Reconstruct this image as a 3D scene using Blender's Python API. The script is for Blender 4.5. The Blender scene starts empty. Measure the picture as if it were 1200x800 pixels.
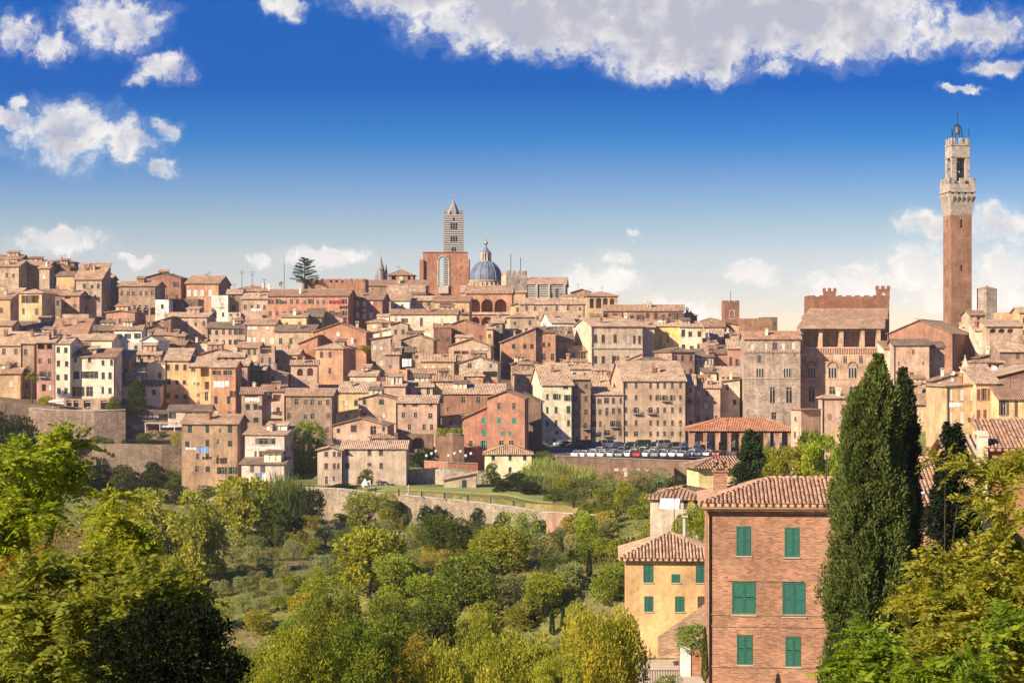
import bpy, math, random
import numpy as np
from mathutils import Vector, Matrix
S = bpy.context.scene
COL = S.collection
F, HY = 2200.0, 420.0            # focal length in photo pixels, height of the eye line
R = math.radians
rng = random.Random(7)
HAZE = 0.00009                   # density of the thin warm air
def X(px, d): return (px-600.0)*d/F
def Z(py, d): return (HY-py)*d/F

# ---------------------------------------------------------------- camera
cam = bpy.data.cameras.new("camera"); co = bpy.data.objects.new("camera", cam); COL.objects.link(co)
cam.sensor_width = 36; cam.lens = 36*F/1200; cam.shift_y = (HY-400)/1200
cam.clip_start = 0.5; cam.clip_end = 20000
co.location = (0, 0, 0); co.rotation_euler = (R(90), 0, 0)
S.camera = co
# ---------------------------------------------------------------- sun, sky, exposure
SUN_AZ, SUN_EL = 38.0, 29.0      # degrees behind the picture plane (sun on the left), height
sd = Vector((-math.cos(R(SUN_AZ))*math.cos(R(SUN_EL)), -math.sin(R(SUN_AZ))*math.cos(R(SUN_EL)), math.sin(R(SUN_EL))))
sl = bpy.data.lights.new("sun", 'SUN'); sl.energy = 5.0; sl.angle = R(0.55); sl.color = (1.0, .84, .63)
so = bpy.data.objects.new("sun", sl); COL.objects.link(so)
so.rotation_euler = sd.to_track_quat('Z', 'Y').to_euler(); so.location = sd*300
S.view_settings.view_transform = 'Standard'; S.view_settings.look = 'None'
S.view_settings.exposure = 1.0; S.view_settings.gamma = 1.0; S.view_settings.use_curve_mapping = False

class NT:
    def __init__(s, tree): s.t = tree; s.n = tree.nodes; s.l = tree.links
    def put(s, sock, v):
        if isinstance(v, bpy.types.NodeSocket): s.l.new(v, sock)
        elif isinstance(v, bpy.types.Node): s.l.new(v.outputs[0], sock)
        elif v is not None:
            try: sock.default_value = v
            except Exception:
                sock.default_value = (*v, 1.0)
    def node(s, ty, ins=None, **kw):
        nd = s.n.new(ty)
        for k, v in kw.items(): setattr(nd, k, v)
        for k, v in (ins or {}).items(): s.put(nd.inputs[k], v)
        return nd
    def m(s, op, a, b=None, c=None, clamp=False):
        nd = s.n.new('ShaderNodeMath'); nd.operation = op; nd.use_clamp = clamp
        for i, v in enumerate((a, b, c)): s.put(nd.inputs[i], v) if v is not None else None
        return nd.outputs[0]
    def vm(s, op, a, b=None, scale=None):
        nd = s.n.new('ShaderNodeVectorMath'); nd.operation = op
        s.put(nd.inputs[0], a)
        if b is not None: s.put(nd.inputs[1], b)
        if scale is not None: s.put(nd.inputs['Scale'], scale)
        return nd.outputs[0]
    def mr(s, v, a, b, c, d, smooth=False):
        nd = s.n.new('ShaderNodeMapRange')
        if smooth: nd.interpolation_type = 'SMOOTHSTEP'
        for i, q in enumerate((v, a, b, c, d)): s.put(nd.inputs[i], q)
        return nd.outputs[0]
    def mix(s, f, a, b, mode='MIX'):
        nd = s.n.new('ShaderNodeMix'); nd.data_type = 'RGBA'; nd.blend_type = mode
        s.put(nd.inputs[0], f); s.put(nd.inputs[6], a); s.put(nd.inputs[7], b)
        return nd.outputs[2]
    def noise(s, vec, scale, detail=4, rough=.55):
        return s.node('ShaderNodeTexNoise', {'Vector': vec, 'Scale': scale, 'Detail': detail, 'Roughness': rough}).outputs[0]

# sky: Nishita, looked up with a steeper elevation so that the blue deepens quickly above the horizon; cumulus by direction
W = bpy.data.worlds.new("World"); S.world = W; W.use_nodes = True
nt = NT(W.node_tree); nt.n.clear()
gen = nt.node('ShaderNodeTexCoord').outputs['Generated']
sx = nt.node('ShaderNodeSeparateXYZ', {0: gen}).outputs
zst = nt.m('MULTIPLY', nt.m('MAXIMUM', sx[2], 0.0), 4.2)
vec = nt.node('ShaderNodeCombineXYZ', {0: sx[0], 1: sx[1], 2: nt.m('ADD', zst, .03)}).outputs[0]
vec = nt.vm('NORMALIZE', vec)
sky = nt.node('ShaderNodeTexSky', {'Vector': vec}, sky_type='NISHITA', sun_disc=False, sun_elevation=R(SUN_EL), sun_rotation=R(270-SUN_AZ), dust_density=1.4, ozone_density=2.2, air_density=1.0)
hs = nt.node('ShaderNodeHueSaturation', {'Color': sky.outputs[0], 'Saturation': 1.25, 'Value': 1.0}).outputs[0]
el = nt.m('DIVIDE', sx[2], nt.m('MAXIMUM', nt.m('ABSOLUTE', sx[1]), .05))
ramp = nt.node('ShaderNodeValToRGB', {0: nt.mr(el, 0.0, .2, 0.0, 1.0)}); cr = ramp.color_ramp
SKY_RAMP = [(0.0, (0.1981, 0.1074, 0.0708)), (0.273, (0.3675, 0.1861, 0.1109)), (0.364, (0.3124, 0.1859, 0.1181)), (0.455, (0.2158, 0.1625, 0.1369)), (0.591, (0.0383, 0.1153, 0.1447)), (0.727, (0.0023, 0.0724, 0.1369)), (1.0, (0.0014, 0.0854, 0.1579))]
while len(cr.elements) < len(SKY_RAMP): cr.elements.new(.5)
for e, (p, c) in zip(cr.elements, SKY_RAMP): e.position = p; e.color = (*c, 1)
skyc = nt.vm('SCALE', nt.mix(1.0, hs, ramp.outputs[0], 'MULTIPLY'), scale=7.15)
yy = nt.m('MAXIMUM', sx[1], .02)
U = nt.m('MULTIPLY_ADD', nt.m('DIVIDE', sx[0], yy), 22.0, 6.0)        # units of 100 px
V = nt.m('MULTIPLY_ADD', nt.m('DIVIDE', sx[2], yy), -22.0, 4.2)
uv = nt.node('ShaderNodeCombineXYZ', {0: U, 1: V, 2: 0.0}).outputs[0]
nz = nt.node('ShaderNodeTexNoise', {'Vector': uv, 'Scale': 1.1, 'Detail': 2, 'Roughness': .5})
nz2 = nt.node('ShaderNodeTexNoise', {'Vector': uv, 'Scale': 6.0, 'Detail': 4, 'Roughness': .6})
uvw = nt.vm('ADD', uv, nt.vm('SCALE', nt.vm('SUBTRACT', nz.outputs['Color'], (.5, .5, .5)), scale=.42))
uvw = nt.vm('ADD', uvw, nt.vm('SCALE', nt.vm('SUBTRACT', nz2.outputs['Color'], (.5, .5, .5)), scale=.26))
CLOUDS = [(133, 24, 62, 33), (20, 38, 27, 24), (60, 60, 26, 14), (190, 82, 32, 17), (158, 96, 16, 8), (12, 140, 26, 12), (22, 122, 10, 12), (82, 160, 66, 40), (150, 168, 38, 26), (200, 152, 17, 15), (188, 200, 18, 9),
    (75, 285, 58, 14), (160, 305, 20, 7), (330, 10, 24, 16), (385, 301, 46, 13), (306, 303, 18, 7), (700, 328, 52, 22), (800, 358, 48, 20), (885, 319, 34, 14),
    (548, -8, 120, 26), (640, 20, 130, 42), (800, 20, 210, 46), (790, 62, 80, 30), (960, 22, 120, 42), (1090, 36, 30, 28), (1150, 34, 56, 22), (908, 77, 20, 10), (1170, 76, 30, 9), (1130, 104, 26, 5),
    (1084, 268, 34, 16), (1172, 260, 48, 22), (1000, 330, 70, 22), (1082, 318, 46, 32), (1178, 322, 40, 32), (1150, 352, 90, 18), (750, 275, 12, 5), (725, 300, 24, 9)]
dens = None
suv = nt.node('ShaderNodeSeparateXYZ', {0: uvw}).outputs
for cx, cy, rx, ry in CLOUDS:
    a = nt.m('MULTIPLY', nt.m('SUBTRACT', suv[0], cx/100), 100/rx); b = nt.m('MULTIPLY', nt.m('SUBTRACT', suv[1], cy/100), 100/ry)
    q = nt.m('SUBTRACT', 1.75 if (cy < 70 and 500 < cx < 1000 and rx > 70) else 1.15, nt.m('ADD', nt.m('MULTIPLY', a, a), nt.m('MULTIPLY', b, b)))
    dens = q if dens is None else nt.m('SMOOTH_MAX', dens, q, .3)
dens = nt.m('MAXIMUM', dens, -1.6)
fb = nt.noise(uvw, 3.6, 12, .64)
fs = nt.noise(uv, 2.0, 3, .5)
D = nt.m('ADD', dens, nt.m('MULTIPLY', nt.m('SUBTRACT', fb, .5), 4.0))
al = nt.mr(D, -.25, 1.35, 0, 1, True)
al = nt.m('MAXIMUM', al, nt.mr(D, -.9, .7, 0, .17, True))
al = nt.m('MULTIPLY', al, nt.mr(sx[1], .1, .3, 0, 1))
Ds = nt.m('ADD', nt.m('ADD', dens, nt.m('MULTIPLY', nt.m('SUBTRACT', fs, .5), 3.0)), nt.m('MULTIPLY', nt.m('SUBTRACT', fb, .5), 1.5))
lit = nt.mr(Ds, .45, 1.75, 1.0, .08, True)
lit = nt.m('MAXIMUM', lit, nt.mr(el, .03, .115, .98, 0))
cc = nt.mix(lit, (2.35, 2.4, 2.95, 1), (4.8, 4.65, 4.5, 1))
warm = nt.mr(el, .02, .10, 1, 0)
cc = nt.mix(nt.m('MULTIPLY', warm, .8), cc, nt.mix(1.0, cc, (1.26, 1.19, 1.12, 1), 'MULTIPLY'))
out = nt.mix(al, skyc, cc)
out = nt.vm('SCALE', out, scale=nt.m('MULTIPLY', nt.mr(sx[2], -.04, -.005, .10, 1.0), nt.mr(sx[1], -.35, .15, .78, 1.0)))
bg = nt.node('ShaderNodeBackground', {0: out, 1: 0.1})
nt.l.new(bg.outputs[0], nt.node('ShaderNodeOutputWorld').inputs[0])

# ---------------------------------------------------------------- materials
M = {}
def newmat(name):
    m = bpy.data.materials.new(name); m.use_nodes = True
    t = NT(m.node_tree); b = t.n['Principled BSDF']; M[name] = m
    return t, b
def flat(name, col, rough=.7, metal=0.0, var=.25, sc=2.0):
    t, b = newmat(name); tc = t.node('ShaderNodeTexCoord').outputs['Object']
    c = t.mix(1.0, (*col, 1), t.mr(t.noise(tc, sc), .3, .7, 1-var, 1+var*.6), 'MULTIPLY')
    t.put(b.inputs['Base Color'], c); b.inputs['Roughness'].default_value = rough; b.inputs['Metallic'].default_value = metal
    return t, b
def tinted(name, kind):
    t, b = newmat(name)
    oi = t.node('ShaderNodeObjectInfo'); tc = t.node('ShaderNodeTexCoord')
    rnd = t.m('MULTIPLY', oi.outputs['Random'], 97.0)
    p = t.vm('ADD', tc.outputs['Object'], t.node('ShaderNodeCombineXYZ', {0: rnd, 1: rnd, 2: rnd}).outputs[0])
    c = oi.outputs['Color']
    big = t.mr(t.noise(p, .28, 6, .62), .30, .70, .62, 1.28)
    fine = t.mr(t.noise(p, 2.6, 5, .6), .3, .7, .82, 1.14)
    stv = t.vm('MULTIPLY', p, (1.3, 1.3, .10))
    st = t.mr(t.noise(stv, 1.0, 4, .6), .35, .65, .80, 1.10)
    k = t.m('MULTIPLY', t.m('MULTIPLY', big, fine), st)
    c2 = t.mix(1.0, c, k, 'MULTIPLY')
    h = fine
    if kind == 'plaster':
        pn = t.mr(t.noise(p, .42, 7, .65), .54, .61, 0, .5)
        gate = t.mr(oi.outputs['Random'], .25, .6, 0, 1)
        br = t.mix(1.0, c2, (.62, .50, .42, 1), 'MULTIPLY')
        c2 = t.mix(t.m('MULTIPLY', pn, gate), c2, br)
    elif kind == 'brick':
        bt = t.node('ShaderNodeTexBrick', {'Vector': tc.outputs['UV'], 'Scale': 1.0, 'Color1': (.8, .8, .8, 1), 'Color2': (1.25, 1.15, 1.1, 1), 'Mortar': (1.35, 1.3, 1.2, 1), 'Mortar Size': .012, 'Brick Width': .30, 'Row Height': .10, 'Bias': -.1})
        c2 = t.mix(.9, c2, bt.outputs[0], 'MULTIPLY')
        pn = t.mr(t.noise(p, .5, 7, .68), .54, .66, 0, .5)
        c2 = t.mix(pn, c2, t.mix(1.0, c2, (1.45, 1.5, 1.5, 1), 'MULTIPLY'))
        h = t.m('ADD', fine, t.m('MULTIPLY', bt.outputs['Fac'], -.4))
    elif kind == 'stone':
        vo = t.node('ShaderNodeTexVoronoi', {'Vector': t.vm('MULTIPLY', p, (1.6, 1.6, 2.8)), 'Scale': 1.0})
        sep = t.node('ShaderNodeSeparateColor', {0: vo.outputs['Color']}).outputs[0]
        c2 = t.mix(1.0, c2, t.mr(sep, 0, 1, .80, 1.18), 'MULTIPLY')
        hol = t.mr(t.noise(p, 1.1, 3, .5), .64, .68, 0, .75)
        c2 = t.mix(hol, c2, t.mix(1.0, c2, (.4, .36, .3, 1), 'MULTIPLY'))
        h = t.m('ADD', fine, t.m('MULTIPLY', vo.outputs[0], -.8))
    t.put(b.inputs['Base Color'], c2); b.inputs['Roughness'].default_value = .92
    b.inputs['Specular IOR Level'].default_value = .2
    bp = t.node('ShaderNodeBump', {'Height': h, 'Strength': .6, 'Distance': .06})
    t.l.new(bp.outputs[0], b.inputs['Normal'])
for k in ('plaster', 'brick', 'stone'): tinted(k, k)
# terracotta pan tiles
t, b = newmat('tiles')
oi = t.node('ShaderNodeObjectInfo'); tc = t.node('ShaderNodeTexCoord'); uvn = tc.outputs['UV']
s2 = t.node('ShaderNodeSeparateXYZ', {0: uvn}).outputs
cu = t.m('DIVIDE', s2[0], .42); cv = t.m('DIVIDE', s2[1], .55)
rn = t.m('MULTIPLY', oi.outputs['Random'], 71.0)
wn = t.node('ShaderNodeTexWhiteNoise', {'Vector': t.node('ShaderNodeCombineXYZ', {0: t.m('FLOOR', cu), 1: t.m('FLOOR', cv), 2: rn}).outputs[0]}, noise_dimensions='3D')
pp = t.vm('ADD', tc.outputs['Object'], t.node('ShaderNodeCombineXYZ', {0: rn, 1: rn, 2: rn}).outputs[0])
k = t.m('MULTIPLY', t.mr(wn.outputs[0], 0, 1, .66, 1.30), t.mr(t.noise(pp, .33, 5, .6), .3, .7, .66, 1.22))
base = t.mix(1.0, oi.outputs['Color'], k, 'MULTIPLY')
lich = t.mr(t.noise(pp, .9, 6, .7), .54, .66, 0, .55)
base = t.mix(lich, base, (.30, .25, .17, 1))
prof = t.m('SINE', t.m('MULTIPLY', cu, 2*math.pi))
t.put(b.inputs['Base Color'], base); b.inputs['Roughness'].default_value = .9; b.inputs['Specular IOR Level'].default_value = .2
bp = t.node('ShaderNodeBump', {'Height': t.m('ADD', prof, t.m('MULTIPLY', t.m('FRACT', cv), -.5)), 'Strength': .8, 'Distance': .09})
t.l.new(bp.outputs[0], b.inputs['Normal'])
# real barrel tiles (geometry carries the shape)
t, b = newmat('barrel_tiles')
oi = t.node('ShaderNodeObjectInfo'); tc = t.node('ShaderNodeTexCoord')
at = t.node('ShaderNodeAttribute', attribute_name='tint').outputs['Fac']
k = t.m('MULTIPLY', t.mr(at, 0, 1, .6, 1.35), t.mr(t.noise(tc.outputs['Object'], 3.0, 5, .6), .3, .7, .7, 1.2))
base = t.mix(1.0, oi.outputs['Color'], k, 'MULTIPLY')
base = t.mix(t.mr(t.noise(tc.outputs['Object'], 2.2, 6, .7), .52, .64, 0, .6), base, (.33, .29, .22, 1))
t.put(b.inputs['Base Color'], base); b.inputs['Roughness'].default_value = .9
# true brickwork for the nearest house
t, b = newmat('near_brick')
tc = t.node('ShaderNodeTexCoord'); oi = t.node('ShaderNodeObjectInfo')
bt = t.node('ShaderNodeTexBrick', {'Vector': tc.outputs['UV'], 'Scale': 1.0, 'Color1': (.62, .60, .58, 1), 'Color2': (1.28, 1.22, 1.15, 1), 'Mortar': (1.3, 1.45, 1.5, 1), 'Mortar Size': .011, 'Mortar Smooth': .3, 'Brick Width': .30, 'Row Height': .10, 'Bias': 0.0})
c = t.mix(1.0, oi.outputs['Color'], bt.outputs[0], 'MULTIPLY')
k = t.m('MULTIPLY', t.mr(t.noise(tc.outputs['Object'], .35, 6, .65), .3, .7, .66, 1.22), t.mr(t.noise(t.vm('MULTIPLY', tc.outputs['Object'], (3, 3, 9)), 1.4, 4, .6), .3, .7, .88, 1.10))
c = t.mix(1.0, c, k, 'MULTIPLY')
c = t.mix(t.mr(t.noise(tc.outputs['Object'], .8, 7, .7), .55, .7, 0, .4), c, (.36, .27, .20, 1))
t.put(b.inputs['Base Color'], c); b.inputs['Roughness'].default_value = .95; b.inputs['Specular IOR Level'].default_value = .15
bp = t.node('ShaderNodeBump', {'Height': t.m('ADD', t.m('MULTIPLY', bt.outputs['Fac'], -1.0), t.noise(tc.outputs['Object'], 22, 3)), 'Strength': .7, 'Distance': .02})
t.l.new(bp.outputs[0], b.inputs['Normal'])
# paint that takes the object's colour (shutters, cars, cloth)
t, b = newmat('paint'); oi = t.node('ShaderNodeObjectInfo'); tc = t.node('ShaderNodeTexCoord')
t.put(b.inputs['Base Color'], t.mix(1.0, oi.outputs['Color'], t.mr(t.noise(tc.outputs['Object'], 5.0, 5, .6), .3, .7, .74, 1.14), 'MULTIPLY')); b.inputs['Roughness'].default_value = .6
t, b = newmat('car_paint'); oi = t.node('ShaderNodeObjectInfo'); tc = t.node('ShaderNodeTexCoord')
t.put(b.inputs['Base Color'], t.mix(1.0, oi.outputs['Color'], t.mr(t.noise(tc.outputs['Object'], 1.5, 4, .6), .3, .7, .88, 1.06), 'MULTIPLY')); b.inputs['Roughness'].default_value = .28; b.inputs['Coat Weight'].default_value = .6
t, b = newmat('cloth'); oi = t.node('ShaderNodeObjectInfo'); t.put(b.inputs['Base Color'], oi.outputs['Color']); b.inputs['Roughness'].default_value = .95
tc = t.node('ShaderNodeTexCoord'); bp = t.node('ShaderNodeBump', {'Height': t.noise(tc.outputs['Object'], 4, 3), 'Strength': .5, 'Distance': .05}); t.l.new(bp.outputs[0], b.inputs['Normal'])
t, b = flat('glass', (.025, .028, .032), .12, 0, .4); b.inputs['Specular IOR Level'].default_value = .5
flat('dark_wood', (.05, .035, .025), .8); flat('frame_wood', (.42, .36, .29), .7); flat('white_wood', (.75, .72, .66), .6)
flat('travertine', (.45,.385,.31), .85, 0, .35, .8); flat('head_stone', (.37,.315,.26), .85, 0, .4, .9); flat('grey_marble', (.24,.225,.215), .8, 0, .3, .8); flat('iron', (.03, .03, .035), .5, .6); flat('lead', (.13, .155, .22), .75, 0, .3, .5)
flat('rubber', (.02, .02, .02), .8); flat('lamp_glass', (.8, .78, .7), .3); flat('bark', (.06, .045, .03), .95, 0, .45, 6); flat('concrete', (.42, .38, .33), .9, 0, .25, 1.0)
flat('bronze', (.12, .10, .07), .45, .8); flat('gilt', (.7, .5, .2), .35, .9); flat('copper', (.45, .28, .16), .5, .8)
# striped marble
t, b = newmat('striped_marble'); tc = t.node('ShaderNodeTexCoord'); sz = t.node('ShaderNodeSeparateXYZ', {0: tc.outputs['Object']}).outputs[2]
fr = t.m('FRACT', t.m('DIVIDE', sz, .84)); st = t.m('GREATER_THAN', fr, .46)
k = t.mr(t.noise(tc.outputs['Object'], .8, 5, .6), .3, .7, .78, 1.12)
c = t.mix(1.0, t.mix(st, (.035, .036, .04, 1), (.43, .40, .37, 1)), k, 'MULTIPLY')
t.put(b.inputs['Base Color'], c); b.inputs['Roughness'].default_value = .7
# foliage: colour of the object, each leaf varied by its own tint
def leafmat(name, trans, var=.5, rough=.6):
    t, b = newmat(name); t.n.remove(b)
    oi = t.node('ShaderNodeObjectInfo'); at = t.node('ShaderNodeAttribute', attribute_name='tint')
    hsv = t.node('ShaderNodeHueSaturation', {'Hue': t.mr(at.outputs['Fac'], 0, 1, .478, .528), 'Saturation': 1.0, 'Value': t.mr(at.outputs['Fac'], 0, 1, 1+var, 1-var), 'Color': oi.outputs['Color']}).outputs[0]
    d = t.node('ShaderNodeBsdfPrincipled', {'Base Color': hsv, 'Roughness': rough, 'Specular IOR Level': .08})
    tr = t.node('ShaderNodeBsdfTranslucent', {'Color': t.mix(1.0, hsv, (2.0, 1.85, .45, 1), 'MULTIPLY')})
    mx = t.node('ShaderNodeMixShader', {0: trans, 1: d.outputs[0], 2: tr.outputs[0]})
    t.l.new(mx.outputs[0], t.n['Material Output'].inputs[0])
leafmat('leaf', .45, .45); leafmat('needle', .15, .4, .7)
# ground
t, b = newmat('ground'); tc = t.node('ShaderNodeTexCoord').outputs['Object']
n1 = t.noise(tc, .035, 6, .6); n2 = t.noise(tc, .5, 6, .65); n3 = t.noise(tc, .012, 3, .5)
grass = t.mix(t.mr(n2, .35, .65, 0, 1), (.085, .10, .026, 1), (.22, .205, .06, 1))
soil = t.mix(t.mr(n2, .3, .7, 0, 1), (.15, .10, .055, 1), (.28, .20, .11, 1))
at_ = lambda n_: t.node('ShaderNodeAttribute', attribute_name=n_).outputs['Fac']
edge = t.m('MULTIPLY', t.m('SUBTRACT', t.noise(tc, .3, 5, .6), .5), .9)
msk = lambda n_: t.mr(t.m('ADD', at_(n_), edge), .42, .58, 0, 1)
dryg = t.mix(t.mr(n2, .3, .7, 0, 1), (.20, .15, .05, 1), (.34, .26, .10, 1))
town = t.mix(t.mr(n2, .3, .7, 0, 1), (.12, .08, .055, 1), (.24, .16, .11, 1))
c = t.mix(t.mr(n1, .52, .64, 0, .6), grass, soil)
c = t.mix(msk('soil'), c, soil); c = t.mix(msk('dry'), c, dryg); c = t.mix(msk('town'), c, town)
t.put(b.inputs['Base Color'], c); b.inputs['Roughness'].default_value = 1.0; b.inputs['Specular IOR Level'].default_value = .1
bp = t.node('ShaderNodeBump', {'Height': n2, 'Strength': 1.0, 'Distance': .5}); t.l.new(bp.outputs[0], b.inputs['Normal'])
flat('asphalt', (.075, .07, .066), .95, 0, .3, .6); flat('lawn', (.23, .245, .06), 1, 0, .35, .4); flat('dry_grass', (.30, .22, .08), 1, 0, .4, .7); flat('pale_road', (.44, .35, .27), .95, 0, .2, .5); flat('soil', (.26, .17, .09), 1, 0, .4, .5)

# ---------------------------------------------------------------- mesh collecting
class MB:
    def __init__(s): s.v = []; s.f = []; s.m = []
    def face(s, pts, m=0):
        i = len(s.v); s.v += [tuple(p) for p in pts]; s.f.append(tuple(range(i, i+len(pts)))); s.m.append(m)
    def box(s, x0, y0, z0, x1, y1, z1, m=0):
        a = [(x0,y0,z0),(x1,y0,z0),(x1,y1,z0),(x0,y1,z0),(x0,y0,z1),(x1,y0,z1),(x1,y1,z1),(x0,y1,z1)]
        for q in ((0,3,2,1),(4,5,6,7),(0,1,5,4),(1,2,6,5),(2,3,7,6),(3,0,4,7)): s.face([a[k] for k in q], m)
    def lathe(s, prof, n=16, m=0, cx=0, cy=0, rot=0.0):
        for (r0, z0), (r1, z1) in zip(prof, prof[1:]):
            for k in range(n):
                a, b = rot+2*math.pi*k/n, rot+2*math.pi*(k+1)/n
                p = [(cx+r0*math.cos(a), cy+r0*math.sin(a), z0), (cx+r0*math.cos(b), cy+r0*math.sin(b), z0), (cx+r1*math.cos(b), cy+r1*math.sin(b), z1), (cx+r1*math.cos(a), cy+r1*math.sin(a), z1)]
                if r1 < 1e-4: p = p[:3]
                elif r0 < 1e-4: p = [p[0], p[2], p[3]]
                s.face(p, m)
    def tube(s, pts, rad, n=6, m=0):
        pts = [Vector(p) for p in pts]; rs = rad if isinstance(rad, (list, tuple)) else [rad]*len(pts); rings = []
        for i, p in enumerate(pts):
            d = (pts[min(i+1, len(pts)-1)]-pts[max(i-1, 0)]).normalized()
            a = d.orthogonal().normalized() if abs(d.z) < .95 else Vector((1, 0, 0)); a = (a-d*a.dot(d)).normalized(); b = d.cross(a)
            rings.append([p+(a*math.cos(2*math.pi*k/n)+b*math.sin(2*math.pi*k/n))*rs[i] for k in range(n)])
        for q, w in zip(rings, rings[1:]):
            for k in range(n): s.face([q[k], q[(k+1) % n], w[(k+1) % n], w[k]], m)
        s.face(rings[0][::-1], m); s.face(rings[-1], m)
    def slab(s, poly, th, m=0):
        top = [Vector(p) for p in poly]; bot = [p-Vector((0, 0, th)) for p in top]
        s.face(top, m); s.face(bot[::-1], m)
        for i in range(len(top)):
            j = (i+1) % len(top); s.face([bot[i], bot[j], top[j], top[i]], m)
    def build(s, name, mats, parent=None, loc=None, smooth=False, col=None, link=True):
        me = bpy.data.meshes.new(name); me.from_pydata(s.v, [], s.f); me.update()
        for q in (mats if isinstance(mats, (list, tuple)) else [mats]): me.materials.append(M[q])
        n = len(s.f); me.polygons.foreach_set('material_index', s.m)
        if smooth: me.polygons.foreach_set('use_smooth', [True]*n)
        uvl = me.uv_layers.new(name='uv')
        nor = np.empty(n*3); me.polygons.foreach_get('normal', nor); nor = nor.reshape(-1, 3)
        h = np.stack([-nor[:, 1], nor[:, 0], np.zeros(n)], 1); ln = np.linalg.norm(h, axis=1); flatm = ln < .02
        h[flatm] = (1, 0, 0); h /= np.maximum(np.linalg.norm(h, axis=1), 1e-9)[:, None]
        sl_ = np.cross(nor, h)
        cnt = np.array([len(q) for q in s.f]); fi = np.repeat(np.arange(n), cnt)
        vi = np.concatenate([np.array(q) for q in s.f]); P = np.array(s.v)[vi]
        uvs = np.stack([(P*h[fi]).sum(1), (P*sl_[fi]).sum(1)], 1)
        uvl.data.foreach_set('uv', uvs.ravel())
        if not link: return me
        return mkobj(name, me, parent, loc, col)
def mkobj(name, me, parent=None, loc=None, col=None, rz=None):
    o = bpy.data.objects.new(name, me); COL.objects.link(o)
    if parent is not None: o.parent = parent
    if loc is not None: o.location = loc
    if rz is not None: o.rotation_euler = (0, 0, rz)
    if col is not None: o.color = (*col[:3], 1)
    return o
def tag(o, label=None, cat=None, group=None, kind=None):
    if label: o['label'] = label
    if cat: o['category'] = cat
    if group: o['group'] = group
    if kind: o['kind'] = kind
    return o
def empty(name, loc, rz=0, label=None, cat=None, group=None):
    o = bpy.data.objects.new(name, None); COL.objects.link(o); o.location = loc; o.rotation_euler = (0, 0, rz); o.empty_display_size = .5
    return tag(o, label, cat, group)
def copy_tree(o, parent=None):
    c = o.copy(); COL.objects.link(c)
    if parent is not None: c.parent = parent
    for ch in list(o.children): copy_tree(ch, c)
    return c
def panel(mb, o, ux, w, h, ops=(), m=0, back=True):
    """wall with real openings: (u0, v0, u1, v1, arched, depth); o is the lower left corner seen from outside"""
    o = Vector(o); ux = Vector(ux).normalized(); up = Vector((0, 0, 1)); n = ux.cross(up)
    P = lambda u, v, d=0: o+ux*u+up*v-n*d
    us = sorted({0.0, w, *[q[0] for q in ops], *[q[2] for q in ops]}); vs = sorted({0.0, h, *[q[1] for q in ops], *[q[3] for q in ops]})
    us = [u for u in us if -1e-6 <= u <= w+1e-6]; vs = [v for v in vs if -1e-6 <= v <= h+1e-6]
    for a, b in zip(us, us[1:]):
        if b-a < 1e-5: continue
        for c, d in zip(vs, vs[1:]):
            if d-c < 1e-5: continue
            uc, vc = (a+b)/2, (c+d)/2
            if any(q[0] < uc < q[2] and q[1] < vc < q[3] for q in ops): continue
            mb.face([P(a, c), P(b, c), P(b, d), P(a, d)], m)
    for q in ops:
        u0, v0, u1, v1, ar, dp = q[:6]; bk = q[6] if len(q) > 6 else back; bm = q[7] if len(q) > 7 else m
        if ar:
            r = (u1-u0)/2; sp = max(v0, v1-r*ar); K = 10
            arc = [(u0+r-r*math.cos(math.pi*k/K), sp+(v1-sp)*math.sin(math.pi*k/K)) for k in range(K+1)]
            for (ua, va), (ub, vb) in zip(arc, arc[1:]): 
                if v1-max(va, vb) > 1e-4 or v1-min(va, vb) > 1e-4: mb.face([P(ua, va), P(ub, vb), P(ub, v1), P(ua, v1)], m)
            loop = [(u0, v0), *arc, (u1, v0)]
        else: loop = [(u0, v0), (u0, v1), (u1, v1), (u1, v0)]
        for (ua, va), (ub, vb) in zip(loop, loop[1:]+loop[:1]): mb.face([P(ua, va), P(ua, va, dp), P(ub, vb, dp), P(ub, vb)], m)
        if bk: mb.face([P(a, b, dp) for a, b in loop[::-1]], bm)

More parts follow.
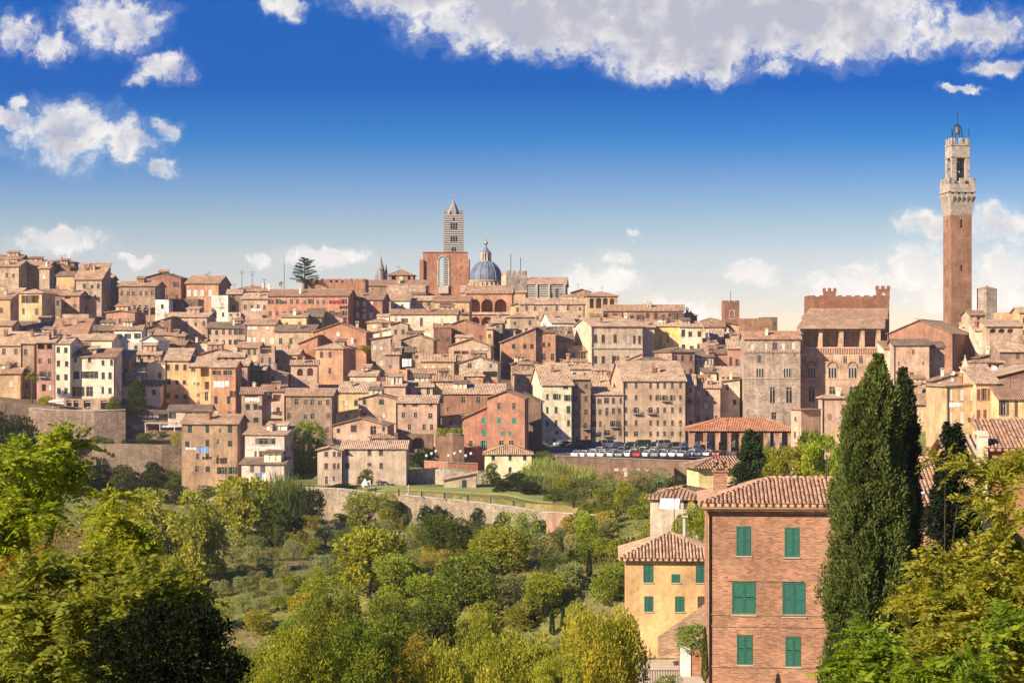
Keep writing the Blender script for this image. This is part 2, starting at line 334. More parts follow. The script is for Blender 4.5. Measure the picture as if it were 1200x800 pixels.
# windows: cached meshes; x across, z up from the sill, y inwards
WC = {}
GREEN, BROWN, GREY, WHITE, RUST, DKGREEN, TEAL = (.02, .085, .045), (.05, .03, .02), (.085, .075, .062), (.66, .61, .54), (.20, .075, .05), (.018, .035, .025), (.03, .22, .18)
def window_mesh(sty, w, h):
    key = (sty, round(w, 2), round(h, 2))
    if key in WC: return WC[key]
    mb = MB(); x = w/2
    if sty in 'do':
        mb.box(-x+.002, .16, .002, x-.002, .2, h-.002, 0)
        for a, b in ((-x+.003, -x+.07), (-.035, .035), (x-.07, x-.003)): mb.box(a, .12, .004, b, .157, h-.004, 1)
        mb.box(-x+.07, .124, h*.62, x-.07, .155, h*.62+.05, 1)
    if sty == 'a':
        K = 8; mb.face([(x*.99, .17, 0), *[(x*.99*math.cos(math.pi*k/K), .17, h-x+x*.99*math.sin(math.pi*k/K)) for k in range(K+1)], (-x*.99, .17, 0)][::-1], 0)
        mb.box(-.07, .08, .004, .07, .16, h-.05, 1); mb.box(-x+.01, .09, h-x-.06, x-.01, .15, h-x+.06, 1)
    if sty == 'o':
        for sg in (-1, 1): mb.box(min(sg*(x+.02), sg*(x+x*.95)), -.07, .0, max(sg*(x+.02), sg*(x+x*.95)), -.02, h, 2)
    if sty in 'cw':
        for sg in (-1, 1): mb.box(min(sg*.012, sg*(x-.004)), .05, .004, max(sg*.012, sg*(x-.004)), .11, h-.004, 2)
        for k in range(1, int(h/.22)): 
            zz = k*h/int(h/.22); mb.box(-x+.03, .03, zz-.03, -.03, .052, zz+.03, 2); mb.box(.03, .03, zz-.03, x-.03, .052, zz+.03, 2)
    mb.box(-x-.10, -.10, -.10, x+.10, .02, -.003, 1)
    WC[key] = mb.build('window', ['glass', 'frame_wood', 'paint'], link=False)
    return WC[key]
BALC = None
def balcony_mesh():
    global BALC
    if BALC is None:
        mb = MB(); mb.box(-1.1, -.9, -.16, 1.1, .0, -.02, 0)
        for k in range(12): xx = -1.05+2.1*k/11; mb.box(xx-.02, -.88, -.02, xx+.02, -.84, .9, 1)
        mb.box(-1.08, -.89, .9, 1.08, -.83, .96, 1)
        for xx in (-1.07, 1.03): mb.box(xx, -.83, .9, xx+.04, 0, .95, 1); mb.box(xx, -.45, -.02, xx+.04, -.41, .9, 1)
        BALC = mb.build('balcony', ['travertine', 'iron'], link=False)
    return BALC
AER = None
def aerial_mesh():
    global AER
    if AER is None:
        mb = MB(); mb.tube([(0, 0, -1), (0, 0, 2.6)], .045, 5)
        for zz, hw_ in ((2.5, .7), (2.2, .5), (1.9, .6)): mb.tube([(-hw_, 0, zz), (hw_, 0, zz)], .03, 4)
        AER = mb.build('aerial', 'iron', link=False)
    return AER
CHIM = None
def chimney_mesh():
    global CHIM
    if CHIM is None:
        mb = MB(); mb.box(-.4, -.3, -1.2, .4, .3, 1.1); mb.box(-.5, -.4, 1.1, .5, .4, 1.22, 1)
        for xx in (-.42, .24): mb.box(xx, -.32, 1.22, xx+.18, .32, 1.5)
        mb.slab([(-.55, -.45, 1.72), (.55, -.45, 1.72), (.55, 0, 1.9), (-.55, 0, 1.9)], .12, 1); mb.slab([(-.55, 0, 1.9), (.55, 0, 1.9), (.55, .45, 1.72), (-.55, .45, 1.72)], .12, 1)
        CHIM = mb.build('chimney', ['brick', 'tiles'], link=False)
    return CHIM
def barrel_plane(mb, poly, pitch=.24, r=.085, seg=.42, tints=None):
    """rows of real half-round cover tiles on a convex sloping polygon"""
    P = [Vector(p) for p in poly]; n = (P[1]-P[0]).cross(P[2]-P[0]).normalized()
    if n.z < 0: n = -n
    h = Vector((-n.y, n.x, 0)).normalized(); s_ = n.cross(h)
    q = [((p-P[0]).dot(h), (p-P[0]).dot(s_)) for p in P]
    u0, u1 = min(a for a, b in q), max(a for a, b in q)
    u = u0+pitch/2
    while u < u1:
        vs = []
        for (ua, va), (ub, vb) in zip(q, q[1:]+q[:1]):
            if (ua-u)*(ub-u) < 0: vs.append(va+(vb-va)*(u-ua)/(ub-ua))
        if len(vs) >= 2:
            v0, v1 = min(vs), max(vs); k = max(1, int((v1-v0)/seg)); st = (v1-v0)/k
            for i in range(k):
                a, b = v0+i*st-.03, v0+(i+1)*st; ra, rb = r*1.12, r*.92; du = rng.uniform(-.012, .012); tn = rng.random()
                ring = lambda v, rr, lift: [P[0]+h*(u+du-rr*math.cos(math.pi*j/6))+s_*v+n*(rr*math.sin(math.pi*j/6)+lift) for j in range(7)]
                A, B = ring(a, ra, .03), ring(b, rb, .0)
                for j in range(6): mb.face([A[j], A[j+1], B[j+1], B[j]])
                mb.face(A[::-1])
                if tints is not None: tints += [tn]*7
        u += pitch
# ---------------------------------------------------------------- houses
CPS = []          # ground control points gathered from every building: x, y, z
OCC = []
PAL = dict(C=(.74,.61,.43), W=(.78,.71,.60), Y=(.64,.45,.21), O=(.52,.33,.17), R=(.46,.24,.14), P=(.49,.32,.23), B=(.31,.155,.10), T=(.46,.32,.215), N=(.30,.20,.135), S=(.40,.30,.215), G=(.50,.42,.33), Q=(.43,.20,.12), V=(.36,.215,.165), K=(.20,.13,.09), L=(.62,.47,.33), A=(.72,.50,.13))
def pale(c, k=.13, g=1.08):
    l = .3*c[0]+.55*c[1]+.15*c[2]; return tuple(min(.8, (v+(l*e-v)*k)*g) for v, e in zip(c, (1.10, 1.0, .86)))
PAL = {k: pale(v) for k, v in PAL.items()}
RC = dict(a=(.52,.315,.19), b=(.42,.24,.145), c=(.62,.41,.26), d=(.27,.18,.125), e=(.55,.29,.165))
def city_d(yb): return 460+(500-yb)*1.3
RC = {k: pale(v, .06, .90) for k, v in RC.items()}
class HS: pass
def H(x0, x1, ye, yb, roof, col, rows=0, cols=0, sty='m', label=None, d=None, r=None, s=None, L=10.0, m='plaster', rc=None, p=.30, sc=None, name='town_house', cat='house',
      ww=.92, wh=1.5, lw=None, rw=None, g=2.0, ch=None, ops=(), oh=.5, ext=7.0, group=None, drop=.10, pipe=None, real=False, upmargin=.55, lops=()):
    d = d or city_d(yb)
    r = rng.uniform(-5, 5) if r is None else r
    cr_, sr = math.cos(R(r)), math.sin(R(r))
    A = Vector((X(x0, d), d)); k = (x1-600)/F
    w = (k*A.y-A.x)/(cr_-k*sr)
    B = A+Vector((cr_, sr))*w
    if s:
        if r > 0: kk = (x0-s-600)/F; L = (A.x-kk*A.y)/(sr+kk*cr_)
        else: kk = (x1+s-600)/F; L = (kk*B.y-B.x)/(-sr-kk*cr_)
        L = min(max(abs(L), 3.0), 30.0)
    ze, zb = Z(ye, d), Z(yb, d); z0 = zb-ext; h = ze-z0
    fw = Vector((-sr, cr_)); c = (A+B)/2+fw*L/2
    root = empty(name, (c.x, c.y, z0), R(r), label, cat, group)
    hs = HS(); hs.root, hs.w, hs.L, hs.h, hs.d, hs.z0, hs.r, hs.ze, hs.zb, hs.A, hs.x0 = root, w, L, h, d, z0, r, ze, zb, A, x0
    # pixel -> metres along the front / above the base
    def fu(px):
        q = (px-600)/F; return (q*A.y-A.x)/(cr_-q*sr)
    hs.fu = fu; hs.fz = lambda py: Z(py, d)-z0
    for t_ in (0, .5, 1):
        q = A+Vector((cr_, sr))*w*t_; CPS.append((q.x, q.y, zb-g)); q = q+fw*L; CPS.append((q.x, q.y, zb-g+.6))
    OCC.append((c.x, c.y, max(w, L)/2+1))
    wc = PAL[col] if isinstance(col, str) else col
    j = rng.uniform(.92, 1.08); wc = tuple(min(.85, q*j*rng.uniform(.97, 1.03)) for q in wc)
    sc = sc or rng.choice([BROWN, BROWN, GREY, DKGREEN, (.13, .09, .06)])
    hw, hl = w/2, L/2
    wins = []       # (u, v, w, h, style, side)
    def auto(rows, cols, sty, width, side):
        lo, hi = ext, h; out = []
        if not rows: return out
        if width/cols > 4.2 and cols > 1: cols += 1
        sh = (hi-lo)/rows
        hh = min(wh, sh*.62); wd = min(ww, width/cols*.5)
        for i in range(rows):
            for k in range(cols):
                if rows*cols > 4 and rng.random() < drop: continue
                u = width*(k+.5)/cols+rng.uniform(-.12, .12)*width/cols; v = lo+sh*i+sh*(.30 if rows > 1 else .35)
                hq = hh*rng.choice([1, 1, 1, .9, .7]) 
                if v+hq > hi-.25: hq = hi-.25-v
                if hq < .35: continue
                st = rng.choice({'m': 'dddccoo', 'x': 'ddc', 'n': 'ccco'}.get(sty, sty))
                out.append((u, v, wd, hq, st, side))
        return out
    wins += auto(rows, cols, sty, w, 'f')
    if lw: wins += auto(lw[0], lw[1], lw[2], L, 'l')
    if rw: wins += auto(rw[0], rw[1], rw[2], L, 'r')
    fo, lo_, ro = [], list(lops), []
    for q in ops:        # explicit openings in photo pixels: (px0, py0, px1, py1, style, arch, depth)
        a, b = fu(q[0]), fu(q[2]); v0, v1 = hs.fz(q[3]), hs.fz(q[1]); ar = q[5] if len(q) > 5 else 0; dp = q[6] if len(q) > 6 else .22
        a, b = max(.05, a), min(w-.05, b)
        if q[4]: wins.append(((a+b)/2, v0, b-a, v1-v0, q[4], 'f', ar))
        else: fo.append((a, v0, b, min(v1, h-.02), ar, dp))
    for q in wins:
        u, v, wd, hh, st, side = q[:6]; ar = q[6] if len(q) > 6 else (1 if st == 'a' else 0)
        W_ = w if side == 'f' else L
        u = min(max(u, wd/2+.12), W_-wd/2-.12)
        if side == 'f' and st in 'do' and h-v > 3.2 and hh > 1.2 and v > ext+2 and m != 'striped_marble' and group == G1 and rng.random() < .16: mkobj('balcony', balcony_mesh(), root, (-hw+u, -hl-.003, v-.12))
        {'f': fo, 'l': lo_, 'r': ro}[side].append((u-wd/2, v, u+wd/2, v+hh, ar, .22))
        me = window_mesh(st, wd, hh)
        if side == 'f': mkobj('window', me, root, (-hw+u, -hl, v), WHITE if st == 'w' else sc)
        elif side == 'l': mkobj('window', me, root, (-hw, hl-u, v), WHITE if st == 'w' else sc, -math.pi/2)
        else: mkobj('window', me, root, (hw, -hl+u, v), WHITE if st == 'w' else sc, math.pi/2)
    mb = MB()
    panel(mb, (-hw, -hl, 0), (1, 0, 0), w, h, fo); panel(mb, (-hw, hl, 0), (0, -1, 0), L, h, lo_)
    panel(mb, (hw, -hl, 0), (0, 1, 0), L, h, ro); panel(mb, (hw, hl, 0), (-1, 0, 0), w, h)
    rb = MB(); th = .16; zt = h+th; polys = []; a = oh
    if roof == 'f':
        zr = h+p*hl
        for sg in (-1, 1): mb.face([(sg*hw, -hl*sg*-1*-1, h), (sg*hw, hl*sg, h), (sg*hw, 0, zr)] if sg > 0 else [(-hw, hl, h), (-hw, -hl, h), (-hw, 0, zr)])
        polys = [[(-hw-a, -hl-a, zt-a*p), (hw+a, -hl-a, zt-a*p), (hw+a, 0, zr+th), (-hw-a, 0, zr+th)], [(hw+a, hl+a, zt-a*p), (-hw-a, hl+a, zt-a*p), (-hw-a, 0, zr+th), (hw+a, 0, zr+th)]]
        rb.tube([(-hw-a, 0, zr+th), (hw+a, 0, zr+th)], .14, 6)
    elif roof == 'g':
        zr = h+p*hw
        mb.face([(-hw, -hl, h), (hw, -hl, h), (0, -hl, zr)]); mb.face([(hw, hl, h), (-hw, hl, h), (0, hl, zr)])
        polys = [[(-hw-a, hl+a, zt-a*p), (-hw-a, -hl-a, zt-a*p), (0, -hl-a, zr+th), (0, hl+a, zr+th)], [(hw+a, -hl-a, zt-a*p), (hw+a, hl+a, zt-a*p), (0, hl+a, zr+th), (0, -hl-a, zr+th)]]
        rb.tube([(0, -hl-a, zr+th), (0, hl+a, zr+th)], .14, 6)
    elif roof == 'h':
        b = min(hw, hl); zr = zt+p*b; e = zt-a*p; rx, ry = hw-b, hl-b
        c4 = [(-hw-a, -hl-a, e), (hw+a, -hl-a, e), (hw+a, hl+a, e), (-hw-a, hl+a, e)]
        r1, r2 = ((-rx, 0, zr), (rx, 0, zr)) if hw >= hl else ((0, -ry, zr), (0, ry, zr))
        if hw >= hl: polys = [[c4[0], c4[1], r2, r1], [c4[1], c4[2], r2], [c4[2], c4[3], r1, r2], [c4[3], c4[0], r1]]; ends = [(0, r1), (1, r2), (2, r2), (3, r1)]
        else: polys = [[c4[0], c4[1], r1], [c4[1], c4[2], r2, r1], [c4[2], c4[3], r2], [c4[3], c4[0], r1, r2]]; ends = [(0, r1), (1, r1), (2, r2), (3, r2)]
        polys = [[q for i, q in enumerate(pl) if i == 0 or (Vector(q)-Vector(pl[i-1])).length > 1e-3] for pl in polys]
        for i, q in ends: rb.tube([c4[i], q], .13, 6)
        if abs(hw-hl) > .1: rb.tube([r1, r2], .14, 6)
    elif roof == 's':
        zr = h+p*L
        mb.face([(-hw, hl, h), (-hw, -hl, h), (-hw, hl, zr)]); mb.face([(hw, -hl, h), (hw, hl, h), (hw, hl, zr)]); mb.face([(hw, hl, h), (-hw, hl, h), (-hw, hl, zr), (hw, hl, zr)])
        polys = [[(-hw-a, -hl-a, zt-a*p), (hw+a, -hl-a, zt-a*p), (hw+a, hl+.2, zr+th+.2*p), (-hw-a, hl+.2, zr+th+.2*p)]]
    elif roof in 'lr':
        zr = h+p*w; lo2, hi2 = (h, zr) if roof == 'l' else (zr, h)
        mb.face([(-hw, -hl, h), (hw, -hl, h), (hw if roof == 'l' else -hw, -hl, zr)]); mb.face([(hw, hl, h), (-hw, hl, h), (hw if roof == 'l' else -hw, hl, zr)])
        xx = hw if roof == 'l' else -hw
        mb.face([(xx, -hl, h), (xx, hl, h), (xx, hl, zr), (xx, -hl, zr)])
        sl2 = (hi2-lo2)/w
        polys = [[(-hw-a, -hl-a, lo2+th-a*sl2), (hw+a, -hl-a, hi2+th+a*sl2), (hw+a, hl+a, hi2+th+a*sl2), (-hw-a, hl+a, lo2+th-a*sl2)]]
    elif roof == 't':
        rb.slab([(-hw+.25, -hl+.25, h-.7), (hw-.25, -hl+.25, h-.7), (hw-.25, hl-.25, h-.7), (-hw+.25, hl-.25, h-.7)], .2)
    mb.build('wall', m, root, col=wc)
    for q in polys: rb.slab(q, th)
    hs.polys = polys
    rc_ = RC[rc] if rc else RC[rng.choice('aaabcc')]
    hs.rc = rc_
    if not real:
        ro_ = rb.build('roof', 'tiles' if roof != 't' else 'concrete', root, col=rc_); hs.roof = ro_
        if polys and group == G1 and rng.random() < .4: q = polys[0]; mkobj('aerial', aerial_mesh(), ro_, [sum(v_[k] for v_ in q)/len(q)+(rng.uniform(-1.5, 1.5) if k == 0 else 0) for k in range(3)], None, rng.uniform(-.6, .6))
        if polys and group == G1 and real is False and w > 7 and roof in 'fgsh' and ch is None and rng.random() < .55:
            aw, ad, ah = rng.uniform(2.4, min(5.5, w*.5)), rng.uniform(2.2, 3.4), rng.uniform(1.5, 2.3); ax = rng.uniform(-.5, .5)*(w-aw-1); ay = rng.uniform(-.1, .2)*L; az = h+p*min(hl, w/2)*.35
            am = MB(); panel(am, (-aw/2, -ad/2, -1), (1, 0, 0), aw, ah+1, [(aw*.3, 1.35, aw*.3+.6, ah+.7, 0, .2), (aw*.66, 1.35, aw*.66+.6, ah+.7, 0, .2)]); panel(am, (-aw/2, ad/2, -1), (0, -1, 0), ad, ah+1); panel(am, (aw/2, -ad/2, -1), (0, 1, 0), ad, ah+1); panel(am, (aw/2, ad/2, -1), (-1, 0, 0), aw, ah+1)
            ao = am.build('attic', 'plaster', root, (ax, ay, az), col=PAL[rng.choice('TLPGCWN')]); am = MB(); am.slab([(-aw/2-.3, -ad/2-.35, ah+.06), (aw/2+.3, -ad/2-.35, ah+.06), (aw/2+.3, ad/2+.3, ah+.85), (-aw/2-.3, ad/2+.3, ah+.85)], .14); am.build('roof', 'tiles', ao, col=RC[rng.choice('abcd')])
        nch = ch if ch is not None else rng.choice([0, 0, 1, 1, 2])
        for _ in range(nch if polys else 0):
            q = polys[rng.randrange(min(2, len(polys)))]; ws = [rng.uniform(.2, 1) for _ in q]; tw = sum(ws)
            pt = [sum(ws[i]*q[i][k] for i in range(len(q)))/tw for k in range(3)]
            mkobj('chimney', chimney_mesh(), ro_, pt, PAL[rng.choice('BTNPW')], rng.choice([0, math.pi/2]))
    else: hs.rb = rb
    if pipe if pipe is not None else (rng.random() < .55 and (rows > 1 or len(wins) > 5)):
        pm = MB(); xx = rng.choice([-hw+.25, hw-.25]); pm.tube([(xx, -hl-.12, ext-1), (xx, -hl-.12, h-.1)], .11, 6); pm.build('drainpipe', 'dark_wood', root)
    return hs
G1 = 'houses stacked up the hillside'
def HH(*a, **k):
    k.setdefault('group', G1); return H(*a, **k)
TH = HH
# --- left shoulder of the hill
TH(-8,22,312,332,'f','T',1,3,'dw','tan stone house with two pale windows at the left edge of the skyline',r=-4,L=14,m='stone',d=640)
TH(-10,24,304,314,'f','N',0,0,'d','brown tiled roof behind the skyline house at the left edge, topmost on that side',d=672,L=12,rc='b')
TH(24,58,311,334,'f','N',1,4,'d','dark brown stone skyline house left of the red brick one with a turreted roof',d=648,m='stone',L=13,r=3)
TH(46,58,314,334,'f','T',1,1,'w','thin tan house squeezed under the eaves left of the reddish skyline house',d=640,L=6)
TH(58,82,313,328,'g','B',1,2,'d','reddish skyline house with a broad low gable near the left end of the ridge',d=655,m='brick',rc='b',L=13,r=-3)
TH(62,87,307,313,'h','B',0,0,'d','low square turret with a tiled hat rising behind the reddish gabled skyline house',d=668,rc='d',name='roof_turret',cat='turret',L=8)
TH(87,119,327,358,'s','S',2,4,'cd','grey stone block with a long tan roof sloping up to the left skyline',d=600,r=-3,m='stone',L=11,p=.5,rc='a',ch=3)
TH(66,88,323,345,'f','O',0,0,'d','plain orange plaster house front below the left skyline roofs',d=612,rc='d',L=9,r=-8)
TH(117,130,327,356,'f','K',2,1,'d','narrow dark brown house at the foot of the left skyline slope',d=615,L=8)
TH(129,141,333,352,'t','L',1,2,'d','small flat roofed beige house between the dark narrow house and the two storey arched one',d=622,L=8)
TH(139,183,335,368,'f','N',2,6,'d','brown two storey house with small arches in its lower floor near the left skyline',d=600,m='stone',r=-6,L=10,ops=[(160,360,166,369,'',1,1.2),(168,360,174,369,'',1,1.2),(176,360,182,369,'',1,1.2)])
TH(167,212,326,356,'g','B',2,4,'dwo','large red brick house with a wide gable standing up against the left sky',d=632,m='brick',r=-5,L=16,rw=(1,2,'d'),rc='d',wh=1.6,p=.28)
TH(182,198,351,367,'t','W',1,1,'c','small whitewashed cube house below the big red gabled house',d=596,L=7)
TH(198,232,350,366,'t','K',1,3,'d','dark brown terraced block with a railing beside the big red gabled house',d=606,m='brick',L=10)
TH(218,256,332,352,'f','R',0,0,'d','red brick house with three white arched windows on the skyline',d=628,m='brick',r=-4,s=14,rc='a',ops=[(219,339,223.5,347,'w',1),(226.5,339,231,347,'w',1),(234.5,339,239,347,'w',1),(244,339,248.5,347,'w',1)],ch=2)
TH(-10,23,343,376,'f','Y',2,2,'co','dark yellow side house at the left edge, joined to the balcony house',d=560,L=9)
h_=TH(23,49,343,376,'h','Y',0,0,'d','yellow house with a covered loggia and iron balcony near the left edge',d=556,L=12,rc='c',r=-5,ops=[(25,346,29,355,'',0,1.5),(31,346,35,355,'o'),(37,346,46,355,'',0,1.5),(26,361,29,368,'c'),(41,361,45,369,'c')])
TH(-12,12,350,398,'s','O',2,1,'d','orange house with a jutting tan roof cut off by the left edge',d=530,L=7)
TH(-10,14,381,424,'f','T',2,2,'cd','shadowed tan house wall low at the left edge above the small tiled roofs',d=505,L=7)
TH(48,73,345,382,'f','N',2,2,'dw','shaded brown wing left of the narrow orange fronted house',d=580,L=11,m='stone')
TH(72,93,346,368,'f','R',1,2,'cd','narrow orange rendered house front above the arched pale windows',d=566,L=9,r=-4,ops=[(76,345,82,350,'',0,1)])
TH(92,106,350,370,'f','O',1,1,'d','small ochre annexe with a yellow awning right of the narrow orange front',d=572,L=8)
TH(73,104,368,388,'t','T',0,0,'d','weathered tan house with a row of small pale arched windows in the left quarter',d=552,m='stone',L=8,ops=[(80,375,83,383,'w',1),(87,375,90.5,383,'d',1),(95,375,98.5,383,'d',1)])
TH(11,64,384,398,'f','N',0,0,'d','long low house under a dark brown shed roof below the yellow balcony house',d=540,rc='d',L=12)
TH(58,100,393,402,'s','P',0,0,'d','low house under an orange tiled roof falling towards the cream block',d=520,rc='e',L=14,p=.35)
TH(14,64,398,412,'g','L',1,4,'dc','beige gabled house with a roof terrace and skylight behind the left brick loggia house',d=508,L=14,p=.33,rc='c',r=-6)
TH(103,135,387,399,'f','N',1,3,'d','low brown house with three small windows below the orange gabled house',d=545,m='stone',L=9,rc='d',r=-3)
TH(124,158,366,386,'g','R',1,3,'d','bright orange house with three dark windows and a low gable left of the jumbled roofs',d=566,L=11,r=-6,p=.12)
TH(134,166,386,402,'f','W',1,3,'o','white house with a green railed balcony above the pale gabled cottage',d=540,L=8,sc=DKGREEN)
TH(150,166,401,416,'t','G',1,1,'c','pale grey cottage front with a green roof terrace',d=520,L=7)
TH(165,185,399,416,'g','W',1,1,'c','small white cottage with a pointed gable right of the green terrace',d=522,L=10,p=.5,r=-8)
TH(150,188,415,424,'f','T',1,4,'d','brown low house directly under the white cottage with the pointed gable',d=510,L=7)
# --- left terrace row
TH(-14,24,404,436,'s','T',2,2,'cd','tan house with a bright tiled roof above the orange one at the left edge',d=482,L=8,p=.42,rc='c',r=-3)
TH(-14,24,437,462,'s','O',1,2,'w','orange house with pale blue shutters at the left edge behind the palm',d=474,L=6,p=.35,rc='a',g=1)
TH(24,40,402,462,'s','N',3,1,'d','narrow brown house behind the palm crown',d=478,L=8,rc='c')
TH(43,64,401,464,'f','V',0,0,'d','tall pinkish brick house with a top floor loggia, left of the cream block',d=474,m='brick',L=9,rc='c',r=-2,ops=[(44,403,52,409,'',0,1.6),(55,403,61,409,'',0,1.6),(48,435,52,441,'o'),(56,435,60,441,'c'),(45,420,49,426,'d'),(56,420,60,426,'d'),(49,450,54,458,'',0,1.0),(57,451,60,457,'w')])
TH(64,82,402,466,'f','C',4,2,'c','narrow four floor cream house with green shutters, right of the brick loggia house',d=474,L=10,rc='c',r=-2,sc=DKGREEN,drop=0,wh=1.5)
TH(82,131,398,416,'f','C',0,0,'d','cream top storey with a green awning, set back above the terrace house',d=486,L=9,rc='c',r=-2,ops=[(85,402,89,408,'c'),(93,401,107,409,'',0,1.2),(116,403,121,409,'w')])
h_=TH(82,135,418,468,'s','C',0,0,'d','wide cream house with rows of green shutters facing the umbrella terrace',d=476,L=7,rc='b',r=-2,p=.3,sc=DKGREEN,ops=[(87,419,90,424.5,'c'),(103,419,107,424.5,'c'),(119,422,122.5,428,'c'),(129,421,132.5,428,'c'),(86,435,93,444,'c'),(100,435,110,443,'o'),(119,436,123,444,'c'),(127,436,131,444,'c'),(84,453,94,464,'o'),(101,453,109,464,'d'),(119,453,122,461,'c'),(127,454,131,461,'c')],g=1)
TH(75,128,467,484,'t','N',0,0,'d','shaded ground floor arcade behind the garden terrace tables',d=471,L=5,ops=[(78,469,84,482,'',0,1.5),(86,469,92,482,'',0,1.5),(98,469,106,482,'',0,1.5),(118,469,126,482,'',0,1.5)],g=0,ch=0)
TH(135,151,420,448,'s','N',1,2,'wd','brown house wedged against the right end of the wide cream house',d=490,L=7,m='stone')
TH(153,168,430,446,'f','W',1,2,'d','tiny whitewashed house between the brown wedge house and the yellow block',d=494,L=7,rc='c')
TH(172,193,427,452,'g','W',1,2,'dw','white house with a bright gable at the left end of the yellow block',d=496,L=12,r=-6,rc='c')
TH(137,188,452,482,'f','L',2,4,'co','low yellowish house behind the round evergreen tree on the terrace',d=484,L=8,rc='d',sc=DKGREEN,g=1)
# --- yellow block and neighbours
h_=TH(193,221,422,472,'f','Y',3,3,'c','three floor pale yellow house, left half of the yellow block',d=492,r=2,s=14,rc='c',L=12,sc=BROWN,pipe=True)
TH(221,247,429,472,'s','Y',0,0,'d','pale yellow house with a corner loggia, right half of the yellow block',d=490,L=8,rc='c',r=-1,ops=[(224,431,229,435,'d'),(235,427.2,245,441,'',0,2.),(227,448,229,450,'d'),(231,448,234,451,'d'),(240,447,245,456,'',0,1.2),(218,460,222,466,'d'),(231,461,234,464,'d'),(240,459,244,469,'d')])
TH(247,276,430,488,'f','R',0,0,'d','narrow reddish brick house with white sheets under its upper windows, right of the yellow block',d=482,m='brick',L=10,rc='c',r=-1,sc=DKGREEN,ops=[(251,434,256,439,'o'),(264,434,269,439,'o'),(251,464,255,473,'c'),(266,464,270,473,'c'),(251,482,255,486,'w'),(267,482,271,488,'d')])
TH(197,246,481,495,'f','C',1,5,'co','low cream house with a lichened roof at the foot of the yellow block',d=470,L=8,rc='d',sc=DKGREEN,g=1)
TH(146,173,497,511,'s','N',1,2,'d','low brown brick shed right of the pitted terrace wall',d=466,m='brick',L=6,rc='d',g=.3,ch=0,p=.12,pipe=False)
TH(213,278,496,567,'f',(.37,.25,.175),0,0,'d','large brown brick house with blue laundry across its front, standing over the ravine',d=442,m='brick',r=-3,s=12,rc='a',sc=DKGREEN,g=.5,ch=2,ops=[(220,498,225,507,'c'),(241,498,245,507,'c'),(257,502,259.5,507,'d'),(267,498,272,507,'c'),(217,517,222,524,'c'),(241,515,245,523,'c'),(254,515,257,520,'d'),(267,516,272,523,'c'),(230,531,234,538,'d'),(241,531,245,538,'c'),(254,533,257,538,'d'),(229,546,233,553,'d'),(241,546,246,553,'c'),(257,547,263,555,'o'),(270,547,275,555,'o')])
TH(287,335,508.5,566,'s','G',0,0,'d','pale grey house with white laundry strung beside the large brown ravine house',d=438,r=-10,s=9,rc='a',g=.5,p=.25,ops=[(300,513,303,520,'c'),(304,513,314,520,'o'),(316,513,323,520,'d'),(298,528,301,535,'c'),(305,528,309,535,'o'),(316,528,323,535,'o')],rw=(2,3,'d'))
TH(283,333,543,567,'s','G',0,0,'d','grey lean-to house with a brown roof at the foot of the pale grey laundry house',d=434,r=-10,L=4,rc='d',g=.5,p=.3,ops=[(293,545,298,553,'c'),(305,545,311,553,'c')])
# --- middle left roofs
TH(195,244,371,402,'f','P',2,5,'d','pinkish brown house with two window rows, below the skyline house with white arches',d=580,L=12,rc='c',r=-6,s=8,rw=(1,1,'d'),drop=.05)
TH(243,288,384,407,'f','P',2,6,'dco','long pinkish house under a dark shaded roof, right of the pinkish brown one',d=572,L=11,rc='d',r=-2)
TH(270,289,380,392,'f','T',1,3,'d','small tan attic house on the right end of the dark shaded roof',d=586,L=8)
TH(248,267,346,373,'t','W',0,0,'d','white stone house with two tall arches in its front below the skyline',d=610,L=9,r=-3,ops=[(250,350,257,360,'w',1),(258,350,266,360,'w',1),(251,366,254,371,'d'),(259,354,262,361,'c'),(260,366,263,371,'d')])
TH(266,283,344,368,'f','N',0,0,'d','house brown above and white below, right of the white arched house',d=612,L=9,ops=[(272,346,276,351,'d'),(272,357,276,364,'c')],sc=DKGREEN)
TH(267,282,366,372,'t','L',1,2,'d','small cream wall with little windows beneath the brown and white house',d=605,L=5)
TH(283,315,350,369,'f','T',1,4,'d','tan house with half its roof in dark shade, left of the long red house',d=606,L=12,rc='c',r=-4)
TH(270,317,341,347,'h','T',0,0,'d','low broad hipped roof on the skyline left of the radio mast',d=640,L=14,rc='a',ch=3)
TH(314,408,346.5,374,'f','Q',2,12,'do','very long red house front with two rows of windows below the cedar',d=604,m='brick',L=14,rc='b',r=-5,ch=4)
TH(330,359,371,388,'f','Y',1,2,'d','pale yellow house with a small round window below the long red house',d=576,L=9,rc='a',r=-5,s=4)
TH(358,377,371,386,'s','N',1,3,'d','brown attic storey with three windows right of the pale yellow house',d=580,L=9,rc='d')
TH(376,402,372,382,'r','P',0,0,'d','little pink house under the right end of the long red house',d=588,L=8,rc='b')
TH(287,322,380,404,'f','P',0,0,'d','salmon house with white windows and a row of filled arches in the middle left',d=568,L=10,rc='a',r=-4,ops=[(290,381,293.5,386,'w'),(295,381,301,386,'w'),(311,381,315,386,'w'),(289,395,294,403,'w',0),(296,395,300,403,'w',0),(306,395,310,403,'w',1),(316,395,321,403,'w',1)])
TH(322,367,388,414,'f','T',0,0,'d','tan house with a glass skylight in its roof, left of the orange gable',d=560,L=12,rc='d',r=-5,ops=[(327,396,331,403,'d'),(339,396,343,403,'d'),(339,410,343,414,'d')])
TH(278,304,407,432,'f','T',2,3,'d','tan house with a low roof and small windows above the brick narrow house',d=540,L=9,rc='a')
TH(302,322,405,436,'t','P',0,0,'d','pink house with a stacked iron balcony hung with linen',d=534,L=8,ops=[(305,404,318,414,'',0,1.4),(306,419,309,427,'d'),(315,419,318,427,'d')])
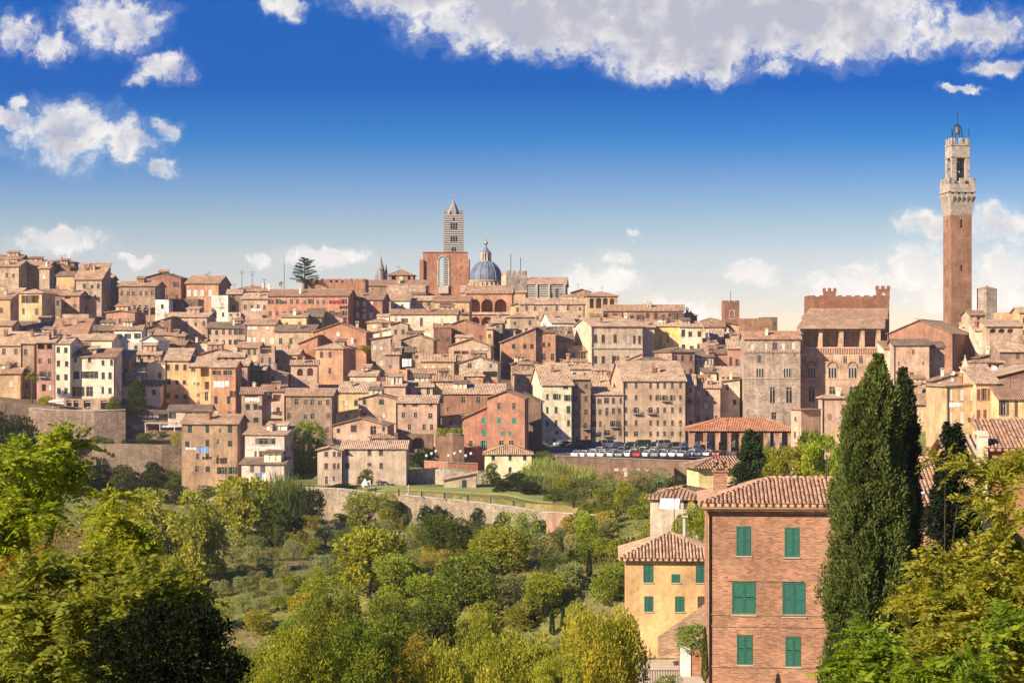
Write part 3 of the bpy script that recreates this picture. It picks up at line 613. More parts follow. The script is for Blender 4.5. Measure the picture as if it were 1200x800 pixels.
TH(321,350,415,444,'f','P',2,3,'dc','salmon house with a dark pyramid hood on its roof corner',d=540,L=9,rc='c',r=-4,ops=[])
TH(175,200,379,400,'l','N',1,2,'d','low brown house with a long roof climbing left in the jumbled roofs',d=572,L=12,rc='a',p=.3)
TH(182,206,392,412,'f','T',1,3,'d','tan house half hidden among the jumbled roofs left of the pinkish brown house',d=556,L=9,rc='a')
TH(172,190,384,400,'g','N',1,1,'d','small brown gabled house in the jumbled roofs right of the white cottages',d=562,L=9,rc='d',m='stone')
TH(187,216,404,416,'f','N',1,2,'d','wide brown roofed house above the left end of the yellow block',d=534,L=9,rc='b')
TH(203,224,400,412,'r','T',1,2,'d','small house with a roof falling right below the pinkish brown house',d=546,L=8,rc='b')
TH(219,252,405,414,'g','L',1,2,'d','low cream house with a double gable above the yellow block',d=540,L=10,rc='a')
TH(237,272,414,424,'g','P',0,0,'d','low salmon roofed house directly above the narrow reddish brick house',d=528,L=9,rc='e')
TH(252,285,418,428,'f','T',1,4,'d','low tan house with small attic windows behind the narrow brick house',d=522,L=7,rc='c')
TH(276,290,428,462,'f','V',2,1,'d','shaded mauve house in the gap right of the narrow brick house',d=500,L=9,rc='c')
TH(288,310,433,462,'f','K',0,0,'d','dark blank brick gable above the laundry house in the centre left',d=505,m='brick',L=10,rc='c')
TH(305,336,438,452,'r','L',1,1,'d','house with a long cream wall under a roof falling right, above the pink rowhouse',d=515,L=9,rc='c',p=.25)
TH(283,307,461,502,'f','P',0,0,'d','pinkish house with white washing below a lean-to roof, left of the pink rowhouse',d=472,L=9,rc='b',sc=DKGREEN,g=1,ops=[(288,473,293,480,'c'),(297,473,302,480,'c'),(297,489,303,495,'c'),(287,462,302,465,'',0,.8)])
TH(306,333,458,502,'f','P',0,0,'d','pink rowhouse with a laundry balcony, right of the house with white washing',d=474,L=9,rc='b',g=1,ops=[(315,460,319,467,'c'),(320,462,329,470,'',0,1.2),(316,477,320,484,'w'),(324,477,328,483,'c'),(307,490,331,500,'',0,1.0)])
TH(335,389,463,512,'f','N',3,6,'dc','old brown house with a greyish patched roof and worn walls, above the green bushes',d=470,L=10,rc='a',m='stone',r=-3,g=1)
# --- centre left
TH(407,448,351,378,'f','B',0,0,'d','red brick house with white blind windows right of the long red house',d=612,m='brick',L=16,rc='b',r=-5,s=8,ops=[(410,353,414,359,'w'),(418,353,421,359,'w'),(425,353,429,359,'w'),(434,353,437,359,'w'),(417,366,421,373,'w'),(425,362,429,365,'w'),(425,368,429,374,'w'),(433,366,437,373,'w')])
TH(423,500,334.5,342,'s','N',1,8,'d','wide dark hall under a broad tiled roof carrying a lantern pavilion',d=668,m='brick',L=7,rc='b',r=-3,wh=.5,g=1)
TH(452,497,352,358,'s','T',0,0,'d','broad tan sloping roof just below the dark hall with the lantern',d=640,L=18,rc='c',p=.32,oh=.2)
h_=TH(455,484,322,330,'h','B',0,0,'d','open square lantern pavilion with a pointed tiled hat above the dark hall',d=676,m='brick',L=9,rc='b',name='roof_pavilion',cat='pavilion',ops=[(459,322.6,464,329,'',0,2.),(467,322.6,472,329,'w'),(478,322.6,481,329,'',0,2.)],p=.42,ch=0)
TH(458,480,352,363,'s','W',0,0,'d','little white attic house with two dark round topped windows',d=626,L=6,rc='a',ops=[(462,356,465,361,'d',1),(470,356,473,361,'d',1)],ch=0)
TH(479,516,352,362,'f','T',1,4,'d','tan roofed house with a bright skylight left of the arcaded palace',d=630,L=10,rc='c')
TH(509,550,353,374,'f','O',1,2,'d','brownish orange house with a broad dark slot window left of the three great arches',d=610,L=10,rc='b',m='brick',ops=[(515.5,355.5,531,362.5,'',0,1.2)],r=-4)
TH(457,535,368,386,'f','C',0,0,'d','long cream building with tall slit windows under a straight tiled roof',d=590,L=10,rc='b',r=-4,ops=[(472,373,476,378,'o'),(492,372,495.5,382,'c'),(500,373,504,378,'w')])
TH(430,458,377.5,392,'h','Y',0,0,'d','small ochre house with a hipped roof at the left end of the long cream building',d=578,L=9,rc='a',ops=[(449,378,453,384,'o'),(436,379,440,385,'w')])
TH(367,429,389,410,'g','Q',0,0,'d','wide orange red gabled house with a tall white door high in its front',d=556,L=13,rc='a',p=.34,r=-5,ops=[(394,384.5,398,394,'w',1),(379,388,381.5,391,'d'),(411,395.5,414,403,'w'),(415,397,418,402,'d')],ch=1)
TH(350,372,402,444,'l','Q',1,1,'d','lower orange wing leaning against the tall salmon house',d=548,L=9,rc='a',p=.4)
TH(370,402,408,446,'h','R',0,0,'d','tall salmon house with a hipped roof and bright pink side below the orange gable',d=536,r=-14,s=15,rc='c',rw=(2,2,'d'),p=.34,ops=[(375,412,379,419,'c'),(385,412,388.5,419,'c'),(385,431,388,438,'c')])
TH(341,372,427,446,'f','P',0,0,'d','pink loggia house with two arched openings in front of the tall salmon house',d=520,L=7,rc='a',ops=[(348,432,355,440,'',1,1.4),(360,431,367,440,'',1,1.4)])
TH(428,458,391,404,'l','W',0,0,'d','bright white wall of a low house right of the orange gable',d=572,L=9,p=.2,rc='c')
TH(435,459,397,434,'l','T',2,3,'wc','old tan stone house with pale shutters beside the vine pergola',d=546,m='stone',L=10,p=.15)
TH(458,478,380,398,'g','T',1,2,'c','tan gabled house with blind windows behind the dark stone gable in the centre left',d=566,L=12,rc='b')
TH(470,508,398,432,'g','N',1,2,'c','dark stone gabled house with a jagged roofline in the centre left',d=552,m='stone',L=14,r=-10,s=4,rc='a',p=.3)
TH(451,468,415,432,'s','P',0,0,'d','small pink house with a low lean-to roof left of the hanging white washing',d=530,L=7,rc='c',ops=[(456,428,459,431,'d')])
TH(467,486,412,432,'f','N',0,0,'d','brown house with a deep porch where white washing hangs',d=534,L=8,rc='d',ops=[(470,414,483,431,'',0,1.5)])
TH(493,532,423,440,'f','O',1,4,'w','orange yellow house with tall white shutters in the middle of the hill',d=528,L=9,rc='c',ops=[])
TH(508,529,384,410,'f','B',1,2,'c','dark red brick wing at the left side of the brick gable below the great arches',d=566,m='brick',L=8,rc='b',oh=.2)
TH(510,576,386,410,'g','B',0,0,'d','red brick gabled house with one bright white blind below the three great arches',d=575,m='brick',L=14,rc='a',p=.34,ops=[(537,379,542,384,'w'),(537,391,543,400,'c'),(562,393,565,399,'c'),(562,383,564,385,'d')],r=-5)
TH(526,575,405,419,'g','T',0,0,'d','tan gabled house with white loggia doors below the red brick gable',d=548,L=11,rc='a',p=.32,ops=[(532,411,540,415,'',0,1.2),(541,411,549,415,'',0,1.2),(556,408,561,416,'w'),(565,408,571,416,'w')],r=-4)
TH(495,540,422,440,'f','O',1,5,'dw','ochre house with white doors left of the dark stone gable above the washing line',d=530,L=10,rc='a')
TH(538,583,425,450,'g','S',0,0,'d','grey stone gabled house over a shadowed alley hung with washing',d=520,m='stone',L=12,r=-6,s=4,rc='b',p=.32,ops=[(548,424,553,431,'d'),(574,426,577,431,'d'),(566,435,584,458,'',0,2.0),(557,424,561,432,'w')])
TH(570,579,385,415,'f','O',2,1,'d','slim orange house at the top of the dark alley',d=570,L=8,rc='c')
TH(576,590,378,405,'f','N',3,1,'d','slim brown house above the dark alley right of the slim orange one',d=580,L=8,rc='c')
TH(504,542,446,466,'f','Y',0,0,'d','yellow house with little square windows left of the brick house with pale arches',d=508,L=8,rc='a',ops=[(507.5,447,511,452,'d'),(516,447,519,450,'w'),(526,447,530,453,'d'),(508,459,511,463,'w'),(516,459,519,463,'w')])
TH(541,566,440,458,'h','R',0,0,'d','red brick house with two pale arched windows under a small hipped roof',d=512,m='brick',L=8,rc='c',p=.34,ops=[(544,450,552,456.5,'w',1),(556,450,563,456.5,'w',1),(550,441,551.5,445,'d'),(557,441,561,444,'w')],ch=0)
TH(520,590,461,500,'s','B',0,0,'d','long low brick house under a straight pale striped roof in the middle of the hill',d=490,m='brick',L=8,rc='c',ops=[(541,465,545.5,472,'d'),(558.5,465,563,472,'d'),(524,477,527,482,'d')],r=-3)
TH(519,546,489,510,'l','O',0,0,'d','low ochre garden house beside a white parasol, left of the big orange brick house',d=470,L=7,p=.1,ops=[(526,493,530,498,'d')])
TH(543,571,489,552,'l','Q',0,0,'d','left wing of the big orange brick house, its roof slanting up to the right',d=452,m='brick',L=10,p=.45,rc='a',g=.5,r=-2,sc=TEAL,ops=[(550,516,554,523,'d'),(564,487.5,568.5,496,'c'),(565,503,569.5,511.5,'c'),(564.5,516,569,526,'o')],ch=0)
TH(571,615,466,552,'g','Q',0,0,'d','big orange brick house with a broad gable and green shutters above the small cream villa',d=448,m='brick',r=-4,L=14,rc='a',p=.38,sc=TEAL,g=.5,ops=[(583,472,587,479.5,'d'),(600.5,472,604.5,479.5,'d'),(582.5,489,587.5,496,'c',.5),(600,489,605,496,'c',.5),(587,505.5,591,510,'c'),(596,505.5,599,510,'c'),(585,516,590.5,521,'d'),(596.5,516,602,521,'d')])
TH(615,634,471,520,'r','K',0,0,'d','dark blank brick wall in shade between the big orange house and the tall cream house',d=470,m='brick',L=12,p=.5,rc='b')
TH(410,441,440,448,'f','L',0,0,'d','low beige roofed annexe with bright skylights left of the little brick cube',d=522,L=8,rc='c')
TH(458,477,433,447,'t','R',1,1,'d','small red brick cube house between tan roofs in the centre left',d=516,m='brick',L=7)
TH(477,510,437,447,'f','L',1,3,'w','low yellowish house with a pale railed terrace right of the red brick cube',d=518,L=7,rc='a')
TH(474,507,453,467,'f','L',1,3,'d','cream house under a broad striped roof above the brick house with white framed windows',d=505,L=9,rc='c')
TH(452,476,447,462,'r','T',1,2,'d','tan house with a white skylight in its roof below the red brick cube',d=508,L=9,rc='c')
TH(440,475,452,462,'f','P',0,0,'d','low pinkish house front below the bright skylight roofs',d=502,L=6,rc='c')
TH(397,441,459,484,'f','Y',1,3,'wc','ochre house with a deep striped roof left of the twin flued brick gable',d=488,L=12,rc='c',p=.4,r=-3)
TH(420,464,467,498,'g','T',0,0,'d','brick gabled house with two chimney flues running down its front',d=480,m='brick',L=12,rc='a',p=.25,r=-5,s=5,ops=[(425,468,429,474,'c'),(425,484,429,490,'c'),(447,484,451,489,'w'),(444,468,450,474,'c')])
TH(393,421,485,500,'l','Y',0,0,'d','small yellow house with a sloping roof left of the flued brick gable',d=474,L=7,p=.18,ops=[(404,486,408,489,'d'),(410,485,414,490,'w')])
TH(390,454,498,524,'g','P',0,0,'d','wide rosy brick gabled house behind the pale grey villa',d=452,m='brick',L=12,rc='a',p=.26,r=-4,ops=[(394.5,502,398.5,507,'c'),(411,497,418,506,'c'),(434,499,441,509,'d'),(448,499,451,505,'c'),(395,515,399,519,'w'),(407,515,411,519,'c'),(418,515,422,519,'c')])
TH(433,461,512.5,524,'h','W',0,0,'d','tiny white pavilion with three red arched windows behind the villa roof',d=440,L=5,rc='a',p=.3,name='garden_pavilion',cat='pavilion',sc=RUST,ops=[(436,514,440.5,522,'c',1),(442.5,514,448,522,'c',1),(450.5,514,455.5,522,'c',1)],ch=0)
TH(466,512,471.5,510,'f','P',0,0,'d','square pinkish brick house with three rows of small windows left of the ruined arch',d=466,m='brick',L=10,rc='c',r=-3,g=1,ops=[(472,472.5,476,476.5,'c'),(483,472.5,490,476,'c'),(503,472.5,507,476,'c'),(471,483,475,489,'d'),(485,483,489,489,'d'),(502,484,507,490,'d'),(478,497,482,503.5,'d'),(495,497,499,503.5,'d'),(504,497,508,503.5,'d')])
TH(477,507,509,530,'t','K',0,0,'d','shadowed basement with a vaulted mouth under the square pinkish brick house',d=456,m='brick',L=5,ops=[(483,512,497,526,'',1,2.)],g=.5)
# --- around the great arches and to the right
h_=TH(546,600,343.5,384,'f','R',0,0,'d','brick palace with two tiers of three great dark arches at the top of the hill',d=640,m='brick',L=16,r=-2,rc='a',p=.33,
  ops=[(549.5,350.5,562.5,365.5,'',1,4.),(564,350.5,577.5,365.5,'',1,4.),(579.5,350.5,593.5,365.5,'',1,4.),(552,371,562,382,'',1,3.),(564,371,577,384,'',1,3.),(579.5,371,589,380,'',1,3.)],ch=2)
lb = MB(); lb.box(-h_.w/2, -h_.L/2-.5, h_.fz(368.5), h_.w/2, -h_.L/2-.003, h_.fz(366.3)); lb.build('string_course', 'travertine', h_.root)
TH(540,616,342.5,350,'f','O',0,0,'d','wide tan roofed range rising behind the brick palace with great arches',d=668,L=14,rc='c',p=.36,ch=3)
TH(600,612,357,370,'g','Y',1,1,'d','bright yellow end gable at the left tip of the long brown house',d=622,L=8,rc='c')
TH(610,685,356,378,'f','T',2,5,'d','long brown house with two rows of small windows below the crenellated stone tower',d=620,L=12,rc='c',m='stone',r=-2)
TH(598,627,371,386,'h','T',1,2,'d','square tan house over a whitewashed lower storey left of the long white house',d=592,L=9,rc='c',s=8,r=6)
TH(590,627,385,402,'t','G',0,0,'d','whitewashed lower storey with dark openings and small balconies',d=586,L=7,ops=[(603,386,607,391,'d'),(608,386,612,391,'d'),(615,384.5,619,389,'d'),(592,388,597,392,'',0,1)])
TH(646,673,378,396,'f','W',0,0,'d','white house with two green shutters above the salmon pink houses',d=600,L=10,rc='c',s=13,r=8,sc=GREEN,ops=[(652.5,383,656,390,'c'),(663,383,667,390,'c')])
TH(668,722,378,384,'f','C',0,0,'d','long low cream range running right behind the big yellow palace',d=612,L=10,rc='c')
TH(700,746,377,384,'h','T',0,0,'d','low tan hipped roof just behind the right end of the big yellow palace roof',d=600,L=14,rc='a')
TH(671,692,342,360,'g','N',1,2,'d','brown gabled house beside the striped chapel on the skyline',d=648,L=12,rc='b',m='brick')
TH(688,724,346.5,364,'h','T',0,0,'d','skyline loggia pavilion with tall dark arches right of the striped chapel',d=640,L=10,rc='a',name='loggia_house',m='brick',
   ops=[(691,349.5,696,361,'',1,2.2),(698.5,349,705,361,'',1,2.2),(706.5,349,712.5,361,'',1,2.2),(714.5,349.5,720,361,'',1,2.2)],r=3,s=6)
TH(700,735,357,364,'l','N',0,0,'d','sloping brown shed roof falling right from the skyline loggia',d=650,L=8,rc='b',p=-.1)
TH(707,801,364,380,'f','B',1,10,'co','long dark brick range with tall brown shutters on the skyline right of the loggia',d=628,m='brick',L=13,rc='a',r=-4,sc=(.07,.035,.025),drop=0,wh=2.2,ww=1.2,ch=4)
TH(799,817,369,380,'h','N',1,1,'d','small brown skyline house with a round chimney right of the long dark brick range',d=632,L=8,rc='c')
TH(635,657,411,424,'f','O',1,2,'d','small orange house with a terracotta roof left of the big yellow palace',d=574,L=8,rc='e',ops=[])
TH(653,682,397,412,'f','O',0,0,'d','orange house with a flat terrace just left of the big yellow palace',d=580,L=8,rc='a')
TH(667,690,411,426,'f','O',0,0,'d','orange house with two dark windows touching the foot of the big yellow palace',d=566,L=9,rc='a',ops=[(669.5,413.5,674.5,418.5,'d'),(680.5,413.5,686.5,421,'d')])
TH(588,628,400.5,432,'l','R',0,0,'d','salmon pink house whose roof climbs to the right, above the alley',d=558,L=11,p=.42,rc='a',r=3,ops=[(600,403,604,408.5,'c'),(613,403,617,408.5,'c'),(621.5,403,625.5,408.5,'c'),(622,392.5,625.5,397,'c')])
TH(627,651,389,426,'f','R',0,0,'d','salmon pink house with two dark arched doors at its foot',d=560,L=10,rc='d',r=2,ops=[(631,390,635.5,394,'d',1),(636,401,639,407,'c'),(642,401.5,645,406,'c'),(635,414,640,422,'d',1),(645.5,414,650,422,'d',1)])
TH(650,672,400,412,'s','N',0,0,'d','dark roofed lean-to right of the salmon pink houses',d=568,L=9,rc='d',p=.5)
h_=TH(693,753,382,434,'f','L',0,0,'d','big palace with a bright yellow side and a beige front of two window rows',d=562,L=12,s=20,r=13,rc='c',m='plaster',p=.22,sc=(.09,.05,.035),
   ops=[(696,392,700,401.5,'c'),(705,392,709,401.5,'c'),(719,392,723,401.5,'c'),(734.5,393,737.5,402,'w'),(742,393,745,402.5,'c'),(748,393,751,402.5,'c'),(696,417,700,425.5,'c'),(705,417,709,425.5,'c'),(719,417,723,425.5,'o'),(734,417,738,425,'d')],lw=(2,2,'w'),ch=2)
sb = MB(); sb.box(-h_.w/2, -h_.L/2-.25, h_.fz(408.5), h_.w/2, -h_.L/2-.003, h_.fz(407.3)); sb.build('string_course', 'travertine', h_.root)
TH(753,767,383,434,'f','L',0,0,'d','narrow shaded beige wing between the two yellow fronts of the palace',d=570,L=10,r=14,rc='c')
TH(766,797,382,416,'f','A',0,0,'d','strong yellow house with two slit windows, right of the big palace',d=578,L=9,rc='c',r=-6,ops=[(773,394.5,775.5,401.5,'d'),(781,394.5,783.5,401.5,'d'),(788,395,790.5,401,'w')])
TH(796,823,382.5,416,'f','C',2,3,'c','cream house with two rows of three tall brown shutters right of the strong yellow house',d=576,L=10,rc='c',r=3,s=5,sc=(.08,.04,.03),drop=0,wh=2.2,ww=1.2)
TH(787,814,412,444,'h','V',2,3,'c','dusky pink house with a dark hipped roof and plum shutters',d=548,L=14,r=14,s=20,rc='d',sc=(.13,.04,.035),drop=0,wh=1.8)
TH(736,792,425,442,'h','T',0,0,'d','low house with an arcaded loggia under a shaded hipped roof before the dusky pink house',d=532,L=9,rc='d',ops=[(757,428.5,764,440,'',1,2.),(768,427.5,776,440,'',1,2.),(777.5,428,787,440,'',1,2.)],r=-2)
TH(735,752,421,440,'l','L',0,0,'d','beige gabled side wall at the left of the arcaded loggia',d=536,L=9,rc='c',p=.4)
TH(752,778,434,446,'h','T',1,3,'d','tan roof pavilion rising out of the long beige apartment row',d=514,L=7,rc='c',name='roof_pavilion',cat='pavilion')
TH(814,836,418,444,'s','G',2,5,'d','grey brown rear house with a row of small windows right of the dusky pink house',d=552,L=8,rc='d',m='stone')
TH(823,842,407,420,'s','C',1,3,'d','cream house under a bright slanting roof right of the cream tall shuttered house',d=572,L=9,rc='c')
TH(835,853,414,442,'s','V',1,4,'c','mauve house with a column of dark shutters left of the red corner house',d=556,L=8,rc='d')
TH(853,873,408,440,'s','Q',1,3,'c','brick red corner house in half shade left of the weathered town hall wing',d=552,L=9,rc='c',sc=(.06,.05,.05),wh=3.,ww=1.2)
TH(825,849,383,396,'f','T',1,3,'dw','tan house with white window frames below the brick turret',d=604,L=10,rc='b')
TH(823,834,389,408,'t','L',2,1,'d','little beige terrace house right of the cream tall shuttered house',d=590,L=7)
TH(833,846,394,410,'s','T',1,2,'d','small tan stair shaped house in the cluster below the brick turret',d=584,L=8,rc='c')
TH(844,868,398,412,'s','N',1,2,'d','brown house with a bright rim roof in the cluster below the brick turret',d=588,L=8,rc='c')
TH(851,880,378,398,'l','O',0,0,'d','bare orange brown slope wall under the brick turret',d=610,m='stone',L=9,rc='d',p=-.2)
TH(820,850,377,386,'h','N',0,0,'d','brown tiled hip roof left of the brick turret',d=616,L=12,rc='b')
TH(603,645,438,456,'h','T',1,4,'d','wide tan house with a low hipped roof behind the tall cream house gable',d=535,L=11,rc='c',r=3)
TH(600,634,426,446,'g','N',1,3,'c','brown gabled house with green shuttered attic windows beside the dark alley',d=545,L=10,rc='b',r=3,sc=GREEN,m='stone')
TH(642,693,432,448,'f','L',1,4,'d','beige house with a sloping roof and a small turret behind the tall cream house',d=542,L=10,rc='c',r=4)
TH(660,676,423,436,'h','T',1,2,'d','little square roof turret with a tiled hat below the orange houses',d=552,L=5,rc='a',name='roof_turret',cat='turret')
TH(690,742,444,454,'f','T',1,5,'d','low jumble of tan roofed houses at the foot of the big yellow palace',d=536,L=9,rc='c',r=2)
TH(700,722,438,448,'g','L',1,1,'d','small beige gable poking up at the foot of the big yellow palace',d=546,L=8,rc='a')
# front row on the square
TH(635,671,451,524,'f','C',0,0,'d','tall cream house with green shutters at the left end of the square',d=502,r=5,s=21,rc='c',sc=GREEN,g=.3,m='plaster',lw=(3,2,'wd'),p=.34,
   ops=[(640,461.5,643,468,'c'),(650,461.5,654.5,468,'o'),(663.5,462.5,668.5,469.5,'o'),(660,451.5,666,455.5,'c'),(640,476.5,643,484,'c'),(650,476.5,653.5,484,'c'),(664,475.5,668.5,484,'c'),(640,492,643,499.5,'c'),(650,492,653.5,499.5,'c'),(664.5,492,668,499,'c'),(650.5,504,654.5,509,'d'),(648,514,651,520,'d'),(664,505,668,511.5,'w')],ch=1)
TH(671,692,444,522,'f','N',5,2,'cd','tall narrow brown brick house right of the tall cream house on the square',d=504,m='brick',L=9,rc='c',g=.3,s=5,r=10,sc=GREY,drop=0)
TH(692,730,462,521,'f','T',0,0,'d','brown house with a white arched balcony door under a tan roof on the square',d=506,L=10,rc='c',r=2,g=.3,sc=GREY,ops=[(694,467,697,473,'c'),(700,467,705,473,'c'),(708,466,714,472.5,'d'),(717,466,721,473,'c'),(726,466,729,473,'c'),(694,480,697,486,'c'),(701.5,479.5,705,486,'c'),(709.5,477.5,713.5,487,'d',1),(717,478,721,485,'c'),(724,478,728,485,'c'),(693.5,493.5,699,500,'c'),(702,493.5,705,500,'c'),(717,493,721.5,499.5,'o'),(724,493,728,500,'c'),(694,506,697,512,'c'),(702,506,705,512,'c'),(708,504,715,510,'d'),(725,505,729,511,'c')])
TH(694,712,452,463,'s','W',1,2,'d','small white attic house behind the brown house with the white balcony door',d=520,L=7,rc='c')
cs=[731.5,743.5,760.5,769,777,786,795.5]
ops=[]
for yy_,hh_,st_ in ((448.5,6.5,'ccccccc'),(462.8,6,'cccoooc'),(477.3,6.3,'codcccc'),(492.3,6.3,'ccccccc'),(505.5,5.5,'ddccccc')):
    for i_,(c_,q_) in enumerate(zip(cs,st_)): 
        w_=1.6 if q_!='d' else 2.6
        ops.append((c_-w_+2,yy_,c_+w_+2,yy_+hh_,q_))
TH(730,803,446,521,'f','T',0,0,'d','long beige apartment row of five storeys with a flower balcony facing the parked cars',d=506,r=3,s=21,L=11,rc='c',g=.3,sc=GREY,ops=ops,ch=2,p=.34,pipe=True)
TH(803,814,451,516,'s','P',5,1,'cd','slim pinkish house at the right end of the long beige apartment row',d=510,L=9,rc='c',g=.3)
TH(813,844,454,512,'f','P',4,3,'wcd','reddish house with white framed windows behind the market roof',d=514,m='brick',L=10,rc='c',g=.3,r=-6)
TH(844,867,447.5,508,'l','L',0,0,'d','tan house with a plant hung balcony left of the orange house',d=520,L=10,rc='d',g=.3,p=.15,ops=[(850.5,450,854,457,'d'),(860,452,863,458,'w'),(851,466,855,473,'w'),(859,468,863,474,'c')])
TH(824,840,436,450,'f','L',0,0,'d','small stuccoed roof house with a square white framed opening above the reddish house',d=532,L=7,rc='d',ops=[(828,439,833,443,'',0,1.)])
TH(846,873,441,500,'s','T',1,2,'c','tan house in shade left of the orange house with three columns of shutters',d=528,L=9,rc='c')
TH(872,897,441.5,512,'f','O',4,3,'c','orange house with three columns of dark shutters beside the town hall wing',d=520,L=10,rc='c',r=-4,g=.3,sc=GREY,drop=0,wh=2.)
# --- right flank
h_=TH(939,962,480,540,'r','P',0,0,'d','plain brick house with one bright ochre side behind the round bushes',d=415,m='brick',L=12,rc='a',r=28,s=12,g=.5,p=.0,ops=[(948,508,951,513,'c')],lw=(3,1,'c'),ch=0)
TH(963,1012,466,540,'h','P',2,3,'c','pinkish house with a pale hipped roof just left of the tall cypresses',d=432,L=12,rc='c',r=3,g=.5,s=4,sc=(.35,.20,.13),ch=1)
TH(986,1020,500,540,'s','O',1,2,'d','low ochre lean-to with a small tiled roof hidden behind the cypress',d=410,L=6,rc='c',g=.5)
TH(1071,1109,473,545,'f','Y',0,0,'d','yellow house with rows of pointed blind arches right of the tall cypresses',d=390,L=14,rc='a',r=2,p=.42,g=.5,ops=[(1078.5,479.5,1081.5,494,'w',1),(1085,479.5,1088,494,'c',1),(1091,479.5,1094,494,'w',1),(1096.5,479.5,1099,494,'c',1),(1102,480,1105,494,'w',1),(1077,505,1081,520,'c',1),(1088.5,506,1092.5,520,'c',1),(1099.5,507,1103.5,520,'c',1)],sc=(.28,.18,.08))
TH(1109,1146,452.5,530,'l','O',0,0,'d','tall orange yellow house with six white shuttered windows and hanging washing',d=345,L=13,rc='c',r=4,p=.08,g=.5,ops=[(1112,456,1116,469,'w'),(1125,456,1129,469,'w'),(1137,456,1141,469,'w'),(1112,482,1116,496,'w'),(1125,482,1129,496,'w'),(1137,482,1141,496,'w')],ch=1,pipe=True)
TH(1144,1170,448.5,530,'s','O',0,0,'d','tall orange house with six rust brown shutters under a long tan roof',d=343,L=9,rc='c',r=3,p=.30,g=.5,sc=RUST,ops=[(1145,456,1149,469,'c'),(1152,455,1157,469,'o'),(1163,456,1167,469,'c'),(1145,480,1149,497,'c'),(1152.5,480,1156.5,497,'c'),(1163,480,1167,497,'c')],ch=0)
TH(1168,1215,441,470,'l','B',0,0,'d','bare brick gable wall under the long tan roof at the right edge',d=352,m='brick',L=14,rc='c',p=.25,g=.5,ch=0)
TH(1171,1215,467,530,'s','Y',0,0,'d','yellow house with tall brown shutters under a low tan roof at the right edge',d=338,L=8,rc='b',g=.5,p=.4,sc=(.16,.09,.06),ops=[(1173,469,1179,486.5,'o'),(1189,469.5,1193,488,'c')],ch=0)
TH(1047,1089,404,450,'f','P',0,0,'d','squat brick block with scattered square holes right of the town hall',d=470,m='brick',L=9,rc='d',r=-3,ops=[(1069,409.5,1072,415,'d'),(1052,423.5,1054.5,427.5,'d'),(1060,423,1062,426,'d'),(1081,423.5,1083.5,427.5,'d'),(1052,440,1054.5,443,'d'),(1066,436,1071,442,'d'),(1073.5,439.5,1076,443,'d'),(1080,439.5,1082.5,443,'d')],ch=0)
TH(1088,1107,407,446,'f','P',2,2,'d','narrower brick wing attached to the right of the squat block with square holes',d=474,m='brick',L=9,rc='d',ch=0,ww=.5,wh=.6)
TH(1036,1048,408,450,'s','C',0,0,'d','narrow cream wall wedged between the town hall and the squat brick block',d=476,L=6,rc='b',ch=0)
TH(1040,1116,391,440,'g','B',0,0,'d','huge red brick hall with a low gable beside the bell tower foot',d=500,m='brick',L=22,rc='a',p=.42,r=-24,s=26,rw=(1,7,'c'),ch=0,wh=4.5,ww=.7)
TH(1138,1160,437,455,'s','T',0,0,'d','tan wall below the roof pavilion at the right edge',d=408,L=6)
TH(1143,1156,387,428,'s','L',0,0,'d','beige house with one large white framed window right of the tall bell tower',d=500,L=9,rc='c',ops=[(1147,397,1152.5,407,'w',1)])
TH(1156,1199,382,424,'f','T',0,0,'d','tan house with three wide dark loggia arches near the right edge',d=496,L=10,rc='c',ops=[(1160,385,1167.5,390,'',.7,1.6),(1170,385,1178,390,'',.7,1.6),(1180.5,385,1188,390,'',.7,1.6),(1161,398,1166,405,'c'),(1172,398,1176.5,404,'d'),(1184,398,1188,403,'d')],sc=RUST)
TH(1171,1215,366,386,'t','O',1,3,'d','ochre terraced house on the skyline at the right edge',d=520,L=9)
TH(1195,1215,366,420,'f','O',3,2,'d','tall orange house cut by the right edge behind the tan arched one',d=506,L=9)
TH(1172,1215,411.5,436,'s','N',0,0,'d','brown house with two shutters under a striped tan roof at the right edge',d=440,L=9,rc='c',p=.4,ops=[(1190.5,413,1195,420.5,'c'),(1190.5,426,1195,428,'d')],sc=RUST)
TH(1147,1174,419,432,'l','K',0,0,'d','dark shed with a curved black roof left of the striped tan roof',d=452,L=7,rc='d',p=.25)
TH(1139,1176,424.5,438,'h','T',0,0,'d','open rooftop pavilion with a flat tiled hat among satellite dishes',d=420,L=6,rc='a',p=.15,name='roof_pavilion',cat='pavilion',ops=[(1142,427,1148,436,'',0,1.5),(1151,427,1162,436,'',0,1.5),(1165,427,1171,436,'',0,1.5)],ch=0)
TH(1094,1124,446,456,'l','N',1,2,'wd','low brown house with a slanting roof beside the pointed chimney spire',d=430,L=8,rc='b',p=.3)
TH(1060,1102,455,466,'g','T',0,0,'d','low tan roofs between the tall cypresses and the yellow arched house',d=440,L=12,rc='a')
TH(1137,1155,369,390,'f','T',0,0,'d','small tan skyline house with one arch beside the grey tank tower',d=540,L=8,rc='b',ops=[(1143,370,1149,378,'',1,1.5)])
TH(1128,1145,383,420,'f','L',1,2,'d','beige house behind the foot of the tall bell tower on its right side',d=545,L=8,rc='c')
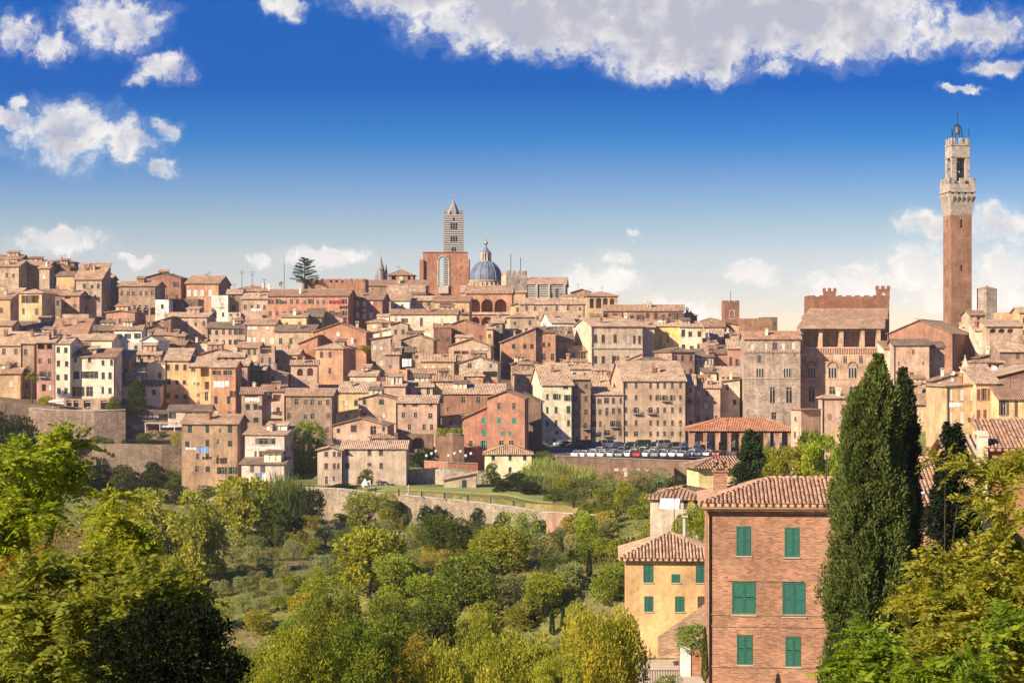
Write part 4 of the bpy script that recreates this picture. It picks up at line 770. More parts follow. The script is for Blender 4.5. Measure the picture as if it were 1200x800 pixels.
# --- garden houses nearer the viewer
G2='garden houses in the valley'
H(400,476,525,568,'f',(.53,.40,.30),0,0,'d','long pale grey villa with a straight striped roof on the lawn terrace',d=402,L=9,rc='c',r=-1,g=.1,group=G2,name='villa',ch=0,p=.28,sc=(.10,.05,.045),
   ops=[(405,527,409.5,533.5,'c'),(430.5,526.5,435.5,533.5,'c'),(444,526.5,449,533.5,'c'),(405,542,410,549,'c'),(430.5,542,435.5,546,'c'),(444.5,542,449,549,'c')],pipe=True)
H(372,400.5,527,568,'g',(.53,.40,.30),0,0,'d','gabled left end of the pale grey villa, with paired small windows',d=401,L=10,rc='c',r=-1,g=.1,group=G2,name='villa',ch=0,p=.24,sc=(.10,.05,.045),ops=[(380,529,384.5,535,'c'),(390,529,393.5,535,'c'),(395.5,529,400,535,'c'),(380,542.5,384.5,549.5,'c'),(390,542.5,393.5,549.5,'c'),(395,542.5,398,549.5,'c'),(381,558,384.5,567,'d'),(390,558,393,563,'d')])
H(568,623,531.5,560,'h',(.70,.60,.38),0,0,'d','small cream villa with a brown hipped roof below the big orange brick house',d=420,L=10,rc='a',r=0,g=.2,group=G2,name='villa',p=.34,sc=DKGREEN,ops=[(576,533,580,539,'c'),(596,533,599.5,539,'c'),(613,533,617,539,'c'),(576,547,580,553,'c'),(596,547,599.5,553,'c'),(613,547,617,553,'c')])
H(520,558,562,573,'l',(.45,.37,.28),0,0,'d','low beige chapel-like store with a half gable and a brown door by the lawn',d=398,L=5,rc='c',r=0,g=.1,group=G2,name='garden_store',cat='store',p=.2,ops=[(541.5,560,547,572,'c')],ch=0)
H(704,738,612,626,'f','T',0,0,'d','little open garden shed with a tiled roof against the garden wall',d=285,L=4,rc='c',r=0,g=0,group=G2,name='garden_shed',cat='shed',p=.34,ops=[(709,614,734,625,'',0,2.5)],ch=0,ext=2)
H(762,826,583,650,'h','G',0,0,'d','pale pink house with a white awning left of the near brick house',d=195,L=9,rc='b',r=-12,g=.5,group=G2,p=.26,sc=BROWN,ops=[(772,585,777,595,'c'),(801,585,806,596,'c'),(814,585,819,596,'c')],ch=0,oh=.5)
H(819,905,546,600,'h','Y',0,0,'d','yellow house with a broad brown hipped roof behind the dark conifer',d=255,L=13,rc='b',r=10,s=14,g=.5,group=G2,p=.30,ch=0,oh=.9)
# ---------------------------------------------------------------- the tall bell tower
d = 560; cx_ = X(1122, d); w = 28.5*d/F*.885; base = Z(440, d)-6
T = empty('bell_tower', (cx_, d, base), R(8), 'tall slender brick bell tower with a flared white stone head', 'tower')
z = lambda py: Z(py, d)-base
hw = w/2
mb = MB()
def sq(mb, hw, z0, z1, hw2=None, m=0):
    hw2 = hw2 or hw; a = [(-hw,-hw),(hw,-hw),(hw,hw),(-hw,hw)]; b = [(-hw2,-hw2),(hw2,-hw2),(hw2,hw2),(-hw2,hw2)]
    for i in range(4):
        j = (i+1) % 4; mb.face([(*a[i], z0), (*a[j], z0), (*b[j], z1), (*b[i], z1)], m)
    mb.face([(*q, z1) for q in b], m)
holes = []
for k in range(22):
    vz = z(385)+(z(258)-z(385))*k/21
    for u in (.22, .42, .6, .8): holes.append((w*u-.09, vz, w*u+.09, vz+.18, 0, .3))
slits = [(w*.5-.35, z(318), w*.5+.35, z(311), 1, .8), (w*.5-.4, z(268), w*.5+.4, z(258), 1, .8)]
holes = [q for q in holes if all(not(q[1] < s_[3]+.1 and q[3] > s_[1]-.1) for s_ in slits)]
panel(mb, (-hw, -hw, 0), (1, 0, 0), w, z(253), holes+slits); panel(mb, (-hw, hw, 0), (0, -1, 0), w, z(253), slits); panel(mb, (hw, -hw, 0), (0, 1, 0), w, z(253)); panel(mb, (hw, hw, 0), (-1, 0, 0), w, z(253))
mb.build('shaft', 'brick', T, col=(.275, .155, .103))
mb = MB(); h2 = hw*1.24
sq(mb, hw+.02, z(253), z(243), hw+.35); sq(mb, hw+.35, z(243), z(231), h2)
for sgn in range(4):
    for k in range(5):
        a = Matrix.Rotation(sgn*math.pi/2, 3, 'Z'); u = -hw*.9+hw*1.8*k/4
        pts = [a @ Vector((u+e, -hw-.2-q, zz)) for e, q, zz in ((-.28, .15, z(240)), (.28, .15, z(240)), (.28, 1.25, z(231)), (-.28, 1.25, z(231)))]
        i0 = [a @ Vector((u+e, -hw-.05, zz)) for e, zz in ((-.28, z(240)), (.28, z(240)), (.28, z(231)), (-.28, z(231)))]
        mb.face(pts)
        mb.face([i0[0], pts[0], pts[3], i0[3]]); mb.face([pts[1], i0[1], i0[2], pts[2]])
mb.build('corbel_head', 'head_stone', T)
mb = MB(); W2 = 2*h2
ar = [(W2*(k+.5)/4-.42, z(236.5), W2*(k+.5)/4+.42, z(230.5), 1, .5) for k in range(4)]
mb2 = MB()
for i in range(4):
    a = Matrix.Rotation(i*math.pi/2, 3, 'Z'); o_ = a @ Vector((-h2, -h2, z(231))); u_ = a @ Vector((1, 0, 0))
    panel(mb, o_, u_, W2, z(217)-z(231), [(q[0], .5, q[2], z(224)-z(231)-.4, 1, .7) for q in ar])
    for k in range(3):
        uu = (0, W2/2-.8, W2-1.6)[k]; p0 = a @ Vector((-h2+uu+.8, -h2+.3, 0)); 
        s2_ = .8; mb.box(p0.x-s2_*abs(u_.x)-.3*abs(u_.y), p0.y-s2_*abs(u_.y)-.3*abs(u_.x), z(217), p0.x+s2_*abs(u_.x)+.3*abs(u_.y), p0.y+s2_*abs(u_.y)+.3*abs(u_.x), z(210)+.02*i)
    b0 = a @ Vector((0, -h2, 0)); 
    mb.box(b0.x-(h2+.25)*abs(u_.x)-.25*abs(u_.y), b0.y-(h2+.25)*abs(u_.y)-.25*abs(u_.x), z(226.5)+.01*i, b0.x+(h2+.25)*abs(u_.x)+.25*abs(u_.y), b0.y+(h2+.25)*abs(u_.y)+.25*abs(u_.x), z(225.3)+.01*i)
mb.face([(-h2, -h2, z(217.5)), (h2, -h2, z(217.5)), (h2, h2, z(217.5)), (-h2, h2, z(217.5))])
mb.build('gallery', 'head_stone', T)
mb = MB(); h3 = hw*.86; W3 = 2*h3
for i in range(4):
    a = Matrix.Rotation(i*math.pi/2, 3, 'Z'); o_ = a @ Vector((-h3, -h3, z(217))); u_ = a @ Vector((1, 0, 0)); H3 = z(171)-z(217)
    panel(mb, o_, u_, W3, H3, [(W3*.25, .5, W3*.75, z(184)-z(217), 1, 1.0, False)])
    for k in range(3):
        uu = (0, W3/2-.55, W3-1.1)[k]; p0 = a @ Vector((-h3+uu+.55, -h3+.25, 0)); s2_ = .55
        mb.box(p0.x-s2_*abs(u_.x)-.25*abs(u_.y), p0.y-s2_*abs(u_.y)-.25*abs(u_.x), z(171), p0.x+s2_*abs(u_.x)+.25*abs(u_.y), p0.y+s2_*abs(u_.y)+.25*abs(u_.x), z(163)+.02*i)
    for zz in (z(186), z(172)):
        b0 = a @ Vector((0, -h3, 0)); mb.box(b0.x-(h3+.2)*abs(u_.x)-.2*abs(u_.y), b0.y-(h3+.2)*abs(u_.y)-.2*abs(u_.x), zz+.01*i, b0.x+(h3+.2)*abs(u_.x)+.2*abs(u_.y), b0.y+(h3+.2)*abs(u_.y)+.2*abs(u_.x), zz+.35+.01*i)
mb.face([(-h3, -h3, z(173)), (h3, -h3, z(173)), (h3, h3, z(173)), (-h3, h3, z(173))])
mb.build('belfry', 'head_stone', T)
def bell(name, zt, rr, hh):
    mb = MB(); mb.lathe([(rr*1.0, zt-hh), (rr*.82, zt-hh*.85), (rr*.62, zt-hh*.45), (rr*.5, zt-hh*.15), (rr*.2, zt), (0, zt)], 14); return mb.build(name, 'bronze', T, smooth=True)
bell('bell', z(190), 1.0, 2.6); bell('bell', z(201), 1.1, 2.8)
mb = MB()
for zz in (z(189), z(199.5)): mb.box(-h3, -.25, zz, h3, .25, zz+.45)
mb.build('bell_beam', 'dark_wood', T)
bell('bell', z(147.5), .95, 2.4)
for a in (0, math.pi/2):
    mb = MB(); mb.tube([(1.55*math.cos(t_)*math.cos(a), 1.55*math.cos(t_)*math.sin(a), z(171)+(z(146)-z(171))*min(1, math.sin(t_)**.6 if math.sin(t_) > 0 else 0)) for t_ in [math.pi*k/14 for k in range(15)]], .16, 5); mb.build('iron_arch', 'iron', T)
mb = MB(); mb.tube([(0, 0, z(147)), (0, 0, z(131))], .10, 5); mb.build('lightning_rod', 'iron', T)
for xx in (-2.6, 2.6): mb = MB(); mb.tube([(xx, -2.3, z(164)), (xx, -2.3, z(152))], .11, 5); mb.build('iron_post', 'iron', T)
# ---------------------------------------------------------------- striped campanile, unfinished facade, dome
d = 718; w = 23*d/F; hw = w/2; base = Z(345, d); z = lambda py: Z(py, d)-base
T = empty('striped_campanile', (X(531.5, d), d, base), R(4), 'black and white striped campanile with a pointed spire behind the roofless red brick wall', 'tower')
mb = MB()
for i in range(4):
    a = Matrix.Rotation(i*math.pi/2, 3, 'Z'); o_ = a @ Vector((-hw, -hw, 0)); u_ = a @ Vector((1, 0, 0)); ops = []
    for y0, y1, n in ((298, 290.5, 2), (284, 277, 3), (269.5, 262, 3), (259.5, 255.5, 1)):
        for k in range(n):
            uc = w*.5+(k-(n-1)/2)*.95; ops.append((uc-.36, z(y0), uc+.36, z(y1), 1, .8))
    panel(mb, o_, u_, w, z(252), ops)
mb.face([(-hw, -hw, z(252)), (hw, -hw, z(252)), (hw, hw, z(252)), (-hw, hw, z(252))])
mb.build('shaft', 'striped_marble', T)
mb = MB(); mb.lathe([(hw*.66, z(252)), (hw*.60, z(248)), (.25, z(235.0)), (0, z(234.5))], 8, rot=math.pi/8); mb.build('spire', 'grey_marble', T)
for sx_ in (-1, 1):
    for sy_ in (-1, 1):
        mb = MB(); x_, y_ = sx_*(hw-.55), sy_*(hw-.55); mb.box(x_-.5, y_-.5, z(252), x_+.5, y_+.5, z(248.5)); mb.lathe([(.72, z(249)), (.05, z(240.5)), (0, z(240))], 4, cx=x_, cy=y_, rot=math.pi/4); mb.build('pinnacle', 'grey_marble', T)
mb = MB(); mb.tube([(0, 0, z(236)), (0, 0, z(229))], .09, 5); mb.lathe([(0, z(232.2)), (.35, z(231.5)), (0, z(230.8))], 8); mb.build('finial', 'gilt', T)
d = 703; base = Z(350, d)-4; z = lambda py: Z(py, d)-base; xl, xr = X(496, d), X(547.5, d); w = xr-xl
T = empty('unfinished_facade', ((xl+xr)/2, d, base), R(-2), 'roofless red brick facade wall with one tall open arch on the skyline', 'wall')
mb = MB(); sc_ = d/F; u = lambda px: (px-496)*sc_
for fy, ux, fl in ((-1.6, 1, 0), (1.6, -1, 1)):
    o_ = (-w/2*ux, fy, 0); aa, bb = (u(514.5), u(526)) if not fl else (w-u(526), w-u(514.5))
    panel(mb, o_, (ux, 0, 0), w, z(296), [(aa, z(340), bb, z(300.5), 1, 1.6, False)]+([(u(500.5), z(331), u(502), z(327.5), 0, .5), (u(540), z(306), u(541), z(303.5), 0, .5), (u(539.5), z(315), u(540.5), z(313), 0, .5), (u(539.5), z(324), u(540.5), z(322), 0, .5)] if not fl else []))
mb.face([(-w/2, -1.6, z(296)), (w/2, -1.6, z(296)), (w/2, 1.6, z(296)), (-w/2, 1.6, z(296))])
mb.face([(-w/2, 1.6, 0), (-w/2, -1.6, 0), (-w/2, -1.6, z(296)), (-w/2, 1.6, z(296))]); mb.face([(w/2, -1.6, 0), (w/2, 1.6, 0), (w/2, 1.6, z(296)), (w/2, -1.6, z(296))])
mb.box(-w/2-1.2, -2.6, 0, -w/2+.3, 2.6, z(304.5)); mb.box(w/2-.9, -2.6, 0, w/2+.9, 2.6, z(304)); mb.box(-w/2-.1, -1.9, z(296)+.003, w/2+.1, 1.9, z(295.2))
mb.build('masonry', 'brick', T, col=(.32, .16, .105))
mb = MB()
K = 14; r_ = (u(526)-u(514.5))/2; cxx = (u(514.5)+u(526))/2-w/2; zs = z(300.5)-r_
pts = [(cxx-r_-.2, z(338)), (cxx-r_-.2, zs)]+[(cxx-(r_+.2)*math.cos(math.pi*k/K), zs+(r_+.2)*math.sin(math.pi*k/K)) for k in range(1, K)]+[(cxx+r_+.2, zs), (cxx+r_+.2, z(338))]
mb.tube([(a, -1.7, b) for a, b in pts], .28, 5); mb.build('arch_moulding', 'travertine', T)
mb = MB(); mb.box(cxx-r_, -2.4, z(344), cxx+r_, -1.0, z(335)); mb.slab([(cxx-r_-.5, -2.7, z(335)), (cxx, -2.7, z(331)), (cxx, -.9, z(331)), (cxx-r_-.5, -.9, z(335))], .2); mb.slab([(cxx, -2.7, z(331)), (cxx+r_+.5, -2.7, z(335)), (cxx+r_+.5, -.9, z(335)), (cxx, -.9, z(331))], .2); mb.build('pediment', 'travertine', T)
d = 689; r_ = 18.8*d/F; base = Z(345, d); z = lambda py: Z(py, d)-base
T = empty('cathedral_dome', (X(569.5, d), d, base), 0, 'blue grey ribbed dome with a white lantern and gilt ball', 'dome')
mb = MB(); mb.lathe([(r_*1.02, 0), (r_*1.02, z(331)), (r_*1.07, z(330)), (r_*1.07, z(328.6)), (r_*.99, z(328.5))], 24); mb.build('drum', 'brick', T, col=PAL['T'])
mb = MB()
for k in range(24):
    a = 2*math.pi*k/24; mb.lathe([(.24, z(336)), (.24, z(331.5))], 6, cx=1.06*r_*math.cos(a), cy=1.06*r_*math.sin(a))
mb.build('colonnette_ring', 'travertine', T)
prof = [(r_*math.cos(t_*math.pi/2*.92), z(328.5)+(z(306)-z(328.5))*math.sin(t_*math.pi/2)) for t_ in [k/10 for k in range(11)]]
mb = MB(); mb.lathe(prof, 24); mb.build('dome_shell', 'lead', T, smooth=True)
mb = MB()
for k in range(12):
    a = 2*math.pi*(k+.3)/12; mb.tube([(q*1.004*math.cos(a), q*1.004*math.sin(a), zz) for q, zz in prof], .20, 5)
mb.build('dome_ribs', 'lead', T)
mb = MB(); lr = 5.6*d/F; mb.lathe([(lr*1.15, z(307.5)), (lr*1.15, z(306))], 16)
mb.lathe([(lr*.7, z(306)), (lr*.7, z(297))], 12)
for k in range(10):
    a = 2*math.pi*k/10; mb.lathe([(.32, z(306)), (.32, z(297.5))], 6, cx=lr*.95*math.cos(a), cy=lr*.95*math.sin(a))
mb.lathe([(lr*1.12, z(297.5)), (lr*1.12, z(296.3))], 16); mb.build('lantern', 'travertine', T)
mb = MB(); mb.lathe([(lr*1.14, z(296.3)), (lr*.6, z(293)), (lr*.3, z(290.5)), (.25, z(288)), (0, z(287.8))], 16); mb.build('lantern_cap', 'lead', T)
mb = MB(); mb.lathe([(0, z(287.8)), (.55, z(286.6)), (.75, z(285)), (.55, z(283.4)), (0, z(282.2))], 12); mb.tube([(0, 0, z(282.5)), (0, 0, z(279))], .09, 4); mb.build('gilt_ball', 'gilt', T)
# striped transept
h_ = H(614,663,333,352,'f',(.5,.5,.5),0,0,'d','black and white striped stone transept with a pointed window on the skyline',d=690,L=9,rc='c',p=.2,m='striped_marble',name='church_transept',cat='church',ch=0,r=-3,s=7,ops=[(651,337.5,655,349,'d',1.3),(645.5,343,648,350,'d',1),(658,343,660,350,'d',1)])
mb = MB()
for px_ in (615.5, 629, 643.5, 661.5):
    u_ = h_.fu(px_)-h_.w/2; mb.box(u_-.35, -h_.L/2-.5, 0, u_+.35, -h_.L/2-.01, h_.fz(333.5))
mb.build('buttress', 'travertine', h_.root)
def crenel(mb, x0, x1, y0, y1, z0, z1, n, sides='fblr', th=.8, only=None):
    for side in sides:
        L_ = x1-x0 if side in 'fb' else y1-y0; st = L_/n
        for k in range(n) if only is None else (only,):
            a, b = k*st+st*.22, k*st+st*.78
            if side == 'f': mb.box(x0+a, y0, z0, x0+b, y0+th, z1)
            if side == 'b': mb.box(x0+a, y1-th, z0, x0+b, y1, z1)
            if side == 'l': mb.box(x0, y0+a, z0, x0+th, y0+b, z1-.01)
            if side == 'r': mb.box(x1-th, y0+a, z0, x1, y0+b, z1-.01)
def ctower(name, x0, x1, yt, ym, yb, d, r, mat, col, label, n=4, ops=(), cat='tower', depth=None):
    w = (x1-x0)*d/F; L = depth or w; b = Z(yb, d)-5; zz = lambda py: Z(py, d)-b
    T = empty(name, (X((x0+x1)/2, d), d+L/2, b), R(r), label, cat); mb = MB(); u = lambda px: (px-x0)*d/F
    panel(mb, (-w/2, -L/2, 0), (1, 0, 0), w, zz(ym), [(u(q[0]), zz(q[3]), u(q[2]), zz(q[1]), q[4], q[5]) for q in ops])
    panel(mb, (w/2, L/2, 0), (-1, 0, 0), w, zz(ym)); panel(mb, (-w/2, L/2, 0), (0, -1, 0), L, zz(ym)); panel(mb, (w/2, -L/2, 0), (0, 1, 0), L, zz(ym))
    mb.face([(-w/2, -L/2, zz(ym)), (w/2, -L/2, zz(ym)), (w/2, L/2, zz(ym)), (-w/2, L/2, zz(ym))])
    mb.build('wall', mat, T, col=col)
    for sd_ in ('fblr' if L > 3 else 'f'):
        for k in range(n):
            mb = MB(); crenel(mb, -w/2, w/2, -L/2, L/2, zz(ym)+.002, zz(yt), n, sd_, only=k); mb.build('merlon', mat, T, col=col)
    for px_, d_ in ((x0, d), (x1, d)): CPS.append((X(px_, d), d_, b+3))
    return T, w, L, zz
T, w, L, zz = ctower('crenellated_tower', 590, 615, 317, 322, 340, 668, 14, 'stone', (.42,.36,.28), 'pale stone crenellated tower with two thin poles right of the blue dome', 4, [(604.5,328,606,331,1,.5)])
mb = MB()
for u_ in (-1.2, 2.4): mb.tube([(u_, 0, zz(322)), (u_, 0, zz(301 if u_ > 0 else 297))], .12, 5)
mb.build('flagpole', 'iron', T)
T, w, L, zz = ctower('brick_turret', 848, 866, 352, 355, 378, 610, 4, 'brick', (.26,.13,.09), 'small square brick turret with battlements and an open arch on the skyline', 3, [])
d_=610
mb = MB(); panel(mb, (-1.0, -L/2-.06, zz(374)), (1, 0, 0), 2.0, zz(363)-zz(374), [(.25, .3, 1.75, zz(363.5)-zz(374), 1, .4)]); mb.build('arch_frame', 'travertine', T)
mb = MB(); mb.tube([(0, 0, zz(355)), (0, 0, zz(341))], .09, 5); mb.build('mast', 'iron', T)
ctower('crenellated_wall', 355, 429, 326.5, 331, 340, 640, -3, 'brick', (.33,.17,.11), 'low red brick battlemented wall right of the cedar', 11, cat='wall', depth=9)
ctower('crenellated_wall', 868, 905, 373, 376, 390, 600, -2, 'brick', (.30,.17,.11), 'brown battlemented wall running right of the brick turret', 9, cat='wall', depth=6)
h_ = H(895,911,371.5,388,'t','K',1,2,'c','flat grey boxy roof building above the battlements left of the town hall',d=612,L=9,ch=0,group=G1)
# grey hexagonal tank tower
d = 560; r_ = 12.6*d/F; base = Z(400, d); z = lambda py: Z(py, d)-base
T = empty('water_tower', (X(1156.5, d), d, base), 0, 'plain grey hexagonal tower with a shallow pointed cap right of the tall bell tower', 'tower')
mb = MB(); mb.lathe([(r_, 0), (r_, z(339))], 6, rot=R(12)); mb.build('shaft', 'stone', T, col=(.36, .30, .24))
mb = MB(); mb.lathe([(r_*1.03, z(339.2)), (r_*1.03, z(338.6)), (.3, z(335.4)), (.2, z(333.5)), (0, z(333.4))], 6, rot=R(12)); mb.build('cap', 'tiles', T, col=RC['b'])
# spires of the cathedral front
d = 720; base = Z(340, d); z = lambda py: Z(py, d)-base
T = empty('gothic_pinnacles', (X(446, d), d, base), 0, 'cluster of carved grey stone spires left of the lantern pavilion', 'spires')
for px_, yt, yb_, rr in ((442.5, 318, 324, .9), (446.5, 299, 316, 1.2), (444, 310, 322, .8), (449.5, 312, 323, .8), (452.5, 308.5, 321, .55), (440, 323, 329, .6)):
    x_ = (px_-446)*d/F; mb = MB(); mb.lathe([(rr, z(342)), (rr*.95, z(yb_)), (rr*1.2, z(yb_)+.1), (rr*.5, z((yt+yb_)/2)), (.06, z(yt)), (0, z(yt)+.1)], 8, cx=x_, cy=rng.uniform(-1, 1))
    for k in range(4): mb.lathe([(rr*.28, z(yb_+2)), (.02, z(yb_-4))], 5, cx=x_+rr*math.cos(k*1.57+.7), cy=rr*math.sin(k*1.57+.7))
    mb.build('spire', 'grey_marble', T)
# ---------------------------------------------------------------- town hall
d = 520
TH_ = H(937.5,1032,384,478,'t','P',0,0,'d','great brick town hall with an open pillared loggia under two stepped roofs',d=d,m='brick',L=10,r=-3,name='town_hall',cat='palace',ch=0,ext=10,pipe=False,g=3,
   ops=[(942,384.4,959.7,406.3,'',0,5.),(964,384.4,983.5,406.3,'',0,5.),(988.5,384.4,1008.8,406.3,'',0,5.),(1013.3,384.4,1027.5,406.3,'',0,5.),
        (941,417.5,945,426.5,'a'),(988.5,417,992.5,425.5,'a'),(1007,416.5,1011,425.5,'a'),(948,453,954.5,471,'a'),(972,453,978.5,463,'a'),(996,453,1003,463,'a')])
hs = TH_; root = hs.root; fy = -hs.L/2
for px_ in (951, 975.5, 999, 1023):
    for i, e in enumerate((-2.7, 0, 2.7)):
        pass
for px_ in (951, 975.5, 999, 1023):
    mb = MB(); tb = MB(); uc = hs.fu(px_)-hs.w/2; z0_, z1_ = hs.fz(443), hs.fz(431)
    for e in (-.78, 0, .78):
        panel(mb, (uc+e-.39, fy-.10, z0_), (1, 0, 0), .78, z1_-z0_+.4, [(.12, .1, .66, z1_-z0_+.1, 1.3, .09, True, 1)])
    pts = [(uc+1.35*math.cos(math.pi*k/10), fy-.12, z1_+.1+1.6*math.sin(math.pi*k/10)) for k in range(11)]
    tb.tube(pts, .14, 5)
    gw = mb.build('gothic_window', ['travertine', 'glass'], root); tb.build('window_moulding', 'brick', gw, col=(.22,.11,.08))
mb = MB(); mb.box(-hs.w/2, fy-.30, hs.fz(408.5), hs.w/2, fy-.003, hs.fz(406.5))
n = 34
for k in range(n):
    u_ = -hs.w/2+hs.w*(k+.5)/n; mb.box(u_-.14, fy-.28, hs.fz(414), u_+.14, fy-.003, hs.fz(408.5)-.01)
mb.build('corbel_table', 'brick', root, col=PAL['P'])
mb = MB(); mb.box(-hs.w/2, fy-.14, hs.fz(444.2), hs.w/2, fy-.003, hs.fz(443.4)); mb.build('string_course', 'travertine', root)
# stepped roofs and the battlemented rear block
def lroof(x0, x1, y0, y1, d0, d1, name, o=root):
    a = root.matrix_world; mb = MB()
    P4 = [(X(x0[0], d0), d0, Z(y0, d0)), (X(x1[0], d0), d0, Z(y0, d0)), (X(x1[1], d1), d1, Z(y1, d1)), (X(x0[1], d1), d1, Z(y1, d1))]
    inv = (Matrix.Translation(root.location) @ Matrix.Rotation(root.rotation_euler.z, 4, 'Z')).inverted()
    mb.slab([inv @ Vector(p) for p in P4], .3); return mb.build(name, 'tiles', root, col=RC['a'])
lroof((933.5, 942), (1037, 1038), 384, 371, 518.5, 530, 'roof'); lroof((941, 949), (1040, 1042), 371, 361, 530.8, 540, 'roof')
h2_ = H(942,1041,369.8,390,'t','B',0,0,'d','low brick tier of the town hall between its two stepped roofs',d=532,m='brick',L=6,r=-3,name='town_hall_tier',cat='palace',ch=0,pipe=False)
b2, w2, L2, z2 = ctower('town_hall_block', 949, 1043, 346, 350.5, 380, 542, -3, 'brick', (.24,.115,.075), 'battlemented brick upper block crowning the town hall', 9, cat='palace', depth=12)
for x0_, x1_, yt_ in ((966.5, 981, 337.5), (1028, 1043.5, 335)):
    mb = MB(); a, b = (x0_-949)*542/F-w2/2, (x1_-949)*542/F-w2/2; wq = b-a; yo = -L2/2-.05
    panel(mb, (a, yo, z2(351)), (1, 0, 0), wq, z2(yt_+5)-z2(351), [(wq*.42, .3, wq*.72, z2(yt_+8)-z2(351), 1, .9, False)])
    panel(mb, (b, yo+.9, z2(351)), (-1, 0, 0), wq, z2(yt_+5)-z2(351), [(wq*.28, .3, wq*.58, z2(yt_+8)-z2(351), 1, .01, False)])
    mb.box(a-.15, yo-.1, z2(yt_+5), b+.15, yo+1.0, z2(yt_+3.6))
    for k in range(3): mb.box(a-.15+(wq+.3)*(k/2)*.78, yo-.1, z2(yt_+3.6)+.002, a-.15+(wq+.3)*((k/2)*.78+.22), yo+1.0, z2(yt_))
    mb.face([(a, yo+.9, z2(351)), (a, yo, z2(351)), (a, yo, z2(yt_+5)), (a, yo+.9, z2(yt_+5))]); mb.face([(b, yo, z2(351)), (b, yo+.9, z2(351)), (b, yo+.9, z2(yt_+5)), (b, yo, z2(yt_+5))])
    mb.build('bell_gable', 'brick', b2, col=(.24,.115,.075))
# weathered wing
W_ = H(872,938,397,492,'f','S',0,0,'d','weathered stone and brick wing left of the town hall, shadowed at its foot',d=514,m='stone',L=11,r=-2,rc='e',name='town_hall_wing',cat='palace',ext=10,ch=1,p=.36,g=3,pipe=False,sc=GREY,
   ops=[(880,403,883,410,'w'),(896.5,402,899,409,'w'),(905,401,911,410,'c'),(916,402.5,919.5,409,'w'),(928,401,931.5,409,'w'),(888,416,892,425,'c'),(905,414,907,418,'d'),(930,413,932.5,418,'d'),(902.5,453.5,908,472,'a'),(921.5,453.5,928,472,'a'),(904,483,910,491,'d')])
fy = -W_.L/2
for px_ in (890.5, 922.5):
    mb = MB()
    uc = W_.fu(px_)-W_.w/2; z0_, z1_ = W_.fz(442.5), W_.fz(432)
    for e in (-.7, 0, .7): panel(mb, (uc+e-.35, fy-.10, z0_), (1, 0, 0), .7, z1_-z0_+.4, [(.12, .1, .58, z1_-z0_+.1, 1.3, .09, True, 1)])
    mb.build('gothic_window', ['travertine', 'glass'], W_.root)
mb = MB(); mb.box(-W_.w/2, fy-.18, W_.fz(443.8), W_.w/2, fy-.003, W_.fz(442.8)); mb.build('string_course', 'travertine', W_.root)
mb = MB()
for k in range(22):
    u_ = -W_.w/2+W_.w*(k+.5)/22; mb.box(u_-.2, fy-.25, W_.fz(413.5), u_+.2, fy-.003, W_.fz(410.8))
mb.build('corbel_table', 'brick', W_.root, col=PAL['S'])
# pointed chimney spire and dishes, mast
d = 405; T = empty('pyramid_spire', (X(1131, d), d, Z(446, d)), R(25), 'small pointed pyramid spire with a ball, among satellite dishes at the right', 'spire')
z = lambda py: Z(py, d)-Z(446, d)
mb = MB(); mb.lathe([(1.7, 0), (1.5, z(436)), (.12, z(418)), (0, z(417.8))], 4); mb.build('pyramid', 'brick', T, col=PAL['L'])
mb = MB(); mb.lathe([(0, z(418)), (.3, z(417)), (0, z(415.6))], 10); mb.build('ball', 'travertine', T)
def dish(px, py, d, rr, col, label, rz):
    T = empty('satellite_dish', (X(px, d), d, Z(py, d)), rz, label, 'dish', 'satellite dishes on the roofs'); mb = MB(); P = []
    prof = [(0, 0), (rr*.5, .05*rr), (rr, .22*rr)]
    for (r0, y0), (r1, y1) in zip(prof, prof[1:]):
        for k in range(14):
            a, b = 2*math.pi*k/14, 2*math.pi*(k+1)/14
            f = lambda r_, y_, t_: (r_*math.cos(t_), -y_, r_*math.sin(t_))
            pts = [f(r0, y0, a), f(r0, y0, b), f(r1, y1, b), f(r1, y1, a)]; mb.face(pts if r0 else pts[1:]); 
            mb.face([(p[0], p[1]+.04, p[2]) for p in (pts if r0 else pts[1:])][::-1])
    mb.build('bowl', 'paint', T, col=col); mb = MB(); mb.tube([(0, .02, 0), (0, .3, -.2), (0, .3, -rr-1.2)], .05, 5); mb.tube([(0, -.2*rr, -rr), (0, -rr*.9, -.1)], .03, 4); mb.build('bracket', 'iron', T)
dish(1116, 437, 402, .55, (.7,.68,.62), 'white satellite dish left of the pyramid spire, the upper of two', .2); dish(1115, 444.5, 400, .5, (.7,.68,.62), 'white satellite dish left of the pyramid spire, the lower of two', .2)
dish(1130, 439.5, 394, .55, (.5,.16,.09), 'terracotta red satellite dish directly below the pyramid spire', -.3); dish(1140.5, 436.5, 396, .6, (.55,.2,.12), 'larger terracotta red satellite dish right of the pyramid spire', -.3)
dish(1165.5, 432, 380, .62, (.75,.73,.68), 'big white satellite dish on the long tan roof at the right', -.4)
dish(330, 333, 628, .9, (.3,.26,.22), 'round grey dish at the foot of the radio mast', .1)
def mast(px, y0, y1, d, label, bars=()):
    T = empty('antenna_mast', (X(px, d), d, Z(y1, d)), 0, label, 'antenna', 'antennas on the skyline'); z = lambda py: Z(py, d)-Z(y1, d); mb = MB(); mb.tube([(0, 0, -3), (0, 0, z(y0))], [.13, .07], 5); mb.build('pole', 'iron', T)
    for i, (yb, hw_) in enumerate(bars):
        mb = MB(); mb.tube([(-hw_, 0, z(yb)), (hw_, .2, z(yb))], .06, 4); mb.build('aerial', 'iron', T)
